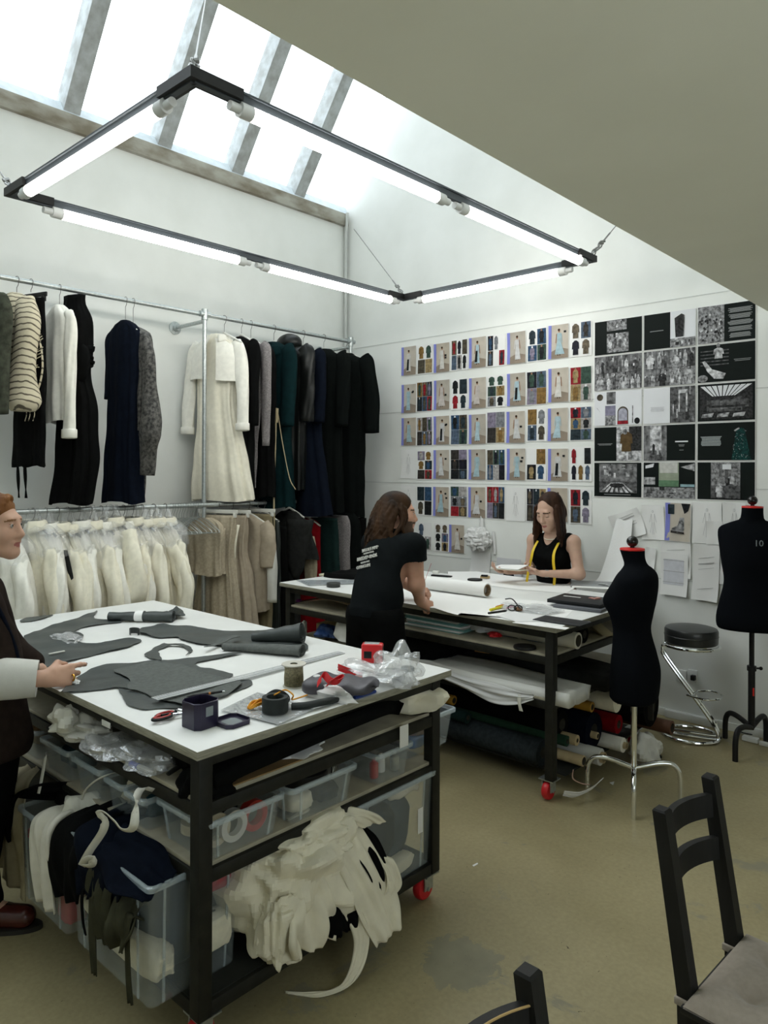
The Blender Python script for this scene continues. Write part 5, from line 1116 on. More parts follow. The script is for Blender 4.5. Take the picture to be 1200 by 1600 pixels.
def blob(name, label, cat, c, r, m, seed, amp=.35, n=22, flatbase=True, parent=None):
    q = random.Random(seed); K = [(np.array([q.gauss(0, 1) for _ in range(3)]), q.uniform(0, 6)) for _ in range(11)]
    def fn(u, v):
        ph = (v-.5)*PI*.98; th = u*2*PI; d = np.array([math.cos(ph)*math.cos(th), math.cos(ph)*math.sin(th), math.sin(ph)])
        P = d*np.array(r)*(1+amp*facets(d, seed))
        if flatbase: P[2] = max(P[2], -r[2]*.98*(1-amp*.0)) if P[2] > -r[2]*.35 else -r[2]*.35
        return tuple(np.array(c)+P)
    o = MB().grid(fn, n*2, n).build(name, m, None, loc=c, ang=28)
    return tag(o, label, cat)
a = ZA([(360, 228)], ZT+.012)[0]; blob('film_scrap', 'crumpled translucent film scrap on the large dark hide', 'plastic', a, (.10, .05, .018), M_film, 3, .4)
a, b = ZA([(262, 317), (346, 301)], ZT+.012); tag(MB().box((-.5*np.linalg.norm(b-a), -.006, 0), (.5*np.linalg.norm(b-a), .006, .004), bev=.001).xf(np.vstack([np.hstack([RZ(math.atan2(b[1]-a[1], b[0]-a[0])), ((a+b)/2)[:, None]]), [0, 0, 0, 1]])).build('chalk_stick', M_wh), 'white stick lying on the large dark hide beside the film scrap', 'stick')
# metre ruler
M_rul = clear('ruler_acrylic', (.80, .83, .84), trans=.42, rough=.1, gloss=.35)
a, b = ZB([(165, 648)], ZT+.020)[0], at(534, 1019, z=ZT+.0035); L = np.linalg.norm(b-a); Ru = thing('ruler', 'long clear ruler lying across the suede piece towards the red case', 'ruler', (a+b)/2)
XF = np.vstack([np.hstack([RZ(math.atan2(b[1]-a[1], b[0]-a[0]))@RY(math.atan2(a[2]-b[2], L)), ((a+b)/2)[:, None]]), [0, 0, 0, 1]])
MB().box((-L/2, -.022, -.0015), (L/2, .022, .0015), bev=.0008).xf(XF).build('blade', M_rul, Ru)
tk = MB()
for i in range(int(L*100)-1): tk.box((-L/2+.008+i*.01, .010 if i % 5 else .004, .0016), (-L/2+.009+i*.01, .0215, .0019))
tk.box((-L/2+.006, -.012, .0016), (L/2-.006, -.010, .0019)); tk.xf(XF).build('scale_marks', M_blk, Ru, smooth=False)
def obj_at(px, py, ang, z=ZT): q = at(px, py, z=z); return np.vstack([np.hstack([RZ(ang), q[:, None]]), [0, 0, 0, 1]])
# pen
a, b = at(293, 1088, z=ZT+.023), at(347, 1081, z=ZT+.021); A = math.atan2(b[1]-a[1], b[0]-a[0]); L = np.linalg.norm(b-a)
pn = thing('mechanical_pencil', 'black mechanical pencil lying on the light grey suede piece', 'pencil', (a+b)/2); X = np.vstack([np.hstack([RZ(A), ((a+b)/2)[:, None]]), [0, 0, 0, 1]])
MB().lathe([(.0006, -L/2-.004), (.0022, -L/2+.006), (.0048, -L/2+.02), (.0050, L/2-.03), (.0042, L/2-.028), (.0042, L/2)], n=12, axis='x').xf(X).build('barrel', M_blk, pn)
MB().lathe([(.0053, L*.1), (.0053, L*.16)], n=12, axis='x').xf(X).build('copper_band', mat('copper_print', (.4, .15, .04), .4, metal=.6), pn)
MB().lathe([(.0025, L/2), (.0025, L/2+.01)], n=8, axis='x').xf(X).build('tip', M_chrome, pn)
# snips
M_redh = mat('red_handle', (.42, .02, .015), .4)
sn = thing('shears', 'small shears with red and black handles beside the dark tin', 'scissors', at(262, 1122, z=ZT)); p0, p1, p2, p3 = at(241, 1123, z=ZT+.012), at(270, 1115, z=ZT+.012), at(272, 1124, z=ZT+.012), at(296, 1112, z=ZT+.012)
for m, s, nm in ((M_redh, 1, 'handle'), (M_redh, -1, 'handle')):
    c = (p0+p1)/2+np.array([.0, 0, .0])+(.017*s)*np.array([.68, -.73, 0]); u = (p1-p0); u /= np.linalg.norm(u); w = np.array([-u[1], u[0], 0]); th = np.linspace(0, 2*PI, 22)
    k = MB().tube([c+u*.034*math.cos(q)+w*.0155*math.sin(q)+[0, 0, .001*s] for q in th], .0052, 8); k.build(nm, M_blk, sn); MB().tube([c+u*.029*math.cos(q)+w*.0125*math.sin(q)+[0, 0, .004+.001*s] for q in th], .0040, 8).build('red_grip', m, sn)
    MB().tube([c+u*.04, c+u*.055-w*.008*s, p3-w*.002*s], [.006, .005, .0018], 8).build('blade', M_chrome, sn)
MB().tube([(p0+p1)/2+[.006, -.012, .006], p1+[.008, -.006, .004]], .005, 8).build('black_grip', M_blk, sn)
# octagonal tin and lid
M_tin = mat('dark_violet_tin', (.022, .018, .045), .3, metal=.2)
def octo(r, cut, z): h = r-cut; return [(r, -h, z), (r, h, z), (h, r, z), (-h, r, z), (-r, h, z), (-r, -h, z), (-h, -r, z), (h, -r, z)]
A = .05; tn = thing('tea_tin', 'dark violet eight-sided tin standing open near the table corner', 'tin', at(313, 1136, z=ZT)); X = obj_at(313, 1133, A)
MB().loft([octo(.047, .016, 0), octo(.048, .016, .003), octo(.048, .016, .083), octo(.046, .016, .085), octo(.0445, .015, .083), octo(.0445, .015, .004)]).xf(X).build('tin_body', M_tin, tn, ang=30)
MB().box((.0481, -.014, .04), (.0487, .014, .07)).xf(X).build('emblem', M_print, tn, smooth=False)
ld = thing('tin_lid', 'shallow violet lid of the eight-sided tin lying beside it', 'lid', at(362, 1131, z=ZT)); X = obj_at(362, 1130, A)
MB().loft([octo(.049, .017, 0), octo(.050, .017, .002), octo(.050, .017, .014), octo(.0475, .016, .0145), octo(.0465, .016, .006), octo(.030, .010, .006)]).xf(X).build('lid_body', M_tin, ld, ang=30)
MB().loft([octo(.028, .009, .0062), octo(.028, .009, .0068)]).xf(X).build('grey_plate', M_print, ld)
# cord spool
sp = thing('cord_spool', 'card spool of pale cord standing among the trimmings', 'spool', at(459, 1075, z=ZT)); q = at(459, 1072, z=ZT); M_card = mat('card_disc', (.52, .50, .44), .8)
for z, r in ((.0, .042), (.083, .047)): MB().lathe([(.016, z), (r, z), (r, z+.004), (.016, z+.004), (.015, z+.0041), (.015, z-.0001)], (q[0], q[1], ZT), 28, cap=(False, False)).build('flange', M_card, sp)
MB().lathe([(.015, .004), (.015, .086), (.013, .086), (.013, .004)], (q[0], q[1], ZT), 20, cap=(False, False)).build('core', M_blk, sp)
M_cord = mat('wound_cord', (.36, .32, .20), .9, noise=.5, nscale=120, bump=.6, bscale=160); MB().lathe([(.02, .004)]+[(.034+.0028*abs(math.sin(i*PI/2))+.001*math.sin(i*3), .005+.0039*i/2) for i in range(40)]+[(.02, .083)], (q[0], q[1], ZT), 28).build('wound_cord', M_cord, sp)
# black webbing coil, loop, cord, wrapped film
M_web = mat('black_webbing', (.013, .018, .017), .75, bump=.4, bscale=300)
q = at(430, 1111, z=ZT+.010); w = MB(); th = np.linspace(0, 2*PI, 34, endpoint=False)
w.lathe([(.030, 0), (.044, 0), (.045, .004), (.045, .046), (.044, .05), (.030, .05), (.029, .046), (.029, .004)], (q[0], q[1], q[2]), 34, cap=(False, False)); w.loft([[q+np.array([.030*math.cos(a), .030*math.sin(a), z]) for a in th] for z in (.0, .05)], 0, (False, False))
tag(w.build('webbing_coil', M_web, None, loc=q), 'tight coil of wide black webbing standing on the clear film packet', 'webbing')
a = [at(x, y, z=ZT+h) for x, y, h in ((412, 1092, .02), (420, 1085, .035), (430, 1080, .055), (442, 1082, .06), (452, 1090, .045), (450, 1096, .02))]
S = spline(a, 24); b = MB(); b.grid(lambda u, v: tuple(S[min(23, int(u*23.0))]+np.array([.02*(v-.5), -.02*(v-.5), .018*(v-.5)])), 24, 4, th=.002); tag(b.build('webbing_loop', M_web), 'loose loop of black webbing arching over the orange cord', 'webbing')
S = [at(x, y, z=ZT+h) for x, y, h in ((456, 1104, .014), (480, 1102, .018), (505, 1097, .016), (528, 1093, .010))]; b = MB(); b.tube(spline(S, 16), [.016]*13+[.015, .013, .01], 12, flat=.75); tag(b.build('fabric_strip', M_web), 'folded black fabric strip lying in front of the white crumpled paper', 'fabric')
M_org = mat('orange_cord', (.75, .33, .02), .7)
b = MB(); rg2 = random.Random(4); c = at(400, 1103, z=ZT+.014)
for i in range(7):
    o = np.array([rg2.uniform(-.012, .012), rg2.uniform(-.008, .008), rg2.uniform(0, .016)]); b.tube(spline([at(413, 1094, z=ZT+.03), c+o+[-.0, .0, .01], at(390, 1108, z=ZT+.010)+o*.6, c+o*1.2+[.01, -.008, 0], at(413, 1098, z=ZT+.026)], 20), .0032, 6)
b.tube(spline([at(413, 1094, z=ZT+.03), at(432, 1084, z=ZT+.06), at(446, 1078, z=ZT+.06), at(458, 1086, z=ZT+.05), at(456, 1093, z=ZT+.03), at(468, 1090, z=ZT+.02), at(480, 1086, z=ZT+.018)], 40), .0028, 6); tag(b.build('cord_hank', M_org, None, loc=c), 'hank of bright orange cord beside the black webbing coil', 'cord')
pk = MB()
for i in range(4):
    o = .0018*i; P = [at(x, y, z=ZT+.001+o) for x, y in ((350-2*i, 1107+i), (402, 1082), (492-i, 1103+2*i), (432+i, 1132))]; pk.prism(P, (0, 0, .0011))
tag(pk.build('film_packet', M_bagm, None, loc=P[0], smooth=False), 'flat packet of clear film under the black webbing coil', 'plastic packet')
# grey pouch with red ribbon, crumpled paper, blue strip, zips
M_pouch = mat('grey_nylon_pouch', (.065, .062, .075), .5, noise=.15, bump=.2, bscale=60)
c = at(533, 1070, z=ZT+.035); X = np.vstack([np.hstack([RZ(.55), c[:, None]]), [0, 0, 0, 1]])
def pf(u, v):
    a, b2 = u*2-1, v*2*PI; r = max(0, 1-abs(a)**8)**.3; cs, sn = math.cos(b2), math.sin(b2); y = .078*r*math.copysign(abs(cs)**.6, cs); return (.13*a+.012*cs, y, (.024*r*math.copysign(abs(sn)**.7, sn)*(1.1-.30*a)+(.005*math.sin(9*a+18*y) if sn > 0 else 0)))
tag(MB().grid(pf, 30, 24).xf(X).build('pouch', M_pouch, None, loc=c, ang=180), 'grey nylon pouch lying beside the cord spool, red ribbon on top', 'pouch')
M_rib = mat('red_ribbon', (.55, .008, .012), .55)
S = spline([at(x, y, z=ZT+h) for x, y, h in ((499, 1070, .07), (500, 1060, .085), (506, 1054, .095), (515, 1063, .082), (527, 1066, .076), (535, 1061, .08), (530, 1058, .085), (512, 1068, .08))], 40)
tag(MB().grid(lambda u, v: tuple(S[int(u*39)]+np.array([.008*(v-.5), .012*(v-.5), .020*(v-.5)])), 40, 3, th=.002).build('red_ribbon', M_rib), 'looped red ribbon lying on the grey pouch', 'ribbon')
tag(blob('crumpled_paper', 'x', 'paper', at(512, 1083, z=ZT+.015), (.105, .045, .04), C_tis, 8, .45), 'white crumpled paper in front of the grey pouch', 'paper')
a, b = at(554, 1090, z=ZT+.006), at(586, 1080, z=ZT+.006); tag(MB().tube([a, (a+b)/2, b], .008, 8, flat=.8).build('blue_strip', mat('blue_strip', (.02, .05, .25), .5)), 'short dark blue strip poking out under the grey pouch', 'strip')
zpp = thing('zip', 'red zip curled behind the grey pouch', 'zip', at(547, 1046, z=ZT))
for o in (0, 1):
    S = spline([at(x, y+o*5, z=ZT+h) for x, y, h in ((528, 1040, .05), (536, 1043, .046), (552, 1049, .03), (566, 1054, .015))], 20); MB().grid(lambda u, v: tuple(S[int(u*19)]+np.array([0, 0, .014*(v-.5)])), 20, 3, th=.002).build('zip_tape', M_rib, zpp)
S = spline([at(x, y+2.5, z=ZT+h) for x, y, h in ((528, 1040, .05), (536, 1043, .046), (552, 1049, .03), (566, 1054, .015))], 20); MB().tube(S, .0028, 6).build('zip_teeth', M_blk, zpp)
# red case
q = at(577, 1036, z=ZT); rc = thing('tape_measure_case', 'red and black square case with a silver top at the table end', 'case', q); X = np.vstack([np.hstack([RZ(.62), (q+[0, .02, 0])[:, None]]), [0, 0, 0, 1]])
M_redc = mat('red_plastic', (.62, .015, .02), .35)
MB().box((-.046, -.026, .0), (.046, .026, .082), bev=.008).xf(X).build('shell', M_redc, rc)
MB().box((-.034, -.0262, .022), (.0, -.0255, .052), bev=.0003).xf(X).build('dark_badge', M_blk, rc); MB().box((.0455, -.018, .012), (.0468, .018, .070), bev=.0005).xf(X).build('dark_side', M_blk, rc); MB().box((-.036, -.018, .0815), (.03, .018, .0835), bev=.0008).xf(X).build('silver_top', M_galv, rc)
# bags and roll of tape at the end
tag(blob('plastic_bag', 'x', 'plastic bag', at(622, 1046, z=ZT+.05), (.105, .075, .085), M_bagm, 14, .5, 26), 'upright crumpled clear bag at the right corner of the near table', 'plastic bag')
tag(blob('plastic_bag', 'x', 'plastic bag', at(592, 1056, z=ZT+.018), (.16, .085, .04), M_bagm, 15, .5, 26), 'flattened crumpled clear bag in front of the red case', 'plastic bag')
q = at(637, 1047, z=ZT); tag(MB().lathe([(.018, 0), (.027, 0), (.028, .003), (.028, .010), (.027, .013), (.018, .013)], q, 26, cap=(False, False)).build('tape_reel', mat('grey_tape', (.16, .19, .21), .4), None, loc=q), 'small flat grey reel beside the upright clear bag', 'reel')
# ------------------------------------------------------------------ shelves of the near table: clear boxes and their contents
M_box = clear('clear_box_plastic', (.62, .72, .76), trans=.87, rough=.12, gloss=.35)
M_rim = clear('clear_box_rim', (.66, .78, .84), trans=.60, rough=.12, gloss=.30)
def clear_box(label, x0, x1, y0, y1, z0, h, tp=.94, ribs=True, group='clear plastic storage boxes under the near table'):
    t = thing('storage_box', label, 'box', ((x0+x1)/2, (y0+y1)/2, z0), group); c = np.array([(x0+x1)/2, (y0+y1)/2]); hx, hy = (x1-x0)/2, (y1-y0)/2
    def ring(s, z, ins=0.0, n=6, rr=.02):
        P = []
        for k, (sx, sy) in enumerate(((1, 1), (-1, 1), (-1, -1), (1, -1))):
            for a in np.linspace(0, PI/2, n): q = a+k*PI/2; P.append((c[0]+sx*(hx*s-ins-rr)+rr*math.cos(q), c[1]+sy*(hy*s-ins-rr)+rr*math.sin(q), z))
        return P
    b = MB().loft([ring(tp, z0), ring(tp+.01, z0+.01), ring(1, z0+h), ring(1, z0+h, .002), ring(tp+.01, z0+.012, .002), ring(tp, z0+.003, .002)]); b.build('shell', M_box, t, ang=50)
    MB().loft([ring(1.0, z0+h-.014, -.002), ring(1.0, z0+h-.014, -.010), ring(1.0, z0+h, -.011), ring(1.0, z0+h+.003, -.008), ring(1, z0+h+.003, -.001), ring(1.0, z0+h-.014, -.002)], 0, (False, False)).build('rim', M_rim, t, ang=50)
    if ribs:
        for sx in (-.72, .72):
            MB().prism([(c[0]+sx*hx*tp-.004, y0+hy*(1-tp)-.004, z0+.004), (c[0]+sx*hx*tp+.004, y0+hy*(1-tp)-.004, z0+.004), (c[0]+sx*hx+.004, y0-.004, z0+h-.015), (c[0]+sx*hx-.004, y0-.004, z0+h-.015)], (0, .004, 0)).build('rib', M_rim, t)
        for sy in (-.72, .72):
            MB().prism([(x1-hx*(1-tp)+.004, c[1]+sy*hy*tp-.004, z0+.004), (x1-hx*(1-tp)+.004, c[1]+sy*hy*tp+.004, z0+.004), (x1+.004, c[1]+sy*hy+.004, z0+h-.015), (x1+.004, c[1]+sy*hy-.004, z0+h-.015)], (-.004, 0, 0)).build('rib', M_rim, t)
    return t
def heap(name, label, cat, lo, hi, m, seed, amp=.3, n=24, pw=.55):
    """cloth stuffed into a space: rounded block with deep creases"""
    lo, hi = np.array(lo), np.array(hi); c = (lo+hi)/2; r = (hi-lo)/2; q = random.Random(seed)
    K = [(np.array([q.gauss(0, 1) for _ in range(3)]), q.uniform(0, 6)) for _ in range(12)]
    def fn(u, v):
        ph = (v-.5)*PI*.98; th = u*2*PI; d = np.array([math.cos(ph)*math.cos(th), math.cos(ph)*math.sin(th), math.sin(ph)])
        s = np.sign(d)*np.abs(d)**pw; s = s/max(1, np.abs(s).max())
        k = 1-sum(abs(math.sin(3.0*(a@d)+p+1.4*math.sin(2.6*a[0]*d[1]+p))) for a, p in K)/len(K)
        return tuple(c+s*r*(1-amp+amp*1.75*k))
    return tag(MB().grid(fn, n*2, n).build(name, m, None, loc=c, ang=180), label, cat)
F_slate = fabric('slate_cotton', (.07, .085, .10), noise=.3, nscale=12); F_wad = fabric('wadding', (.86, .82, .66), noise=.12, bump=.4); F_red = fabric('red_cotton', (.42, .02, .04), noise=.2); F_dk = fabric('dark_scraps', (.03, .035, .04), noise=.6, nscale=9)
F_cot = fabric('calico_scraps', (.82, .775, .62), noise=.12, nscale=12); F_teal = fabric('teal_scraps', (.02, .06, .075), noise=.5, nscale=10); F_grey2 = fabric('grey_scraps', (.18, .18, .16), noise=.5, nscale=10); F_brn = fabric('brown_scraps', (.14, .085, .04), noise=.5, nscale=12); F_olv = fabric('olive_cloth', (.055, .055, .035), noise=.3, nscale=14); F_mus = fabric('muslin', (.42, .37, .25), noise=.15, nscale=20); F_rib = fabric('white_ribbon', (.66, .65, .57), noise=.06)
ZB0, ZM, ZU = .1615, .575, .780
b = clear_box('big clear box of slate cloth and wadding, beside the near table corner', 2.945, 3.465, -4.20, -3.875, ZB0, .375)
heap('slate_cloth', 'slate blue cloth filling the big clear box by the table corner', 'cloth', (2.98, -4.165, ZB0+.01), (3.435, -3.91, ZB0+.36), F_slate, 21, .10)
heap('wadding', 'pale wadding slumped against the front of the big clear box', 'wadding', (3.06, -4.188, ZB0+.045), (3.47, -4.09, ZB0+.175), F_wad, 22, .18)
heap('wadding', 'small pale wadding lump low at the left of the big clear box', 'wadding', (2.975, -4.183, ZB0+.10), (3.05, -4.13, ZB0+.16), F_wad, 23, .3, 12)
heap('wadding', 'twisted pale wadding at the right end of the big clear box', 'wadding', (3.38, -4.02, ZB0+.06), (3.468, -3.885, ZB0+.19), F_wad, 24, .3, 14)
heap('red_cloth', 'dull red cloth near the top right of the big clear box', 'cloth', (3.36, -4.03, ZB0+.25), (3.464, -3.885, ZB0+.36), F_red, 25, .2, 14)
clear_box('tall clear box with red cloth, white cloth over its edge', 2.50, 2.90, -4.20, -3.80, ZB0-.02, .34)
heap('dark_cloth', 'dark cloth filling the tall clear box with red pieces', 'cloth', (2.53, -4.165, ZB0+.0), (2.87, -3.83, ZB0+.31), F_dk, 26, .12)
heap('red_cloth', 'red cloth at the bottom right of the tall clear box', 'cloth', (2.78, -4.186, ZB0-.01), (2.885, -4.10, ZB0+.11), F_red, 27, .15, 14)
heap('red_cloth', 'red cloth showing high at the left of the tall clear box', 'cloth', (2.515, -4.187, ZB0+.19), (2.62, -4.12, ZB0+.245), F_red, 28, .2, 14)
heap('red_cloth', 'red cloth lump low behind the hanging white cloth', 'cloth', (2.60, -4.187, ZB0+.07), (2.70, -4.12, ZB0+.14), F_red, 29, .2, 14)
clear_box('clear box of dark cloth under the right end of the near table', 3.10, 3.545, -3.42, -2.955, ZB0, .375)
heap('dark_cloth', 'slate and black cloth in the clear box at the right end', 'cloth', (3.14, -3.38, ZB0+.01), (3.51, -2.99, ZB0+.33), F_slate, 31, .15)
heap('dark_cloth', 'rounded black cloth against the front of the right end box', 'cloth', (3.40, -3.32, ZB0+.1), (3.535, -3.15, ZB0+.31), F_dk, 32, .15, 16)
heap('calico_scrap', 'cream cloth along the bottom of the right end box', 'cloth', (3.44, -3.33, ZB0+.01), (3.535, -3.03, ZB0+.075), F_cot, 33, .3, 16)
heap('calico_scrap', 'cream cloth bunched at the top of the right end box', 'cloth', (3.38, -3.2, ZB0+.29), (3.53, -2.98, ZB0+.40), F_cot, 34, .35, 18)
o = MB().box((3.546, -3.06, ZB0+.15), (3.5475, -3.03, ZB0+.25)); tag(o.build('box_sticker', M_paper), 'white printed sticker on the right end clear box', 'sticker')
# overflowing calico between the boxes: one heap plus loose tongues
def sheet(name, label, cat, pts, wid, m, th=.004, seed=0, ruff=.02, nu=40, nv=16, tw=None):
    """a length of cloth following the points, wid wide along the given cross vectors"""
    q = random.Random(seed); S = spline(pts, nu); W = spline(wid, nu); p = [q.uniform(0, 6) for _ in range(5)]
    T = np.gradient(S, axis=0); N = np.cross(T, W); N /= np.linalg.norm(N, axis=1)[:, None]+1e-9
    def fn(u, v):
        i = min(nu-1, int(round(u*(nu-1)))); s = v*2-1
        return tuple(S[i]+W[i]*s*.5*(1+.08*math.sin(9*u+p[0]))+N[i]*ruff*(math.sin(5.5*s+4*u+p[1])*.6+math.sin(11*s-5*u+p[2])*.4))
    return tag(MB().grid(fn, nu, nv, th=th).build(name, m, None, loc=S[nu//2], ang=180), label, cat)
G = 'cream calico pieces spilling from the near table'
K = dict(ruff=.022)
def crumpled(name, label, cat, c, r, m, seed, amp=.3, n=60, group=None, low=None, pw=.7):
    c, r = np.array(c), np.array(r)
    def fn(u, v):
        ph = (v-.5)*PI*.985; th = u*2*PI; d = np.array([math.cos(ph)*math.cos(th), math.cos(ph)*math.sin(th), math.sin(ph)]); s = np.sign(d)*np.abs(d)**pw; s = s/max(1, np.abs(s).max())
        P = c+s*r*(1+amp*(facets(d, seed, 14)*1.1+.42*facets(d*1.8, seed+1000, 14)+.13*facets(d*3.4, seed+2000, 14)))
        if low is not None: P[2] = max(P[2], low)
        return tuple(P)
    return tag(MB().grid(fn, n*2, n).build(name, m, None, loc=c, ang=16), label, cat, group)
crumpled('calico_heap', 'large crumpled heap of cream calico bulging out between the two boxes', 'cloth', (3.44, -3.635, ZB0+.19), (.185, .225, .20), F_cot, 301, .30, 70, G, ZB0+.003)
crumpled('calico_heap', 'upper crumpled cream calico piece squeezed under the shelf', 'cloth', (3.50, -3.60, ZB0+.325), (.11, .17, .065), F_cot, 302, .30, 44, G)
crumpled('calico_heap', 'crumpled cream calico at the lower left of the heap, beside the big box', 'cloth', (3.56, -3.80, ZB0+.12), (.06, .06, .12), F_cot, 303, .32, 44, G, ZB0+.003)
xe = 3.60
sheet('calico_piece', 'rightmost cream calico tongue hanging from the heap beside the dark box', 'cloth', [(3.50, -3.50, .50), (3.60, -3.50, .44), (3.65, -3.46, .33), (3.67, -3.42, .22), (3.70, -3.40, .12)], [(0, .16, .02), (0, .16, .05), (.02, .17, .04), (.03, .15, .02), (.03, .10, .04)], F_cot, seed=1, ruff=.016)
sheet('calico_piece', 'flat cream calico offcut lying on top of the heap under the shelf', 'cloth', [(3.40, -3.56, .53), (3.50, -3.52, .545), (3.58, -3.45, .53), (3.60, -3.38, .48)], [(.02, .13, .02), (.03, .13, .02), (.05, .12, 0), (.04, .11, 0)], F_cot, seed=4, ruff=.01)
sheet('calico_piece', 'cream calico hanging in sharp pleats off the front of the heap', 'cloth', [(3.54, -3.70, .40), (3.61, -3.70, .36), (3.635, -3.70, .28), (3.625, -3.70, .19)], [(0, .16, .02), (0, .2, .02), (0, .23, .0), (0, .20, -.02)], F_cot, seed=3, ruff=.034)
sheet('calico_strip', 'narrow cream calico strip trailing from the heap to the floor', 'cloth', [(3.62, -3.52, .26), (3.66, -3.50, .14), (3.66, -3.56, .03), (3.60, -3.66, .006), (3.52, -3.72, .005)], [(.02, .06, .02), (.02, .06, .02), (.03, .05, .02), (.05, .03, .0), (.015, .01, 0)], F_cot, seed=5, ruff=.004)
sheet('black_cloth', 'black cloth piece showing in the calico heap next to the dark box', 'cloth', [(3.52, -3.40, .46), (3.61, -3.42, .42), (3.655, -3.40, .33), (3.65, -3.39, .26)], [(0, .09, .0), (0, .11, .02), (0, .12, .0), (0, .08, 0)], C_black, seed=6, ruff=.012)
sheet('black_cloth', 'black cloth piece low in the middle of the calico heap', 'cloth', [(3.57, -3.58, .30), (3.63, -3.58, .26), (3.64, -3.56, .2), (3.62, -3.55, .17)], [(0, .10, .0), (0, .13, .02), (0, .13, .0), (0, .1, 0)], C_black, seed=7, ruff=.012)
sheet('calico_piece', 'cream calico flap curling around the black cloth by the dark box', 'cloth', [(3.63, -3.37, .37), (3.66, -3.355, .34), (3.675, -3.35, .27), (3.655, -3.37, .22)], [(0, .05, .0), (0, .06, .02), (0, .07, .0), (0, .05, 0)], F_cot, seed=8, ruff=.008)
for o in list(bpy.data.objects):
    if o.name.startswith('calico_piece') or o.name.startswith('calico_strip'): o['group'] = G
# cloth hanging over the big boxes on the left side
sheet('white_cloth', 'white cotton cloth hanging over the edge of the tall clear box', 'cloth', [(2.76, -4.08, .50), (2.77, -4.17, .535), (2.775, -4.235, .50), (2.80, -4.245, .38), (2.82, -4.24, .24)], [(.16, 0, .02), (.17, 0, .02), (.16, 0, 0), (.15, 0, .0), (.14, 0, -.01)], fabric('white_lawn', (.68, .66, .58), noise=.08), seed=9, ruff=.016)
blob('white_cloth', 'bunched white cotton at the top of the tall clear box', 'cloth', np.array([2.80, -4.10, .50]), (.12, .08, .06), F_rib, 31, .45)
sheet('black_cloth', 'black cloth draped over the gap between the two big boxes', 'cloth', [(2.95, -4.02, .575), (2.96, -4.17, .565), (2.965, -4.235, .50), (2.97, -4.24, .40), (2.975, -4.23, .32)], [(.23, 0, .02), (.24, 0, .02), (.24, 0, 0), (.22, 0, .03), (.14, 0, .02)], C_black, seed=10, ruff=.014)
sheet('black_cloth', 'blue-black cloth draped over the front of the big box', 'cloth', [(3.14, -4.0, .57), (3.16, -4.15, .565), (3.18, -4.225, .53), (3.17, -4.235, .46), (3.15, -4.235, .40)], [(.30, 0, -.04), (.32, 0, -.06), (.30, 0, -.08), (.24, 0, -.06), (.14, 0, .03)], C_navy, seed=11, ruff=.014)
sheet('black_cloth', 'blue-black cloth roll sagging towards the table corner on the big box', 'cloth', [(3.15, -4.17, .56), (3.28, -4.18, .56), (3.38, -4.18, .545), (3.47, -4.17, .53)], [(0, .12, .07), (0, .16, .07), (0, .16, .07), (0, .12, .05)], C_navy, seed=12, ruff=.012)
M_olv = F_olv
for i, (x, z0, z1, w, l) in enumerate(((3.175, .47, .17, .035, 'leftmost olive strap hanging down the big clear box'), (3.245, .47, .30, .09, 'wide olive cloth tab hanging down the big clear box'), (3.40, .44, .19, .034, 'rightmost olive strap hanging beside the table corner'))):
    sheet('olive_strap', l, 'strap', [(x, -4.19, z0-.02), (x, -4.235, z0), (x+.01, -4.243, (z0+z1)/2), (x+.015, -4.238, z1)], [(w, 0, 0), (w, 0, 0), (w, 0, .0), (w*.95, 0, .005)], F_olv, seed=13+i, ruff=.004 if w < .05 else .012, nv=8, th=.003)
sheet('olive_cloth', 'ragged olive cloth draped on the big clear box near the leg', 'cloth', [(3.30, -4.16, .48), (3.32, -4.225, .46), (3.325, -4.25, .39), (3.33, -4.245, .325)], [(.16, 0, -.02), (.2, 0, -.03), (.2, 0, 0), (.13, 0, .02)], F_olv, seed=17, ruff=.024)
sheet('olive_cloth', 'olive cloth fold left of the ragged olive drape', 'cloth', [(3.17, -4.16, .50), (3.20, -4.225, .49), (3.21, -4.24, .45), (3.2, -4.24, .42)], [(.1, 0, -.01), (.12, 0, -.02), (.11, 0, 0), (.07, 0, .01)], F_olv, seed=18, ruff=.016)
sheet('black_strap', 'thin black strap hanging left of the olive straps', 'strap', [(3.10, -4.20, .43), (3.105, -4.238, .40), (3.11, -4.24, .32), (3.125, -4.238, .27)], [(.012, 0, 0)]*4, C_black, seed=19, ruff=.001, nv=4)
def ribbon(label, pts, w, m=None, wv=(0, 0, 1)):
    S = spline(pts, 60); T = np.gradient(S, axis=0); W = np.cross(T, FW+[0, 0, .35]); W = W/(np.linalg.norm(W, axis=1)[:, None]+1e-9); W = W*.8+np.array(wv, float)*.35; b = MB(); b.grid(lambda u, v: tuple(S[int(u*59)]+W[int(u*59)]*w*(v-.5)), 60, 3, th=.0012); return tag(b.build('ribbon', m or F_rib, None, loc=S[30], ang=180), label, 'ribbon')
    S = spline(pts, 60); b = MB(); W = np.array(wv, float)*w; b.grid(lambda u, v: tuple(S[int(u*59)]+W*(v-.5)), 60, 3, th=.0012); return tag(b.build('ribbon', m or F_rib, None, loc=S[30], ang=180), label, 'ribbon')
Y = lambda px, py, y=-4.25: at(px, py, y=y)
ribbon('wide white ribbon looping down over the black cloth, curled at its end', [Y(240, 1235, -4.10), Y(222, 1232, -4.14), Y(212, 1250, -4.22), Y(210, 1285), Y(204, 1297), Y(190, 1296), Y(178, 1283), Y(163, 1270), Y(155, 1271), Y(163, 1283), Y(160, 1300), Y(140, 1330), Y(128, 1352), Y(134, 1345, -4.27), Y(144, 1342, -4.275), Y(143, 1352, -4.27), Y(132, 1354, -4.265)], .03, wv=(.55, 0, .6))
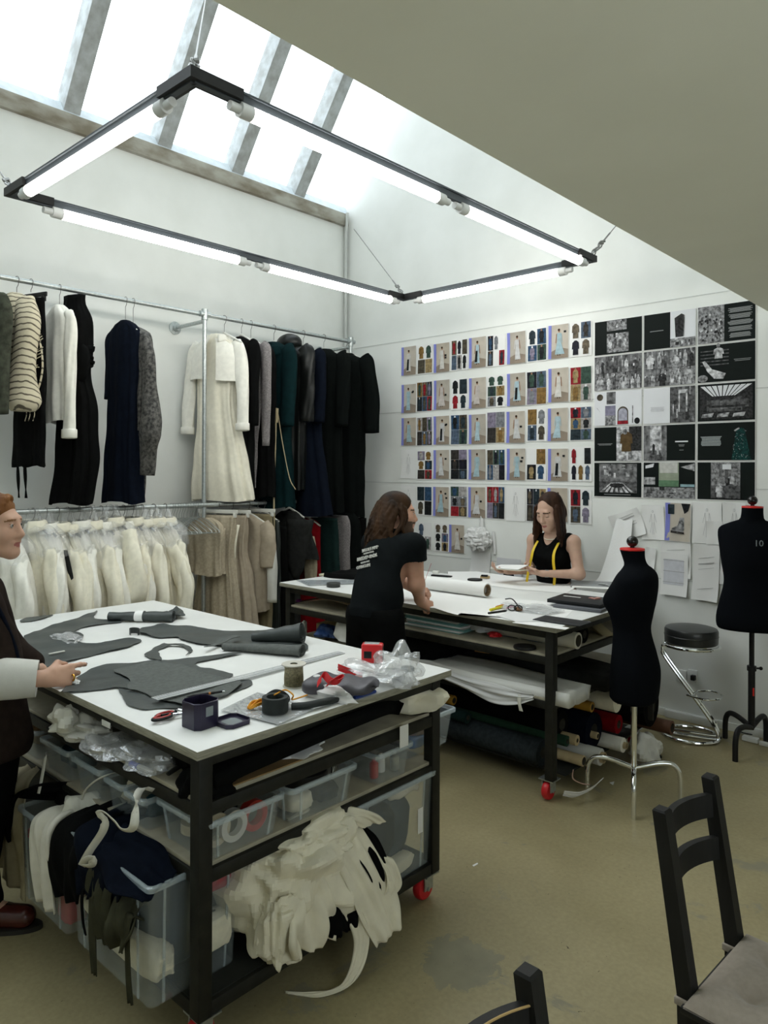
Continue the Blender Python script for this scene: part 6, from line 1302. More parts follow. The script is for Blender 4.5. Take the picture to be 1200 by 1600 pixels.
ribbon('narrow white ribbon arching out of a small clear box', [Y(185, 1206, -4.06), Y(165, 1212, -4.11), Y(147, 1222, -4.13), Y(133, 1236, -4.13), Y(128, 1250, -4.13)], .010, wv=(.5, 0, .7))
ribbon('thin white tape hanging from the leftmost small clear boxes', [Y(76, 1176, -4.06), Y(72, 1178, -4.12), Y(68, 1200, -4.14), Y(64, 1222, -4.15), Y(60, 1240, -4.16)], .012, wv=(.9, 0, .2))
sheet('muslin_cloth', 'tan muslin cloth hanging at the far left under the near table', 'cloth', [(2.36, -4.10, .56), (2.38, -4.17, .53), (2.40, -4.20, .42), (2.40, -4.20, .28), (2.37, -4.19, .13)], [(.16, 0, .03), (.2, 0, .02), (.20, 0, 0), (.24, 0, .0), (.3, 0, -.02)], F_mus, seed=20, ruff=.022)
sheet('black_cloth', 'black cloth strip between the tan muslin and the tall clear box', 'cloth', [(2.62, -4.05, .53), (2.54, -4.17, .54), (2.46, -4.215, .50), (2.445, -4.225, .40), (2.44, -4.22, .33)], [(.06, 0, .08), (.06, 0, .07), (.06, 0, .02), (.05, 0, .0), (.012, 0, 0)], C_black, seed=21, ruff=.008)
heap('black_cloth', 'black bundle on top of the tall clear box behind the white cloth', 'cloth', (2.55, -4.12, .47), (2.72, -3.92, .55), C_black, 41, .3, 14)
# small boxes along the left side of the middle shelf
SM = [(2.02, 2.36, .125, F_brn), (2.42, 2.66, .12, F_teal), (2.70, 2.92, .12, F_grey2), (2.955, 3.085, .115, F_cot), (3.10, 3.225, .11, F_teal)]
LB = ['clear box with brown scraps on the middle shelf, nearest the standing red-haired person', 'clear box with dark teal scraps next to the brown scraps box', 'clear box with mixed grey scraps, white ribbon coming out of it', 'narrow clear box with cream scraps in the left row', 'narrow clear box with dark teal scraps in the left row, beside the corner box']
for i, (x0, x1, h, m) in enumerate(SM):
    clear_box(LB[i], x0, x1, -4.085, -3.72, ZM, h, .9, ribs=False)
    nm = ('brown', 'teal', 'grey', 'cream', 'dark teal')[i]
    heap('fabric_scraps', '%s fabric scraps in the %s clear box of the left shelf row' % (nm, ORD[i]), 'fabric scraps', (x0+.025, -4.055, ZM+.006), (x1-.025, -3.75, ZM+h*.95), m, 50+i, .3, 14)
clear_box('clear box of tape rolls on the middle shelf at the near corner', 3.27, 3.54, -4.06, -3.76, ZM, .125, .9)
def tape_roll(label, c, r, w, ax, m, ri=None):
    ri = ri or r*.6; tag(MB().lathe([(ri, -w/2), (r, -w/2), (r, w/2), (ri, w/2), (ri, -w/2)], c, 28, axis=ax, cap=(False, False)).build('tape_roll', m, None, loc=c, ang=40), label, 'tape roll', 'tape rolls in the corner box')
M_tape = mat('cream_tape', (.52, .46, .33), .7); M_tape2 = mat('white_tape', (.66, .65, .6), .6)
for i, (x, y, z, r, w, ax, m, l) in enumerate(((3.40, -4.00, .06, .05, .03, 'z', M_tape, 'cream tape roll lying flat at the left of the corner box'), (3.478, -3.985, .066, .052, .028, 'x', M_tape, 'cream tape roll standing at the corner box front'), (3.49, -3.925, .062, .05, .026, 'x', M_tape2, 'white tape roll standing beside the cream one'), (3.485, -3.84, .065, .05, .03, 'x', M_redh, 'red-centred tape roll standing at the box right end'), (3.38, -3.93, .045, .04, .04, 'y', M_tape, 'small cream tape roll deep in the corner box'))): tape_roll(l, (x, y, ZM+z), r, w, ax, m)
tag(MB().box((-.05, -.028, 0), (.05, .028, .03), bev=.002).xf(np.vstack([np.hstack([RZ(.5)@RX(.35), np.array([[3.38], [-3.84], [ZM+.10]])]), [0, 0, 0, 1]])).build('small_carton', M_card), 'small white carton with red print tilted in the corner box', 'carton')
heap('cord_hank', 'grey cord hank beside the small carton in the corner box', 'cord', (3.30, -3.93, ZM+.06), (3.36, -3.85, ZM+.13), F_grey2, 61, .4, 12)
heap('black_cloth', 'black cloth in the back of the corner box', 'cloth', (3.29, -4.02, ZM+.01), (3.36, -3.78, ZM+.10), C_black, 62, .3, 12)
clear_box('clear box with a black reel and scissors, second on the right side shelf', 3.24, 3.545, -3.725, -3.42, ZM, .125, .9)
tag(MB().lathe([(.05, 0), (.085, 0), (.088, .01), (.088, .03), (.085, .04), (.05, .04), (.05, 0)], (3.42, -3.56, ZM+.075), 32, cap=(False, False)).build('black_reel', M_blk, None, loc=(3.42, -3.56, ZM+.09)), 'large flat black reel in the second clear box', 'reel')
heap('cream_cloth', 'cream cloth under the black reel in the second clear box', 'cloth', (3.38, -3.69, ZM+.006), (3.52, -3.58, ZM+.075), F_cot, 63, .25, 14); heap('dark_cloth', 'dark cloth under the black reel in the second clear box', 'cloth', (3.36, -3.57, ZM+.006), (3.53, -3.46, ZM+.07), F_dk, 64, .3, 14)
sc = thing('scissors', 'black-handled scissors standing in the second clear box', 'scissors', (3.47, -3.45, ZM+.06))
for s in (-1, 1):
    c = np.array([3.47, -3.45+s*.028, ZM+.155]); th = np.linspace(0, 2*PI, 22); MB().tube([c+np.array([0, .022*math.cos(q), .030*math.sin(q)]) for q in th], .006, 8).build('handle', M_blk, sc); MB().tube([c-[0, s*.012, .03], (3.44, -3.45-s*.01, ZM+.03)], [.005, .003], 6).build('blade', M_chrome, sc)
clear_box('small clear box with bottles, third on the right side shelf', 3.30, 3.545, -3.30, -3.10, ZM, .12, .88, ribs=False)
for i, (x, y, m, l) in enumerate(((3.48, -3.25, M_redh, 'red-capped small bottle in the third clear box'), (3.46, -3.19, M_wh, 'white small bottle in the third clear box'), (3.49, -3.14, M_galv, 'grey small bottle in the third clear box'))):
    q = MB().lathe([(.016, 0), (.018, .003), (.018, .055), (.008, .064), (.008, .075), (.0, .076)], (x, y, ZM+.006), 16); tag(q.build('small_bottle', m, None, loc=(x, y, ZM)), l, 'bottle')
clear_box('clear box poking out past the far right leg of the near table', 3.15, 3.47, -3.05, -2.72, ZM, .15, .88, ribs=False)
heap('fabric_scraps', 'pink and grey scraps in the clear box past the right leg', 'fabric scraps', (3.20, -2.98, ZM+.01), (3.44, -2.76, ZM+.11), fabric('pink_grey_scraps', (.36, .26, .25), noise=.6, nscale=8), 66, .3, 18)
heap('fabric_scraps', 'blue packet in the clear box past the right leg', 'packet', (3.38, -2.98, ZM+.02), (3.45, -2.85, ZM+.07), mat('blue_packet', (.05, .15, .35), .4), 67, .2, 12)
# upper shelf
blob('white_cloth', 'white crumpled tissue at the left end of the upper shelf', 'cloth', at(105, 1128, z=ZU+.045), (.07, .06, .06), F_rib, 71, .4)
blob('white_cloth', 'thin white gauze trailing beside the crumpled tissue on the upper shelf', 'cloth', at(140, 1143, z=ZU+.02), (.12, .07, .045), clear('white_gauze', (.7, .69, .62), trans=.3, rough=.6, gloss=.1, bump=.5, bscale=40), 72, .5)
blob('film_scrap', 'clear film heap on the upper shelf behind the marker pen', 'plastic', at(175, 1165, z=ZU+.02), (.14, .08, .03), M_film, 73, .5); blob('plastic_bag', 'crumpled clear bag on the upper shelf near the corner leg', 'plastic bag', at(238, 1184, z=ZU+.03), (.12, .08, .045), M_bagm, 74, .5)
a, b = at(204, 1193, z=ZU+.011), at(240, 1207, z=ZU+.011); u = (b-a)/np.linalg.norm(b-a); mk = thing('marker_pen', 'white marker pen with a blue cap on the upper shelf', 'marker', (a+b)/2)
L = np.linalg.norm(b-a); MB().tube([a+u*L*.35, b-u*.02, b-u*.012, b], [.0085, .0085, .0055, .004], 12).build('barrel', M_wh, mk); MB().tube([a, a+u*L*.36], .0098, 12).build('blue_cap', mat('marker_blue', (.01, .03, .45), .35), mk)
blob('black_cloth', 'folded black cloth hanging at the near corner of the upper shelf', 'cloth', np.array([3.46, -4.0, ZU+.0]), (.085, .085, .075), C_black, 75, .25); 
a, b = at(262, 1210, z=ZU+.02), at(298, 1196, z=ZU+.02); tag(MB().tube([a, (a+b)/2+[0, 0, .012], b], [.010, .013, .010], 10, flat=.5).build('bone_folder', M_blk), 'dark curved tool beside the folded black cloth on the upper shelf', 'tool')
P = [at(x, y, z=ZU+.001) for x, y in ((330, 1232), (400, 1171), (466, 1190), (350, 1240))]
tag(MB().prism([(3.24, -3.98, ZU), (3.24, -3.68, ZU), (3.53, -3.66, ZU), (3.53, -3.96, ZU)], (0, 0, .004)).build('cardboard_sheet', mat('brown_card', (.30, .185, .07), .8, noise=.15)), 'brown cardboard sheet on the upper shelf beside the corner leg', 'cardboard')
sheet('folded_garment', 'long folded black garment with a white tag on the upper shelf', 'garment', [(3.42, -4.03, ZU+.03), (3.44, -3.85, ZU+.045), (3.46, -3.55, ZU+.055), (3.47, -3.3, ZU+.065), (3.49, -3.18, ZU+.055)], [(.26, 0, .0), (.26, 0, .0), (.24, 0, .02), (.22, 0, .0), (.12, 0, -.03)], C_black, .05, 81, .010)
tag(MB().box((3.565, -3.195, .70), (3.567, -3.145, .785)).build('swing_tag', M_tag), 'white swing tag hanging off the folded black garment', 'tag')
blob('crumpled_paper', 'crumpled pale paper under the folded black garment', 'paper', np.array([3.46, -3.64, ZU+.016]), (.07, .09, .022), C_tis, 82, .4)
blob('calico_piece', 'bunched cream calico at the right end of the upper shelf', 'cloth', np.array([3.40, -2.98, ZU+.05]), (.16, .14, .095), F_cot, 83, .35, 28)
tag(MB().box((2.98, -4.112, .885), (3.04, -4.109, .905), bev=.001).build('edge_label', M_tag), 'small white label stuck below the tabletop edge', 'label')
# ------------------------------------------------------------------ things on and under the far table
M_wpaper = mat('roll_paper', (.80, .80, .78), .7)
Z2 = ZT
a, b = at(640, 912, z=Z2+.048), at(795, 927, z=Z2+.048); a = np.array([1.98, a[1]*.0+b[1]-.02, Z2+.048]); b = np.array([2.70, b[1], Z2+.048])
pr_ = thing('paper_roll', 'large roll of white pattern paper lying along the far table', 'paper roll', (a+b)/2)
mb = MB(); mb.tube([a, b], .046, 28, cap=False); mb.loft([[p+np.array([0, rr*math.cos(q), rr*math.sin(q)]) for q in np.linspace(0, 2*PI, 28, endpoint=False)] for p, rr in ((b, .046), (b, .040), (b-[.05, 0, 0], .039))], 0, (False, True)); mb.build('wound_paper', M_wpaper, pr_, ang=40)
MB().loft([[b+np.array([x, rr*math.cos(q), rr*math.sin(q)]) for q in np.linspace(0, 2*PI, 28, endpoint=False)] for x, rr in ((-.03, .0385), (.001, .0385), (.002, .034), (-.03, .033))], 0, (False, False)).build('card_core', mat('brown_core', (.22, .15, .08), .8), pr_)
def flat(name, label, pts, m, th=.0006, z=Z2, cat='paper', curl=0.0):
    P = np.array([at(x, y, z=z) for x, y in pts]); return tag(MB().prism(P, (0, 0, th)).build(name, m, None, smooth=False, loc=P.mean(0)), label, cat)
flat('paper_sheet', 'wide white paper sheet unrolled towards the front edge of the far table', [(665, 925), (795, 935), (905, 945), (880, 968), (800, 966), (720, 958), (715, 961), (700, 957), (664, 945)], M_wpaper)
flat('paper_sheet', 'white paper sheet lying behind the paper roll below the standing woman', [(700, 893), (745, 893), (905, 914), (885, 927), (800, 920), (700, 905)], M_wpaper, z=Z2+.0007)
M_blkcard = mat('black_portfolio', (.010, .011, .013), .5, spec=.3, bump=.1, bscale=80)
def slab(name, label, cx, cy, w, d, h, ang, m, z0, cat, tilt=0.0):
    q = at(cx, cy, z=z0); X = np.eye(4); X[:3, :3] = RZ(ang)@RX(tilt); X[:3, 3] = q; return tag(MB().box((-w/2, -d/2, 0), (w/2, d/2, h), bev=min(.003, h*.4)).xf(X).build(name, m, None, loc=q), label, cat), X
o, X = slab('folder', 'grey card folder under the black portfolio on the far table', 912, 949, .30, .24, .018, .12, mat('grey_card', (.10, .105, .12), .6), Z2+.001, 'folder')
o, X = slab('portfolio', 'black portfolio with a pink crumpled shape on its cover', 909, 941, .34, .27, .022, .10, M_blkcard, Z2+.02, 'portfolio')
MB().box((-.13, .02, .0222), (-.02, .038, .0232)).xf(X).build('white_strip', M_tag, o, smooth=False)
q = MB()
for i, (x, y, l, an) in enumerate(((.05, .05, .05, .3), (.07, .06, .06, 1.5), (.06, .035, .05, 2.6), (.085, .045, .035, .9))): q.box((-l/2, -.008, .0225), (l/2, .008, .025+.002*i), rot=RZ(an)); q.v[-1] = q.v[-1]+np.array([x, y, 0])
q.xf(X).build('pink_emblem', mat('pink_foil', (.55, .28, .24), .4), o, smooth=False)
slab('black_card', 'flat black card at the front right corner of the far table', 878, 971, .28, .15, .006, .05, M_blkcard, Z2+.001, 'card')
flat('paper_sheet', 'white paper edge under the black card at the table corner', [(800, 973), (815, 969), (890, 981), (883, 984)], M_wpaper, z=Z2+.0003)
o = blob('clear_packet', 'flat clear packet in the middle of the far table near the portfolio', 'plastic packet', at(830, 950, z=Z2+.010), (.17, .11, .014), M_bagm, 101, .4)
flat('paper_sheet', 'crinkled white sheet in front of the clear packet on the far table', [(775, 962), (800, 955), (885, 966), (850, 970), (808, 972)], C_tis, z=Z2+.002)
gl = thing('spectacles', 'black spectacles standing open on the far table beside the yellow pen', 'glasses', at(805, 945, z=Z2)); g0, g1, g2 = at(790, 936, z=Z2+.015), at(812, 950, z=Z2+.03), at(800, 952, z=Z2+.012)
MB().tube(spline([g0, g0*.5+g1*.5+[0, 0, .025], g1], 14), .004, 8).build('temple', M_blk, gl); 
for s in (0, 1): c = g2+np.array([.03*s, .02*s, .008]); MB().tube([c+np.array([.020*math.cos(q), .012*math.cos(q), .016*math.sin(q)]) for q in np.linspace(0, 2*PI, 18)], .0035, 6).build('rim', M_blk, gl)
def stick(name, label, x0, y0, x1, y1, r, m, cat, h=None):
    a, b = at(x0, y0, z=Z2+(h or r)), at(x1, y1, z=Z2+(h or r)); tag(MB().tube([a, a+(b-a)*.9, b], [r, r, r*.4], 10).build(name, m, None, loc=(a+b)/2), label, cat)
stick('highlighter', 'yellow highlighter pen lying on the far table', 766, 953, 786, 948, .008, mat('yellow_pen', (.7, .62, .02), .4), 'pen'); stick('pen', 'black pen lying in front of the yellow highlighter', 763, 958, 792, 954, .006, M_blk, 'pen'); stick('pencil', 'orange pencil lying behind the yellow highlighter', 775, 948, 788, 944, .004, M_org, 'pencil'); stick('magenta_pen', 'magenta pen beside the spectacles', 792, 950, 803, 947, .006, mat('magenta', (.5, .02, .15), .4), 'pen')
blob('brown_clip', 'brown tortoise hair clip beside the spectacles on the far table', 'clip', at(810, 952, z=Z2+.012), (.025, .02, .014), mat('tortoise', (.16, .07, .02), .3), 103, .3, 12)
# curled black things and small tools behind the roll
o = MB().lathe([(.0, 0), (.055, 0), (.058, .004), (.055, .012), (.0, .013)], at(742, 907, z=Z2), 28); tag(o.build('black_pattern_weight', M_blk), 'flat black oval weight beside the paper roll on the far table', 'weight')
slab('stapler_block', 'small black and wood block right of the flat black weight', 758, 904, .07, .03, .022, .3, mat('wood_block', (.45, .33, .16), .6), Z2, 'block'); slab('black_block', 'black lump on top of the small wood block', 757, 901, .05, .025, .014, .3, M_blk, Z2+.022, 'block')
slab('black_tool', 'long flat black tool behind the roll near the man leaning on the table', 690, 901, .17, .035, .012, .25, M_blk, Z2, 'tool'); slab('white_tape_dispenser', 'small white dispenser behind the long black tool', 681, 896, .05, .03, .022, .2, M_wh, Z2, 'dispenser')
# left end: set squares, weight, folded black cloth, book
M_sq = clear('set_square_acrylic', (.42, .46, .48), trans=.35, rough=.15, gloss=.4)
flat('set_square', 'long clear set square at the left end of the far table', [(463, 907), (562, 906), (558, 909), (478, 913)], M_sq, .003, Z2+.001, 'set square'); flat('set_square', 'second clear set square crossing under the long one', [(468, 908), (482, 915), (560, 912), (562, 909), (485, 912.5), (474, 907)], M_sq, .003, Z2+.004, 'set square')
o = MB().lathe([(.0, 0), (.046, 0), (.049, .004), (.049, .026), (.046, .03), (.0, .03)], at(521, 917, z=Z2), 28); tag(o.build('round_weight', mat('grey_rubber', (.035, .038, .034), .6), None), 'round dark grey pattern weight at the left end of the far table', 'weight')
sheet('folded_cloth', 'folded black cloth bolt at the back left of the far table', 'cloth', [(1.12+.12, -1.30, Z2+.03), (1.35, -1.28, Z2+.04), (1.6, -1.22, Z2+.04), (1.9, -1.15, Z2+.03)], [(0, .3, 0), (0, .32, .01), (0, .32, 0), (0, .3, 0)], C_black, .06, 111, .010)
slab('notebook', 'cream notebook lying in front of the folded black cloth', 516, 900, .15, .10, .016, .15, mat('cream_cover', (.6, .56, .42), .6), Z2, 'book')
# white papers and open folder at the back right
slab('paper_stack', 'loose stack of white and grey papers at the far right back of the table', 935, 917, .34, .25, .010, .35, M_wpaper, Z2, 'paper'); slab('grey_folder', 'grey transparent folder on the loose paper stack', 925, 914, .30, .18, .006, .5, clear('grey_film', (.35, .37, .38), trans=.3, rough=.2, gloss=.3), Z2+.012, 'folder', .12)
# upper shelf of the far table
ZS = .790
for i in range(13):
    q = np.array([2.58+rnd.uniform(-.02, .02), -1.62+rnd.uniform(-.015, .015), ZS+.009*i]); X = np.eye(4); X[:3, :3] = RZ(rnd.uniform(-.06, .06)); X[:3, 3] = q
    m = [M_wpaper, mat('newsprint', (.50, .50, .46), .9, noise=.3, nscale=50), mat('teal_cover', (.15, .33, .30), .7), C_tis][(i*7) % 4 if i % 5 else 2]
    tag(MB().box((-.22, -.15, 0), (.22, .15, .0075), bev=.002).xf(X).build('magazine', m, None, loc=q), '%s magazine from the bottom of the pile on the upper shelf of the far table' % (ORD+['thirteenth'])[i], 'magazine', 'magazine pile under the far table')
blob('crumpled_paper', 'crumpled tissue beside the magazine pile on the shelf', 'paper', np.array([2.88, -1.62, ZS+.04]), (.09, .09, .05), C_tis, 121, .45); blob('red_scrap', 'small red scrap beside the magazine pile', 'scrap', np.array([3.0, -1.70, ZS+.02]), (.04, .03, .022), M_redc, 122, .4, 10)
M_bot = mat('dark_blue_bottle', (.008, .014, .04), .15)
for i, (px, l) in enumerate(((800, 'left of the two dark blue bottles lying on the shelf'), (838, 'right of the two dark blue bottles lying on the shelf'))):
    c = at(px, 993 + i*4, y=-1.60); x = c[0]; bt = thing('spray_bottle', l, 'bottle', (x, -1.60, ZS+.04)); MB().lathe([(.0, -.10), (.036, -.10), (.040, -.09), (.040, .05), (.015, .085), (.014, .11), (.0, .11)], (x, -1.60, ZS+.0395), 20, axis='x').build('bottle_body', M_bot, bt); MB().lathe([(.0405, -.05), (.0405, .02)], (x, -1.60, ZS+.0395), 20, axis='x', cap=(False, False)).build('bottle_label', mat('blue_label', (.12, .15, .22), .5), bt)
def rolltube(name, label, x0, x1, y, z, r, m, mc=None, ri=None, cat='fabric roll', wob=0.0, slant=0.0, group=None):
    t = thing(name, label, cat, ((x0+x1)/2, y, z), group); n = 26; th = np.linspace(0, 2*PI, n, endpoint=False); xs = np.linspace(x0, x1, 14); q = rnd.uniform(0, 6)
    def ring(x, rr, w=0): yy = y+slant*(x-x1); return [(x, yy+rr*math.cos(s)*(1+w*math.sin(3*s+q+7*x)), z+rr*math.sin(s)*(1+w*math.sin(2*s+q))) for s in th]
    ri = ri or r*.45
    MB().loft([ring(x, r, wob) for x in xs]+[ring(x1, r*.98, wob), ring(x1+.002, ri)], 0, (True, False)).build('cloth' if mc else 'tube', m, t, ang=40)
    if mc: MB().loft([ring(x0, ri), ring(x1+.02, ri), ring(x1+.021, ri*.8), ring(x1-.06, ri*.78)], 0, (True, True)).build('core', mc, t, ang=40)
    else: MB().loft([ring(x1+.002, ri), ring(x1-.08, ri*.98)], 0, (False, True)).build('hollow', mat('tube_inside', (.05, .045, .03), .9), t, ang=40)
    return t
F_core = mat('cardboard_core', (.46, .36, .20), .85, noise=.15); F_must = mat('mustard_tube', (.42, .22, .02), .7, noise=.2, nscale=8); F_den = fabric('dark_grey_denim', (.030, .038, .042), noise=.35, nscale=40)
GR = 'rolls of cloth stored under the far table'
rolltube('cardboard_tube', 'white cardboard tube on the upper shelf beside the right leg of the far table', 2.9, 3.485, -1.60, ZS+.047, .046, mat('white_tube', (.58, .55, .44), .7), ri=.033, cat='tube'); rolltube('fabric_roll', 'black cloth roll behind the white cardboard tube on the upper shelf', 2.95, 3.44, -1.44, ZS+.05, .05, C_black, cat='fabric roll')
o = MB().lathe([(0, 0), (.062, 0), (.064, .004), (.062, .014), (0, .014)], at(820, 1013, z=ZS), 28); tag(o.build('black_disc', M_blk), 'flat black disc on the upper shelf of the far table', 'disc')
X = np.eye(4); X[:3, :3] = RZ(-.2)@RY(.5); X[:3, 3] = (3.33, -1.12, ZS+.05); tag(MB().box((-.13, -.05, 0), (.13, .05, .012), bev=.002).xf(X).build('wood_offcut', mat('pale_wood', (.42, .36, .22), .7)), 'pale wooden offcut leaning at the right end of the upper shelf', 'wood')
tag(MB().box((2.7, -.72, ZS), (3.40, -.70, ZS+.12)).build('brown_board', mat('kraft_board', (.34, .26, .16), .8)), 'brown board standing at the back of the upper shelf', 'board')
sheet('brown_paper', 'crumpled brown paper at the left of the upper shelf, under the folded black cloth', 'paper', [(1.40, -1.5, ZS+.03), (1.6, -1.55, ZS+.06), (1.85, -1.5, ZS+.045), (2.1, -1.5, ZS+.06)], [(0, .4, 0)]*4, mat('kraft', (.40, .30, .19), .85, noise=.2), .004, 131, .012)
sheet('black_cloth', 'black cloth lying on the brown paper in the left of the upper shelf', 'cloth', [(1.5, -1.30, ZS+.07), (1.8, -1.35, ZS+.09), (2.15, -1.4, ZS+.085)], [(0, .35, .0)]*3, C_black, .03, 132, .008)
blob('purple_handle', 'small purple handle at the left end of the upper shelf', 'tool', at(467, 939, z=ZS+.015), (.02, .025, .015), mat('purple', (.13, .01, .13), .4), 133, .2, 10); stick('chrome_rod', 'thin steel ruler leaning at the left of the upper shelf', 470, 940, 510, 932, .005, M_chrome, 'ruler', ZS-Z2+.02)
# lower shelf
ZL2 = .550
sheet('wrapped_bolt', 'flat cloth bolt wrapped in white paper on the lower shelf, a ribbon hanging off it', 'fabric bolt', [(2.35, -1.68, ZL2+.04), (2.7, -1.68, ZL2+.05), (3.1, -1.68, ZL2+.05), (3.54, -1.68, ZL2+.045)], [(0, .26, .0), (0, .28, .0), (0, .27, .0), (0, .26, .0)], mat('white_wrap', (.62, .62, .58), .45, bump=.3, bscale=30), .075, 141, .006)
sheet('wrap_paper', 'ragged white wrapping edge hanging over the lower shelf front', 'paper', [(2.6, -1.845, ZL2+.02), (2.9, -1.86, ZL2-.01), (3.1, -1.865, ZL2-.025), (3.25, -1.86, ZL2-.02), (3.35, -1.85, ZL2+.0)], [(0, .02, .05), (0, .0, .07), (0, .0, .10), (0, .0, .08), (0, .01, .03)], C_tis, .002, 142, .010)
sheet('white_tape', 'short white tape end hanging off the wrapped bolt', 'tape', [(3.27, -1.86, ZL2+.0), (3.275, -1.87, ZL2-.04), (3.285, -1.868, ZL2-.085)], [(.022, 0, 0)]*3, F_rib, .0015, 143, .001, nv=4)
sheet('fabric_bolt', 'dark grey cloth bolt with a white end behind the wrapped bolt', 'fabric bolt', [(2.5, -1.25, ZL2+.05), (2.9, -1.25, ZL2+.06), (3.3, -1.25, ZL2+.06), (3.56, -1.25, ZL2+.055)], [(0, .34, .0)]*4, C_char, .085, 144, .008)
tag(MB().box((3.562, -1.36, ZL2-.0), (3.572, -1.10, ZL2+.03), bev=.003).build('bolt_board', M_wh), 'white board edge at the end of the dark grey bolt', 'board')
heap('black_bundle', 'large black cloth bundle at the left of the lower shelf beside the leaning man', 'cloth', (2.05, -1.82, ZL2), (2.65, -1.35, ZL2+.19), C_black, 145, .2, 20)
slab('orange_card', 'small orange card on the lower shelf behind the wrapped bolt', 757, 1018, .10, .08, .01, .2, mat('orange_card', (.36, .17, .03), .7), ZL2+.1, 'card')
# rolls
dn = rolltube('fabric_roll', 'thick dark grey denim roll lowest at the front under the far table', 1.5, 3.30, -1.66, .183, .072, F_den, group=GR, ri=.03)
for i in range(4): MB().loft([[(x, -1.66+rr*math.cos(s), .183+rr*math.sin(s)) for s in np.linspace(0, 2*PI, 26, endpoint=False)] for x, rr in ((3.10+.05*i, .0725), (3.105+.05*i, .0745+.0008*i), (3.143+.05*i, .0745), (3.148+.05*i, .0725))], 0, (False, False)).build('selvedge_layer', F_den, dn)
rolltube('fabric_roll', 'black cloth roll above the dark grey denim roll', 1.5, 3.36, -1.55, .33, .075, C_black, wob=.05, group=GR); rolltube('fabric_roll', 'navy cloth roll with its wide end just right of the front leg', 1.6, 3.46, -1.36, .27, .105, C_navy, wob=.03, group=GR, ri=.04)
rolltube('fabric_roll', 'mustard tube running along the back of the rolls, its end right of the leg', 1.5, 3.455, -1.37, .408, .030, F_must, ri=.018, group=GR, cat='tube')
rolltube('fabric_roll', 'mustard tube end showing beside the near table clear box', 1.4, 2.70, -1.70, .36, .030, F_must, ri=.018, group=GR, cat='tube'); rolltube('fabric_roll', 'short green cloth roll with a white end below the mustard tube', 1.4, 2.82, -1.72, .285, .036, C_green, group=GR)
rolltube('fabric_roll', 'dark green cloth roll showing just left of the front leg', 2.3, 3.42, -1.60, .262, .030, fabric('bottle_green', (.02, .05, .03)), group=GR)
rolltube('cardboard_tube', 'bare cardboard core poking out in front of the navy roll', 2.9, 3.455, -1.55, .262, .030, F_core, ri=.012, group=GR, cat='tube'); rolltube('cardboard_tube', 'long cardboard core low beside the leg, above a cream scrap', 2.9, 3.505, -1.57, .165, .030, F_core, ri=.022, group=GR, cat='tube')
rolltube('cardboard_tube', 'small cardboard core at the right of the navy roll', 3.0, 3.50, -1.39, .256, .020, F_core, ri=.013, group=GR, cat='tube'); rolltube('fabric_roll', 'white cloth roll wound on a core, lowest at the right', 3.0, 3.55, -1.45, .165, .046, C_lining, F_core, ri=.03, group=GR, wob=.04)
rolltube('fabric_roll', 'dark red cloth roll between the mustard tube and the chrome stand', 2.8, 3.52, -1.16, .27, .055, C_redw, group=GR); rolltube('fabric_roll', 'frayed white cloth roll pointing at the chrome stand', 3.1, 3.565, -1.19, .165, .042, C_white, F_core, ri=.02, wob=.06, group=GR)
rolltube('fabric_roll', 'large cream cloth roll above the mustard tube, behind the front dress form', 2.7, 3.55, -1.24, .425, .058, C_cream, ri=.01, group=GR, wob=.03); rolltube('fabric_roll', 'big black cloth roll behind the chrome stand pole', 2.4, 3.62, -.92, .34, .115, C_black, group=GR, wob=.04)
rolltube('fabric_roll', 'brown tube with a white tape ring near the bar stool', 2.5, 3.70, -.80, .20, .042, mat('brown_tube', (.10, .04, .018), .6), ri=.028, group=GR, cat='tube')
blob('paper_bag', 'crumpled white paper bag on the floor behind the chrome stand', 'paper', np.array([3.62, -1.0, .10]), (.09, .10, .10), C_lining, 151, .35, 18)
sheet('paper_strip', 'grey paper strip curling on the floor beside the front caster', 'paper', [(3.52, -1.82, .07), (3.56, -1.74, .05), (3.60, -1.66, .07), (3.62, -1.58, .10)], [(.01, .0, .03), (.02, .01, .03), (.02, .01, .03), (.02, 0, .02)], C_tis, .0015, 152, .002)
sheet('pink_ribbon', 'pale pink ribbon curl hanging under the cardboard cores', 'ribbon', [(3.49, -1.66, .14), (3.50, -1.68, .10), (3.53, -1.64, .07), (3.56, -1.60, .06)], [(.0, .012, .0)]*4, mat('pink_ribbon', (.5, .32, .25), .6), .0015, 153, .001, nv=4)
# odds and ends beyond the near table's far edge
slab('wooden_crate', 'small pale wooden crate on the far table lower shelf, left of the leaning person', 515, 992, .16, .12, .09, .2, mat('pale_crate', (.45, .36, .18), .7), ZL2, 'crate')
blob('white_bag', 'white cloth bag on the lower shelf left of the leaning man', 'bag', np.array([1.85, -1.72, ZL2+.09]), (.16, .10, .10), C_lining, 161, .3, 18); blob('blue_cloth', 'blue crumpled cloth on the lower shelf at the left', 'cloth', np.array([1.55, -1.70, ZL2+.05]), (.08, .08, .055), mat('blue_nylon', (.02, .06, .20), .5), 162, .4, 14); blob('red_scrap', 'small red scrap above the wooden crate', 'scrap', np.array([1.93, -1.62, ZL2+.17]), (.03, .03, .025), M_redc, 163, .4, 10)
for i, (x, l) in enumerate(((1.36, 'left'), (1.30, 'right'))):
    tag(MB().lathe([(.0, 0), (.018, 0), (.018, .10), (.008, .115), (.0, .116)], (x+.03*i, -1.76+.04*i, ZL2), 14).build('glue_bottle', M_wh), 'small white bottle at the left end of the lower shelf, %s of the pair' % l, 'bottle')
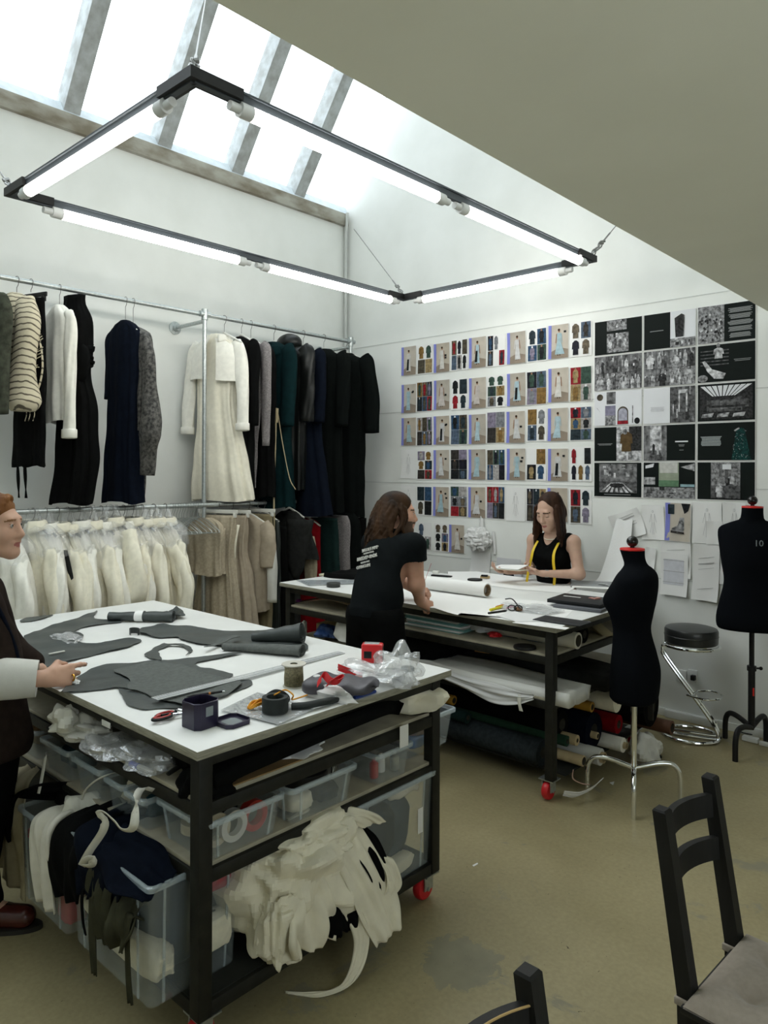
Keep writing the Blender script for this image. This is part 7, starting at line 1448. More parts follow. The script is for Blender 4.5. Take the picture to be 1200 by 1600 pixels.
tag(MB().prism([at(x, y, z=.001) for x, y in ((738, 1352), (746, 1348), (747, 1350), (740, 1354))], (0, 0, .0006)).build('paper_scrap', M_paper), 'tiny white paper scrap on the bare floor between table and chair', 'scrap'); tag(MB().prism([at(x, y, z=.001) for x, y in ((952, 1223), (960, 1221), (958, 1227))], (0, 0, .0006)).build('paper_scrap', M_paper), 'tiny white paper scrap on the floor beside the chrome stand', 'scrap')
# ------------------------------------------------------------------ people
M_skin = [mat('skin_tone_%s' % n, c, .5, spec=.35, noise=.08, nscale=25, sss=.12) for n, c in (('a', (.52, .29, .20)), ('b', (.56, .36, .27)), ('c', (.58, .35, .25)))]
M_lip = mat('lips', (.36, .12, .10), .45); M_brow = mat('brow_hair', (.075, .04, .022), .8); M_eyew = mat('eye_white', (.34, .31, .28), .4); M_iris = mat('iris', (.03, .025, .02), .15)
def hair_mat(n, c, c2):
    m = mat(n, c, .55, spec=.12, noise=.6, nscale=16, col2=c2, bump=.5, bscale=120, stretch=(1, 1, .18)); return m
M_hair = [hair_mat('brown_wavy_hair', (.046, .022, .009), (.012, .006, .003)), hair_mat('dark_brown_hair', (.050, .024, .014), (.012, .006, .004)), hair_mat('copper_hair', (.24, .105, .035), (.11, .042, .014))]
nrm = lambda v: np.array(v, float)/np.linalg.norm(v)
class Head:
    def __init__(s, c, fwd, up, sc=1.0):
        s.c = np.array(c, float); f = nrm(fwd); u = np.array(up, float); u = nrm(u-f*(u@f)); r = np.cross(f, u); s.B = np.array([r, f, u]); s.sc = sc
    def p(s, x, y, z): return s.c+s.sc*(x*s.B[0]+y*s.B[1]+z*s.B[2])
    def loc(s, P): return (P-s.c)@s.B.T/s.sc
    def add(h, s, male=False):
        k = h.sc; P = h.p
        s.ell(P(0, -.018, .040), np.array([.073, .096, .084])*k, h.B, k=.02)
        s.ell(P(0, .030, -.025), np.array([.059, .060, .088])*k, h.B, k=.035)
        s.cone(P(-.038, .012, -.062), P(-.012, .070, -.098), .021*k, .017*k, .035); s.cone(P(.038, .012, -.062), P(.012, .070, -.098), .021*k, .017*k, .035)
        s.ell(P(0, .074, -.098), np.array([.020, .017, .016])*k, h.B, k=.025)
        s.cone(P(-.034, .078, .024), P(.034, .078, .024), .0125*k, k=.025)
        for q in (-1, 1):
            s.ell(P(q*.040, .060, -.028), np.array([.026, .024, .026])*k, h.B, k=.03)
            s.ell(P(q*.033, .104, .004), np.array([.017, .016, .0115])*k, h.B, k=.016, op='sub')
            s.ell(P(q*.0325, .0785, .004), np.array([.0135, .0135, .0125])*k, h.B, k=.004)
            s.ell(P(q*.0115, .096, -.036), np.array([.0085, .010, .008])*k, h.B, k=.008)
            s.ell(P(q*.076, -.012, -.004), np.array([.010, .020, .031])*k, h.B, k=.008); s.ell(P(q*.085, -.008, .0), np.array([.006, .010, .016])*k, h.B, k=.006, op='sub')
        s.cone(P(0, .086, .016), P(0, .1085, -.030), .0085*k, .0115*k, .016)
        s.cone(P(0, .092, -.044), P(0, .094, -.056), .010*k, .011*k, .014)
        s.cone(P(-.018, .086, -.062), P(.018, .086, -.062), .0065*k, k=.010, flat=(h.B[2], .8)); s.cone(P(0, .093, -.061), P(0, .0935, -.061), .0075*k, k=.010)
        s.cone(P(-.015, .085, -.0735), P(.015, .085, -.0735), .0075*k, k=.010); s.cone(P(0, .0915, -.073), P(0, .092, -.073), .008*k, k=.008)
        s.cone(P(-.022, .100, -.0672), P(.022, .100, -.0672), .0022*k, k=.004, op='sub')
    def paint(h, closed=False, beard=False):
        def f(C):
            L = h.loc(C); m = np.zeros(len(C)); x, y, z = L.T; ax = np.abs(x)
            m[(ax < .021) & (y > .080) & (z < -.0595-.12*ax) & (z > -.080+.3*ax)] = 1
            m[(ax > .013) & (ax < .052) & (y > .055) & (np.abs(z-.0255+.12*np.maximum(ax-.034, 0)*2) < .0040)] = 2
            if beard: m[(y > .03) & (z < -.046) & (z > -.115) & ((ax > .026) | (z < -.085) | ((z > -.058) & (ax < .03)))] = 2
            if closed: m[(np.abs(ax-.0325) < .0135) & (y > .06) & (np.abs(z+.0035-.0) < .0024)] = 2
            else: m[(np.abs(ax-.0325) < .0145) & (y > .06) & (np.abs(z-.0092) < .0022)] = 2
            return m
        return f
    def eyes(h, par):
        for q in (-1, 1):
            e = MB().ball(h.p(q*.0325, .0802, .0040), .0120*h.sc, n=10).build('eye', M_eyew, par); MB().ball(h.p(q*.0325, .0858, .0045), .0072*h.sc, n=8).build('iris', M_iris, e)
def hand(s, wrist, fwd, palm, thumb, curls, sc=1.0, tcurl=.5, spread=.12, k=.006):
    """palm = direction the palm faces, thumb = direction of the thumb side"""
    f, p = nrm(fwd), nrm(palm); t = np.array(thumb, float); t = nrm(t-f*(t@f)-p*(p@t)); p = nrm(p-f*(p@f)-t*(p@t)); W = np.array(wrist, float); tips = []
    lens = [(.044, .026, .020), (.048, .029, .022), (.044, .027, .021), (.034, .021, .018)]; off = [.030, .010, -.010, -.028]; ml = [.088, .092, .088, .080]
    s.cone(W-f*.02*sc, W+f*.02*sc, .024*sc, .024*sc, k=.02, flat=(p, .72))
    for i in range(4):
        kn = W+sc*(f*ml[i]+t*off[i]); s.cone(W+sc*(f*.012+t*off[i]*.5), kn, .0155*sc, .0115*sc, k=.014)
        d = nrm(f+t*spread*(1.2-.8*i)); c = curls[i] if hasattr(curls, '__len__') else curls; P = kn; a = 0
        for j, L in enumerate(lens[i]):
            a += c*(.9, 1.15, .75)[j]; dd = d*math.cos(a)+p*math.sin(a); Q = P+dd*L*sc; r0 = (.0098, .0086, .0077)[j]*(.9 if i == 3 else 1); s.cone(P, Q, r0*sc, r0*.9*sc, k=k); P = Q
        tips.append(P)
    b = W+sc*(f*.022+t*.022); m1 = b+sc*nrm(f*.62+t*.62+p*.35)*.045; s.cone(b, m1, .015*sc, .012*sc, k=.014)
    d2 = nrm(f*.85+t*.25*(1-tcurl)+p*.5*tcurl-t*.3*tcurl); m2 = m1+sc*d2*.034; s.cone(m1, m2, .0105*sc, .0095*sc, k=.006); d3 = nrm(d2+p*.5*tcurl-t*.3*tcurl); m3 = m2+sc*d3*.026; s.cone(m2, m3, .0092*sc, .0078*sc, k=.005); tips.append(m3)
    return tips
def strands(s, H, starts, seed, r0=.010, r1=.005, wave=.012, drop=.2, back=.0, out=.02, k=.006, seg=9):
    q = random.Random(seed)
    for (x, y, z) in starts:
        P = H.p(x, y, z); ph = q.uniform(0, 6); dr = drop*q.uniform(.8, 1.1); o = nrm([x, y*.8, 0] if abs(x)+abs(y) > .01 else [0, -1, 0]); pts = []
        for i in range(seg+1):
            u = i/seg; w = wave*math.sin(ph+u*7.5)*u**.5; tx = np.array([-o[1], o[0]]); ex = out*math.sin(min(1, u*1.6)*PI/2)
            loc = (x+o[0]*ex+tx[0]*w, y+o[1]*ex+tx[1]*w-back*u*u, z-(.35*u+.65*u*u)*dr*1.0 if z > .06 else z-u*dr); pts.append(H.c+H.sc*(loc[0]*H.B[0]+loc[1]*H.B[1])+np.array([0, 0, 1.0])*H.sc*loc[2] if False else H.p(*loc))
        for i in range(seg): s.cone(pts[i], pts[i+1], r0+(r1-r0)*i/seg, r0+(r1-r0)*(i+1)/seg, k=k)
def leg(s, hip, knee, ankle, toe, r=(.085, .058, .042), k=.03):
    s.cone(hip, knee, r[0], r[1], k=k); s.cone(knee, ankle, r[1]*.98, r[2], k=.02); a, t = np.array(ankle), np.array(toe); s.cone(a, a*.2+t*.8+[0, 0, .0], r[2]*.9, .032, k=.03)
def noisefn(seed, f=22):
    q = random.Random(seed); v = [(q.gauss(0, 1), q.gauss(0, 1), q.gauss(0, 1), q.uniform(0, 6)) for _ in range(4)]
    def fn(X, Y, Z):
        t = 0
        for i, (a, b, c, p) in enumerate(v): t = t+np.sin((f+7*i)*(a*X*.6+b*Y*.6+c*Z*.8)+p+1.3*np.sin(f*.5*(b*Z-c*X)+p))/(1+.4*i)
        return t
    return fn
def limbs(s, J, pairs, k=.02):
    for a, b, ra, rb in pairs: s.cone(J[a], J[b], ra, rb, k=k)
def shoes(root, pairs, m):
    for a, b in pairs:
        a, b = np.array(a, float), np.array(b, float); d = nrm((b-a)*[1, 1, 0]); a0, b0 = a*[1, 1, 0], b*[1, 1, 0]
        h = SDF(np.minimum(a0, b0)-.1, np.maximum(a0, b0)+.15, .006); h.cone(a0+[0, 0, .05], b0+d*.03+[0, 0, .04], .048, .046, k=.02); h.cone(a0+[0, 0, .06], a0+[0, 0, .10], .050, .052, k=.03); h.cut((0, 0, .003), (0, 0, -1)); h.build('shoe', m, root)
# ---- man leaning on the far table, seen from behind
def man():
    J = {k: np.array(v) for k, v in dict(pel=(2.46, -2.17, .93), wst=(2.455, -2.12, 1.05), ch=(2.45, -2.05, 1.22), nk=(2.445, -1.99, 1.385), shR=(2.635, -2.015, 1.335), shL=(2.27, -1.975, 1.325), elR=(2.635, -1.985, 1.10), wrR=(2.60, -1.905, .985), elL=(2.27, -1.80, 1.10), wrL=(2.43, -1.72, 1.01)).items()}
    root = thing('person', 'long-haired person in a black printed t-shirt leaning on the far table', 'person', (2.46, -2.17, 0))
    H = Head((2.452, -1.945, 1.515), (.66, .75, -.06), (-.05, .12, 1), 1.03)
    s = SDF((2.05, -2.42, -.005), (2.9, -1.5, 1.68), .0048)
    s.cone(J['pel'], J['wst'], .125, .125, k=.05, flat=((0, 1, 0), .8)); s.cone(J['wst'], J['ch'], .13, .145, k=.06, flat=((0, 1, .3), .75)); s.cone(J['shL'], J['shR'], .062, k=.07); s.cone(J['ch'], J['nk'], .12, .07, k=.05, flat=((0, 1, .3), .75))
    s.cone(J['nk'], H.p(0, -.02, -.05), .060, .056, k=.03)
    limbs(s, J, (('shR', 'elR', .058, .045), ('elR', 'wrR', .046, .030), ('shL', 'elL', .056, .044), ('elL', 'wrL', .044, .030)), .03)
    leg(s, (2.36, -2.16, .9), (2.35, -2.14, .48), (2.34, -2.2, .075), (2.34, -2.02, .03)); leg(s, (2.56, -2.16, .9), (2.58, -2.13, .48), (2.60, -2.2, .075), (2.62, -2.02, .03))
    H.add(s, True)
    hand(s, J['wrR'], (.15, .55, -.28), (-.75, .1, -.45), (.1, .3, .9), 1.25, 1.0, .9); tips = hand(s, J['wrL'], (.85, -.1, .0), (-.1, -.75, -.6), (.1, -.3, .8), (1.0, 1.15, 1.2, 1.25), 1.0, .9)
    body = s.build('body', [M_skin[0], M_lip, M_brow], root, H.paint(beard=True)); H.eyes(root)
    c = SDF((2.05, -2.42, .84), (2.9, -1.5, 1.47), .0048)
    c.cone(J['pel']+[0, 0, .0], J['wst'], .155, .150, k=.06, flat=((0, 1, 0), .82)); c.cone(J['wst'], J['ch'], .158, .165, k=.06, flat=((0, 1, .3), .78)); c.cone(J['shL']-[-.01, 0, .005], J['shR']-[.01, 0, .005], .077, k=.07); c.cone(J['ch'], J['nk'], .14, .075, k=.05, flat=((0, 1, .3), .8))
    for a in 'RL':
        e = J['sh'+a]*.42+J['el'+a]*.58; c.cone(J['sh'+a], e, .078, .070, k=.03)
        n = J['el'+a]-J['sh'+a]; s2 = J['sh'+a]*.47+J['el'+a]*.53
        c.cone(s2+nrm(n)*.05, s2+nrm(n)*.12, .11, k=.004, op='sub')
    c.wave(noisefn(5, 15), .0042); c.cut((0, 0, .925), (0, 0, -1))
    shirt = c.build('t_shirt', fabric('black_jersey', (.008, .010, .011), noise=.2, bump=.15), root)
    t = SDF((2.2, -2.42, .03), (2.75, -1.95, 1.02), .006)
    t.cone(J['pel'], (2.46, -2.14, 1.0), .150, .140, k=.05, flat=((0, 1, 0), .85))
    for x, kx, ax in ((2.375, 2.36, 2.35), (2.545, 2.565, 2.585)): t.cone((x, -2.16, .9), (kx, -2.14, .48), .115, .10, k=.04); t.cone((kx, -2.14, .48), (ax, -2.19, .06), .10, .095, k=.03)
    t.wave(noisefn(6, 14), .004); t.cut((0, 0, .975), (0, 0, 1)); t.cut((0, 0, .045), (0, 0, -1)); t.build('trousers', C_black, root)
    shoes(root, (((2.34, -2.2, .07), (2.34, -2.02, .03)), ((2.60, -2.2, .07), (2.62, -2.02, .03))), M_web)
    h = SDF((2.15, -2.2, 1.25), (2.75, -1.7, 1.69), .004)
    h.ell(H.p(0, -.022, .046), np.array([.083, .104, .090])*1.03, H.B, k=.02); h.ell(H.p(0, -.07, -.03), (.085, .06, .10), H.B, k=.04)
    h.ell(H.p(0, .11, -.028), (.068, .085, .105), H.B, k=.02, op='sub'); h.ell(H.p(0, .10, .02), (.058, .05, .05), H.B, k=.02, op='sub')
    q = random.Random(2); st = []
    for i in range(64):
        a = q.uniform(.25, 2*PI-.25) if i % 2 else q.uniform(PI*.55, PI*1.45); a += PI/2; st.append((.078*math.cos(a), -.022+.098*math.sin(a), q.uniform(.0, .06)))
    st = [p for p in st if not (p[1] > .03 and abs(p[0]) < .066)]
    strands(h, H, st, 4, .0150, .007, .024, .235, .035, .036, .006)
    for x in (.073, .075, -.075, .07): strands(h, H, [(x, .018, .03), (x*.97, .030, .025)], int(abs(x)*900), .011, .005, .014, .17, .01, .012, .007)
    h.build('hair', M_hair[0], root)
    nz = nrm(np.array([0, -1, .30])); up = nrm(np.array([0, .3, 1.0])); rt = np.cross(up, nz); 
    dg = bpy.context.evaluated_depsgraph_get()
    for tx, sz, dz, dx in (('SIGOLE-HMP', .027, .066, .012), ('PRODUCTIONS', .013, .044, .008), ('BREDEP-0N26', .031, .016, .0), ('UNDER ONE', .014, -.012, -.008), ('OPINGUM', .028, -.038, -.014)):
        o0 = np.array([2.418+dx, -2.6, 1.245+dz]); hit = None
        me = shirt.data; wl = world_loc(shirt); ok, P, N, _ = shirt.ray_cast(Vector(o0)-wl, Vector((0, 1, 0)))
        P = np.array(P+wl) if ok else np.array([o0[0], -2.2, o0[2]])
        M4 = np.eye(4); M4[:3, :3] = np.column_stack([nrm([1, -.10, .26]), nrm(np.cross(nz, nrm([1, -.10, .26]))), nz]); M4[:3, 3] = P+nz*.003
        text_mesh(tx, sz, 'back_print', M_tag, shirt, M4, extrude=.004)
    tg = thing('thread', 'pink thread held up between the leaning person hands', 'thread', tips[0]); MB().tube([tips[0], tips[0]+[.012, .01, .06], at(674, 880, y=tips[0][1])], .0012, 5, ).build('strand', mat('pink_thread', (.6, .12, .14), .7), tg)
    return root
man()
# ---- woman standing behind the far table
def woman():
    J = {k: np.array(v) for k, v in dict(pel=(2.67, -.42, .90), wst=(2.665, -.42, 1.02), ch=(2.665, -.43, 1.16), nk=(2.672, -.44, 1.315), shL=(2.835, -.44, 1.262), shR=(2.505, -.44, 1.255), elL=(2.90, -.47, 1.035), wrL=(2.69, -.62, 1.035), elR=(2.485, -.47, 1.03), wrR=(2.42, -.66, 1.03)).items()}
    root = thing('person', 'person in a black sleeveless waistcoat with a yellow tape measure, reading folded paper', 'person', (2.67, -.42, 0))
    H = Head((2.668, -.49, 1.482), (-.10, -1, -.40), (-.04, -.45, 1), 1.09)
    s = SDF((2.2, -.95, -.005), (3.05, -.2, 1.66), .0048)
    s.cone(J['pel'], J['wst'], .120, .100, k=.06, flat=((0, 1, 0), .78)); s.cone(J['wst'], J['ch'], .100, .120, k=.06, flat=((0, 1, 0), .78)); s.cone(J['shL'], J['shR'], .047, k=.06); s.cone(J['ch'], J['nk'], .105, .052, k=.05, flat=((0, 1, 0), .75))
    s.cone(J['nk'], H.p(0, -.025, -.05), .045, .045, k=.03)
    for q in (-1, 1): s.ell((2.665+q*.065, -.505, 1.135), (.052, .04, .05), k=.04)
    limbs(s, J, (('shL', 'elL', .049, .038), ('elL', 'wrL', .038, .024), ('shR', 'elR', .047, .037), ('elR', 'wrR', .037, .024)), .03)
    leg(s, (2.58, -.42, .88), (2.58, -.42, .47), (2.58, -.40, .075), (2.57, -.58, .03)); leg(s, (2.76, -.42, .88), (2.76, -.42, .47), (2.76, -.40, .075), (2.77, -.58, .03))
    H.add(s)
    hand(s, J['wrL'], (-.88, -.30, .02), (-.15, .25, .95), (-.2, -.75, .3), (.55, .65, .75, .8), .95, .5); hand(s, J['wrR'], (-.45, -.8, .05), (.15, .1, .95), (.8, -.5, .1), (.45, .5, .55, .6), .95, .5)
    s.build('body', [M_skin[1], M_lip, M_brow], root, H.paint(closed=True))
    c = SDF((2.35, -.70, .70), (3.0, -.2, 1.36), .0048)
    c.cone((2.67, -.42, .78), J['wst'], .150, .118, k=.06, flat=((0, 1, 0), .80)); c.cone(J['wst'], J['ch'], .118, .138, k=.06, flat=((0, 1, 0), .82)); c.cone((2.79, -.44, 1.265), (2.55, -.44, 1.26), .056, k=.05); c.cone(J['ch'], J['nk'], .122, .060, k=.05, flat=((0, 1, 0), .8))
    for q in (-1, 1): c.ell((2.665+q*.065, -.515, 1.135), (.058, .044, .056), k=.04)
    for a, q in (('L', 1), ('R', -1)): c.ell(J['sh'+a]+[q*.040, 0, -.03], (.045, .09, .11), k=.01, op='sub')
    c.cone((2.650, -.590, 1.165), (2.672, -.50, 1.36), .012, .078, k=.006, op='sub'); c.ell((2.672, -.45, 1.36), (.062, .07, .06), k=.01, op='sub')
    c.wave(noisefn(8, 14), .003); c.cut((0, 0, .72), (0, 0, -1)); v = c.build('waistcoat', C_black, root)
    for z in (1.10, 1.05, 1.0): MB().ball((2.655, at(850, 875, z=z)[1]*0-.535+(.0 if z > 1.08 else .012), z), .007, n=6).build('button', M_blk, v)
    t = SDF((2.4, -.68, .03), (2.95, -.2, .86), .006)
    for x in (2.59, 2.75): t.cone((x, -.42, .84), (x, -.42, .06), .105, .095, k=.05)
    t.wave(noisefn(9, 14), .003); t.cut((0, 0, .045), (0, 0, -1)); t.build('trousers', C_black, root)
    shoes(root, (((2.58, -.40, .07), (2.57, -.58, .03)), ((2.76, -.40, .07), (2.77, -.58, .03))), M_web)
    h = SDF((2.45, -.75, 1.2), (2.9, -.25, 1.66), .004)
    h.ell(H.p(0, -.024, .046), np.array([.083, .102, .088])*1.03, H.B, k=.02); h.ell(H.p(0, -.08, -.03), (.08, .05, .09), H.B, k=.03)
    h.ell(H.p(0, .115, -.03), (.064, .085, .110), H.B, k=.012, op='sub'); h.cone(H.p(0, .075, .12), H.p(0, .03, .15), .010, .006, k=.012, op='sub')
    Z = np.array([0, 0, 1.0])
    for q in (-1, 1):
        rr = random.Random(q+5)
        for i in range(22):
            a = rr.uniform(-.9, .25); b0 = H.p(q*.078*math.cos(a*.6), -.03+.09*math.sin(a)*1.1+.05, rr.uniform(-.01, .05)); e = b0*.55+np.array([2.668-q*.115, -.50+rr.uniform(-.05, .07), 0])*.45; L = rr.uniform(.19, .255)
            pts = [b0, (b0*.6+e*.4)-Z*L*.35+[-q*.008, 0, 0], e-Z*L*.72+[-q*.012+rr.uniform(-.01, .01), rr.uniform(-.01, .01), 0]]; pts[1][2] = b0[2]-L*.4; pts[2][2] = b0[2]-L
            S = spline(pts, 8)
            for j in range(7): h.cone(S[j], S[j+1], .013-.0008*j, .0122-.0008*j, k=.008)
    h.build('hair', M_hair[1], root)
    # things worn
    tp = thing('tape_measure', 'yellow tape measure hanging round the neck of the standing person', 'tape measure', (2.67, -.5, 1.2)); M_yel = mat('yellow_tape', (.72, .50, .01), .5)
    b = MB()
    for q in (-1, 1):
        S = spline([(2.672, -.375, 1.345), (2.672+q*.055, -.40, 1.335), (2.668+q*.085, -.475, 1.285), (2.66+q*.088, -.556, 1.20), (2.66+q*.092, -.582, 1.13), (2.66+q*.095+(.0 if q > 0 else -.03), -.568, 1.03), (2.66+q*.09+(.0 if q > 0 else -.05), -.570, .93), (2.66+q*.09-(.0 if q > 0 else .06), -.572, .84)], 60)
        b.grid(lambda u, v: tuple(S[int(u*59)]+np.array([.021*(v-.5), -.0, .004*(v-.5)])), 60, 3, th=.0015)
    b.build('tape', M_yel, tp)
    nk = MB(); nk.tube([(2.672+.058*math.cos(a), -.45+.055*math.sin(a)-.01, 1.292-.018*(-math.sin(a) > 0)*(-math.sin(a))) for a in np.linspace(0, 2*PI, 40)], .0035, 6); nk.build('necklace', mat('pale_beads', (.7, .66, .55), .4), root)
    e = H.p(.079, .0, -.05) if (H.p(.079, 0, 0)@RT) > (H.p(-.079, 0, 0)@RT) else H.p(-.079, .0, -.05); MB().tube([e+np.array([.004*math.sin(a), .012*math.sin(a), .020*math.cos(a)-.005]) for a in np.linspace(0, 2*PI, 24)], .003, 6).build('earring', M_chrome, root)
    w = J['wrL']*.9+J['elL']*.1; u = nrm(J['elL']-J['wrL']); a1 = nrm(np.cross(u, [0, 0, 1])); a2 = np.cross(u, a1)
    MB().tube([w+u*q for q in (-.012, .012)], .0275, 18).build('watch_strap', M_galv, root)
    # the folded paper in the hands
    P = [np.array(q) for q in ((2.345, -.80, 1.050), (2.37, -.70, 1.058), (2.605, -.715, 1.058), (2.60, -.80, 1.048))]
    fp = thing('folded_paper', 'folded pale paper held in both hands by the standing person', 'paper', (2.48, -.75, 1.05)); m = mat('aged_paper', (.72, .69, .57), .8)
    MB().prism([(2.345, -.79, 1.052), (2.375, -.69, 1.052), (2.62, -.70, 1.060), (2.60, -.79, 1.060)], (0, 0, .004)).build('lower_leaf', m, fp, smooth=False); MB().prism([(2.345, -.79, 1.060), (2.375, -.69, 1.075), (2.615, -.70, 1.095), (2.58, -.785, 1.066)], (0, 0, .003)).build('upper_leaf', M_wpaper, fp, smooth=False)
    return root
woman()
# ---- red-haired person at the left edge
def red():
    R0, F0 = RT*np.array([1, 1, 0]), FW; R0 = nrm(R0)
    base = at(-18, 1000, D=2.76); base[2] = 0
    def L(r, d, z): return base+R0*r+F0*d+np.array([0, 0, z])     # r towards the facing side, d away from the camera
    root = thing('person', 'red-haired person in a dark brown jacket at the left edge, hand on the near table', 'person', base)
    hc = at(-11, 822, D=2.76); H = Head(hc, R0, (0, 0, 1), 1.0)
    s = SDF(base+np.array([-.55, -.55, -.005]), base+np.array([.55, .5, 1.73]), .0046)
    nk = L(-.075, .0, 1.39); ch = L(-.085, 0, 1.20); wst = L(-.04, 0, 1.03); pel = L(-.04, 0, .90); shN = L(-.11, -.165, 1.295); shF = L(-.11, .165, 1.295)
    wr = at(70, 1060, z=.998); wr = wr; hd = at(112, 1057, z=.985); fw = nrm(hd-wr); elN = L(-.17, -.16, 1.03); elF = L(-.04, .22, 1.06); wrF = L(.12, .16, .98)
    s.cone(pel, wst, .118, .105, k=.06, flat=(R0, .8)); s.cone(wst, ch, .105, .122, k=.06, flat=(R0, .8)); s.cone(shN, shF, .048, k=.06); s.cone(ch, nk, .105, .055, k=.05, flat=(R0, .8)); s.cone(nk, H.p(0, -.02, -.055), .050, .048, k=.03)
    limbs(s, dict(a=shN, b=elN, c=wr, d=shF, e=elF, f=wrF), (('a', 'b', .048, .040), ('b', 'c', .038, .026), ('d', 'e', .048, .038), ('e', 'f', .038, .026)), .03)
    toe = at(46, 1436, z=.035); hl = toe-R0*.20; leg(s, L(-.04, -.085, .88), L(-.05, -.09, .47), hl+[0, 0, .06], toe-R0*.03); leg(s, L(-.04, .085, .88), L(-.06, .09, .47), L(-.14, .10, .085), L(.04, .10, .035))
    H.add(s); tips = hand(s, wr, fw+np.array([0, 0, .05]), np.array([0, 0, -.55])+.85*F0, nrm(.5*F0+np.array([0, 0, .9])), (.32, .8, .95, 1.05), 1.10, .7)
    s.build('body', [M_skin[2], M_lip, mat('ginger_brow', (.22, .10, .04), .8)], root, H.paint()); H.eyes(root)
    tn = MB(); 
    for i, (p, m) in enumerate(((tips[0], 0), (tips[1], 0))): tn.ball(p+fw*.002+[0, 0, .004], (.006, .006, .004), n=6)
    tn.build('nail_varnish', mat('plum_varnish', (.10, .01, .08), .25), root)
    rp = wr+.0*fw; k = wr+fw*.098-nrm(np.cross([0, 0, 1], fw))*.02; MB().tube([k+np.array([0, 0, .0])+.011*(nrm(np.cross([0, 0, 1], fw))*math.cos(a)+np.array([0, 0, 1])*math.sin(a)) for a in np.linspace(0, 2*PI, 20)], .0035, 6).build('gold_ring', mat('gold', (.75, .45, .08), .25, metal=1), root)
    c = SDF(base+np.array([-.6, -.6, .60]), base+np.array([.6, .5, 1.45]), .0052)
    c.cone(L(-.03, 0, .76), wst, .165, .135, k=.06, flat=(R0, .85)); c.cone(wst, ch, .138, .148, k=.06, flat=(R0, .88)); c.cone(shN-.0*R0, shF, .066, k=.06); c.cone(ch, nk, .125, .058, k=.05, flat=(R0, .85)); c.cone(L(.0, .02, 1.13), L(.035, .03, .75), .085, .10, k=.05)
    cf = elN*.22+wr*.78; c.cone(shN, elN, .070, .072, k=.04); c.cone(elN, elN*.42+wr*.58, .072, .070, k=.03); c.cone(shF, elF, .066, .062, k=.04); c.cone(elF, elF*.3+wrF*.7, .06, .05, k=.03)
    c.wave(noisefn(12, 13), .0045); c.cut((0, 0, .70), (0, 0, -1)); jm = fabric('brown_black_wool', (.022, .015, .012), noise=.3); J = c.build('jacket', jm, root)
    u = nrm(wr-elN); a0 = elN*.40+wr*.60; a1 = elN*.06+wr*.94; p1 = nrm(np.cross(u, [0, 0, 1])); p2 = np.cross(u, p1); th = np.linspace(0, 2*PI, 36, endpoint=False)
    ring = lambda P, r, e=1.12: P+(np.cos(th)[:, None]*p1*r+np.sin(th)[:, None]*p2*r*e)
    MB().loft([ring(a0, .062), ring(a0, .069), ring(a0*.5+a1*.5, .066), ring(a1, .060), ring(a1, .056), ring(a0*.4+a1*.6, .050)], 0, (False, False)).build('shirt_cuff', C_lining, J, ang=60)
    cr = MB(); S = spline([L(-.03, -.02, 1.38), L(.03, -.01, 1.28), L(.09, .0, 1.14), L(.122, .01, 1.0)], 20); cr.tube(S, .008, 8); cr.build('lapel_piping', C_navy, J)
    sc_ = MB().loft([[nk+np.array([0, 0, z])+R0*(.066*rr*math.cos(a)+.012)+F0*.066*rr*math.sin(a) for a in th] for z, rr in ((-.05, 1.15), (.0, 1.02), (.012, .98), (.0, .92))], 0, (False, False)); sc_.build('shirt_collar', C_white, root)
    t = SDF(base+np.array([-.45, -.45, .03]), base+np.array([.45, .45, .95]), .006)
    t.cone(L(-.04, -.09, .86), L(-.05, -.09, .47), .115, .10, k=.05); t.cone(L(-.05, -.09, .47), hl+[0, 0, .07], .10, .085, k=.03); t.cone(L(-.04, .09, .86), L(-.06, .09, .47), .115, .10, k=.05); t.cone(L(-.06, .09, .47), L(-.14, .10, .1), .10, .085, k=.03)
    t.wave(noisefn(13, 12), .005); t.cut((0, 0, .07), (0, 0, -1)); t.build('trousers', C_black, root)
    M_shoe = mat('burgundy_leather', (.07, .014, .010), .25, noise=.3, nscale=20); M_sole = mat('shoe_sole', (.015, .013, .011), .6)
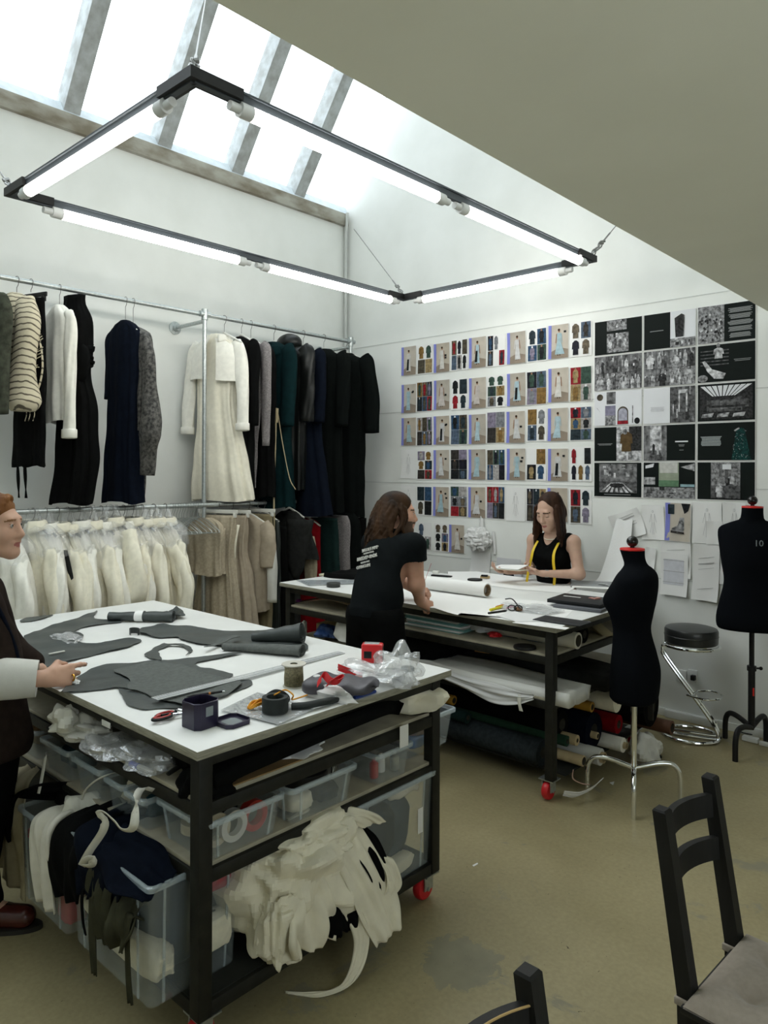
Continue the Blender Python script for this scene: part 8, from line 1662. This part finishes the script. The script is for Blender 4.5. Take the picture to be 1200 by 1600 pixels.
    for a, b in ((hl, toe), (L(-.14, .10, .035), L(.04, .10, .035))):
        d = nrm(b-a); h = SDF(np.minimum(a, b)-.12, np.maximum(a, b)+.16, .005); a = a*[1, 1, 0]; b = b*[1, 1, 0]
        h.cone(a+d*.0+[0, 0, .055], b-d*.02+[0, 0, .045], .046, .043, k=.02); h.cone(a+[0, 0, .06], a+[0, 0, .13], .046, .048, k=.03); h.cut((0, 0, .016), (0, 0, -1)); h.build('shoe', M_shoe, root)
        w = np.array([-d[1], d[0], 0]); MB().loft([[a+d*(.095+.155*math.cos(q)*(1 if math.cos(q) > 0 else 1))*1.0+w*.052*math.sin(q)*(1 if math.cos(q) > -.2 else .9)+[0, 0, z] for q in th] for z in (0, .018)]).build('sole', M_sole, root)
    h = SDF(hc-.2, hc+np.array([.2, .2, .18]), .004)
    h.ell(H.p(0, -.026, .046), (.081, .102, .086), H.B, k=.02); h.ell(H.p(0, -.045, .015), (.083, .08, .085), H.B, k=.02); h.ell(H.p(0, -.022, .062), (.080, .088, .066), H.B, k=.02); h.ell(H.p(0, .140, -.050), (.09, .084, .112), H.B, k=.012, op='sub'); h.ell(H.p(0, -.13, .03), (.045, .04, .05), H.B, k=.03)
    q = random.Random(9)
    for i in range(36):
        a = q.uniform(-1, 1); z0 = q.uniform(.03, .11); y0 = .062-.3*max(0, z0-.07); sd = math.copysign(1, a); P0 = H.p(a*.068, y0-.02*abs(a), .112-.07*abs(a)); P1 = H.p(sd*(.05+.036*abs(a)), -.03, .10-.085*abs(a)); P2 = H.p(sd*.04*abs(a), -.12, .05-.06*abs(a)); S = spline([P0, P1, P2], 8); o = H.p(0, -.02, .04); S = o+(S-o)*1.05
        for j in range(7): h.cone(S[j], S[j+1], .0075, k=.004)
    h.build('hair', M_hair[2], root)
    blob('white_chalk', 'small white crumpled scrap under the fingers of the red-haired person', 'scrap', at(117, 1066, z=ZT+.012), (.02, .016, .012), C_tis, 181, .4, 10)
    P = [at(x, y, z=ZT+.0004) for x, y in ((80, 1074), (122, 1067), (94, 1081))]; tag(MB().prism(P, (0, 0, .0008)).build('paper_scrap', M_paper), 'white paper corner under the hand at the table edge', 'scrap')
red()
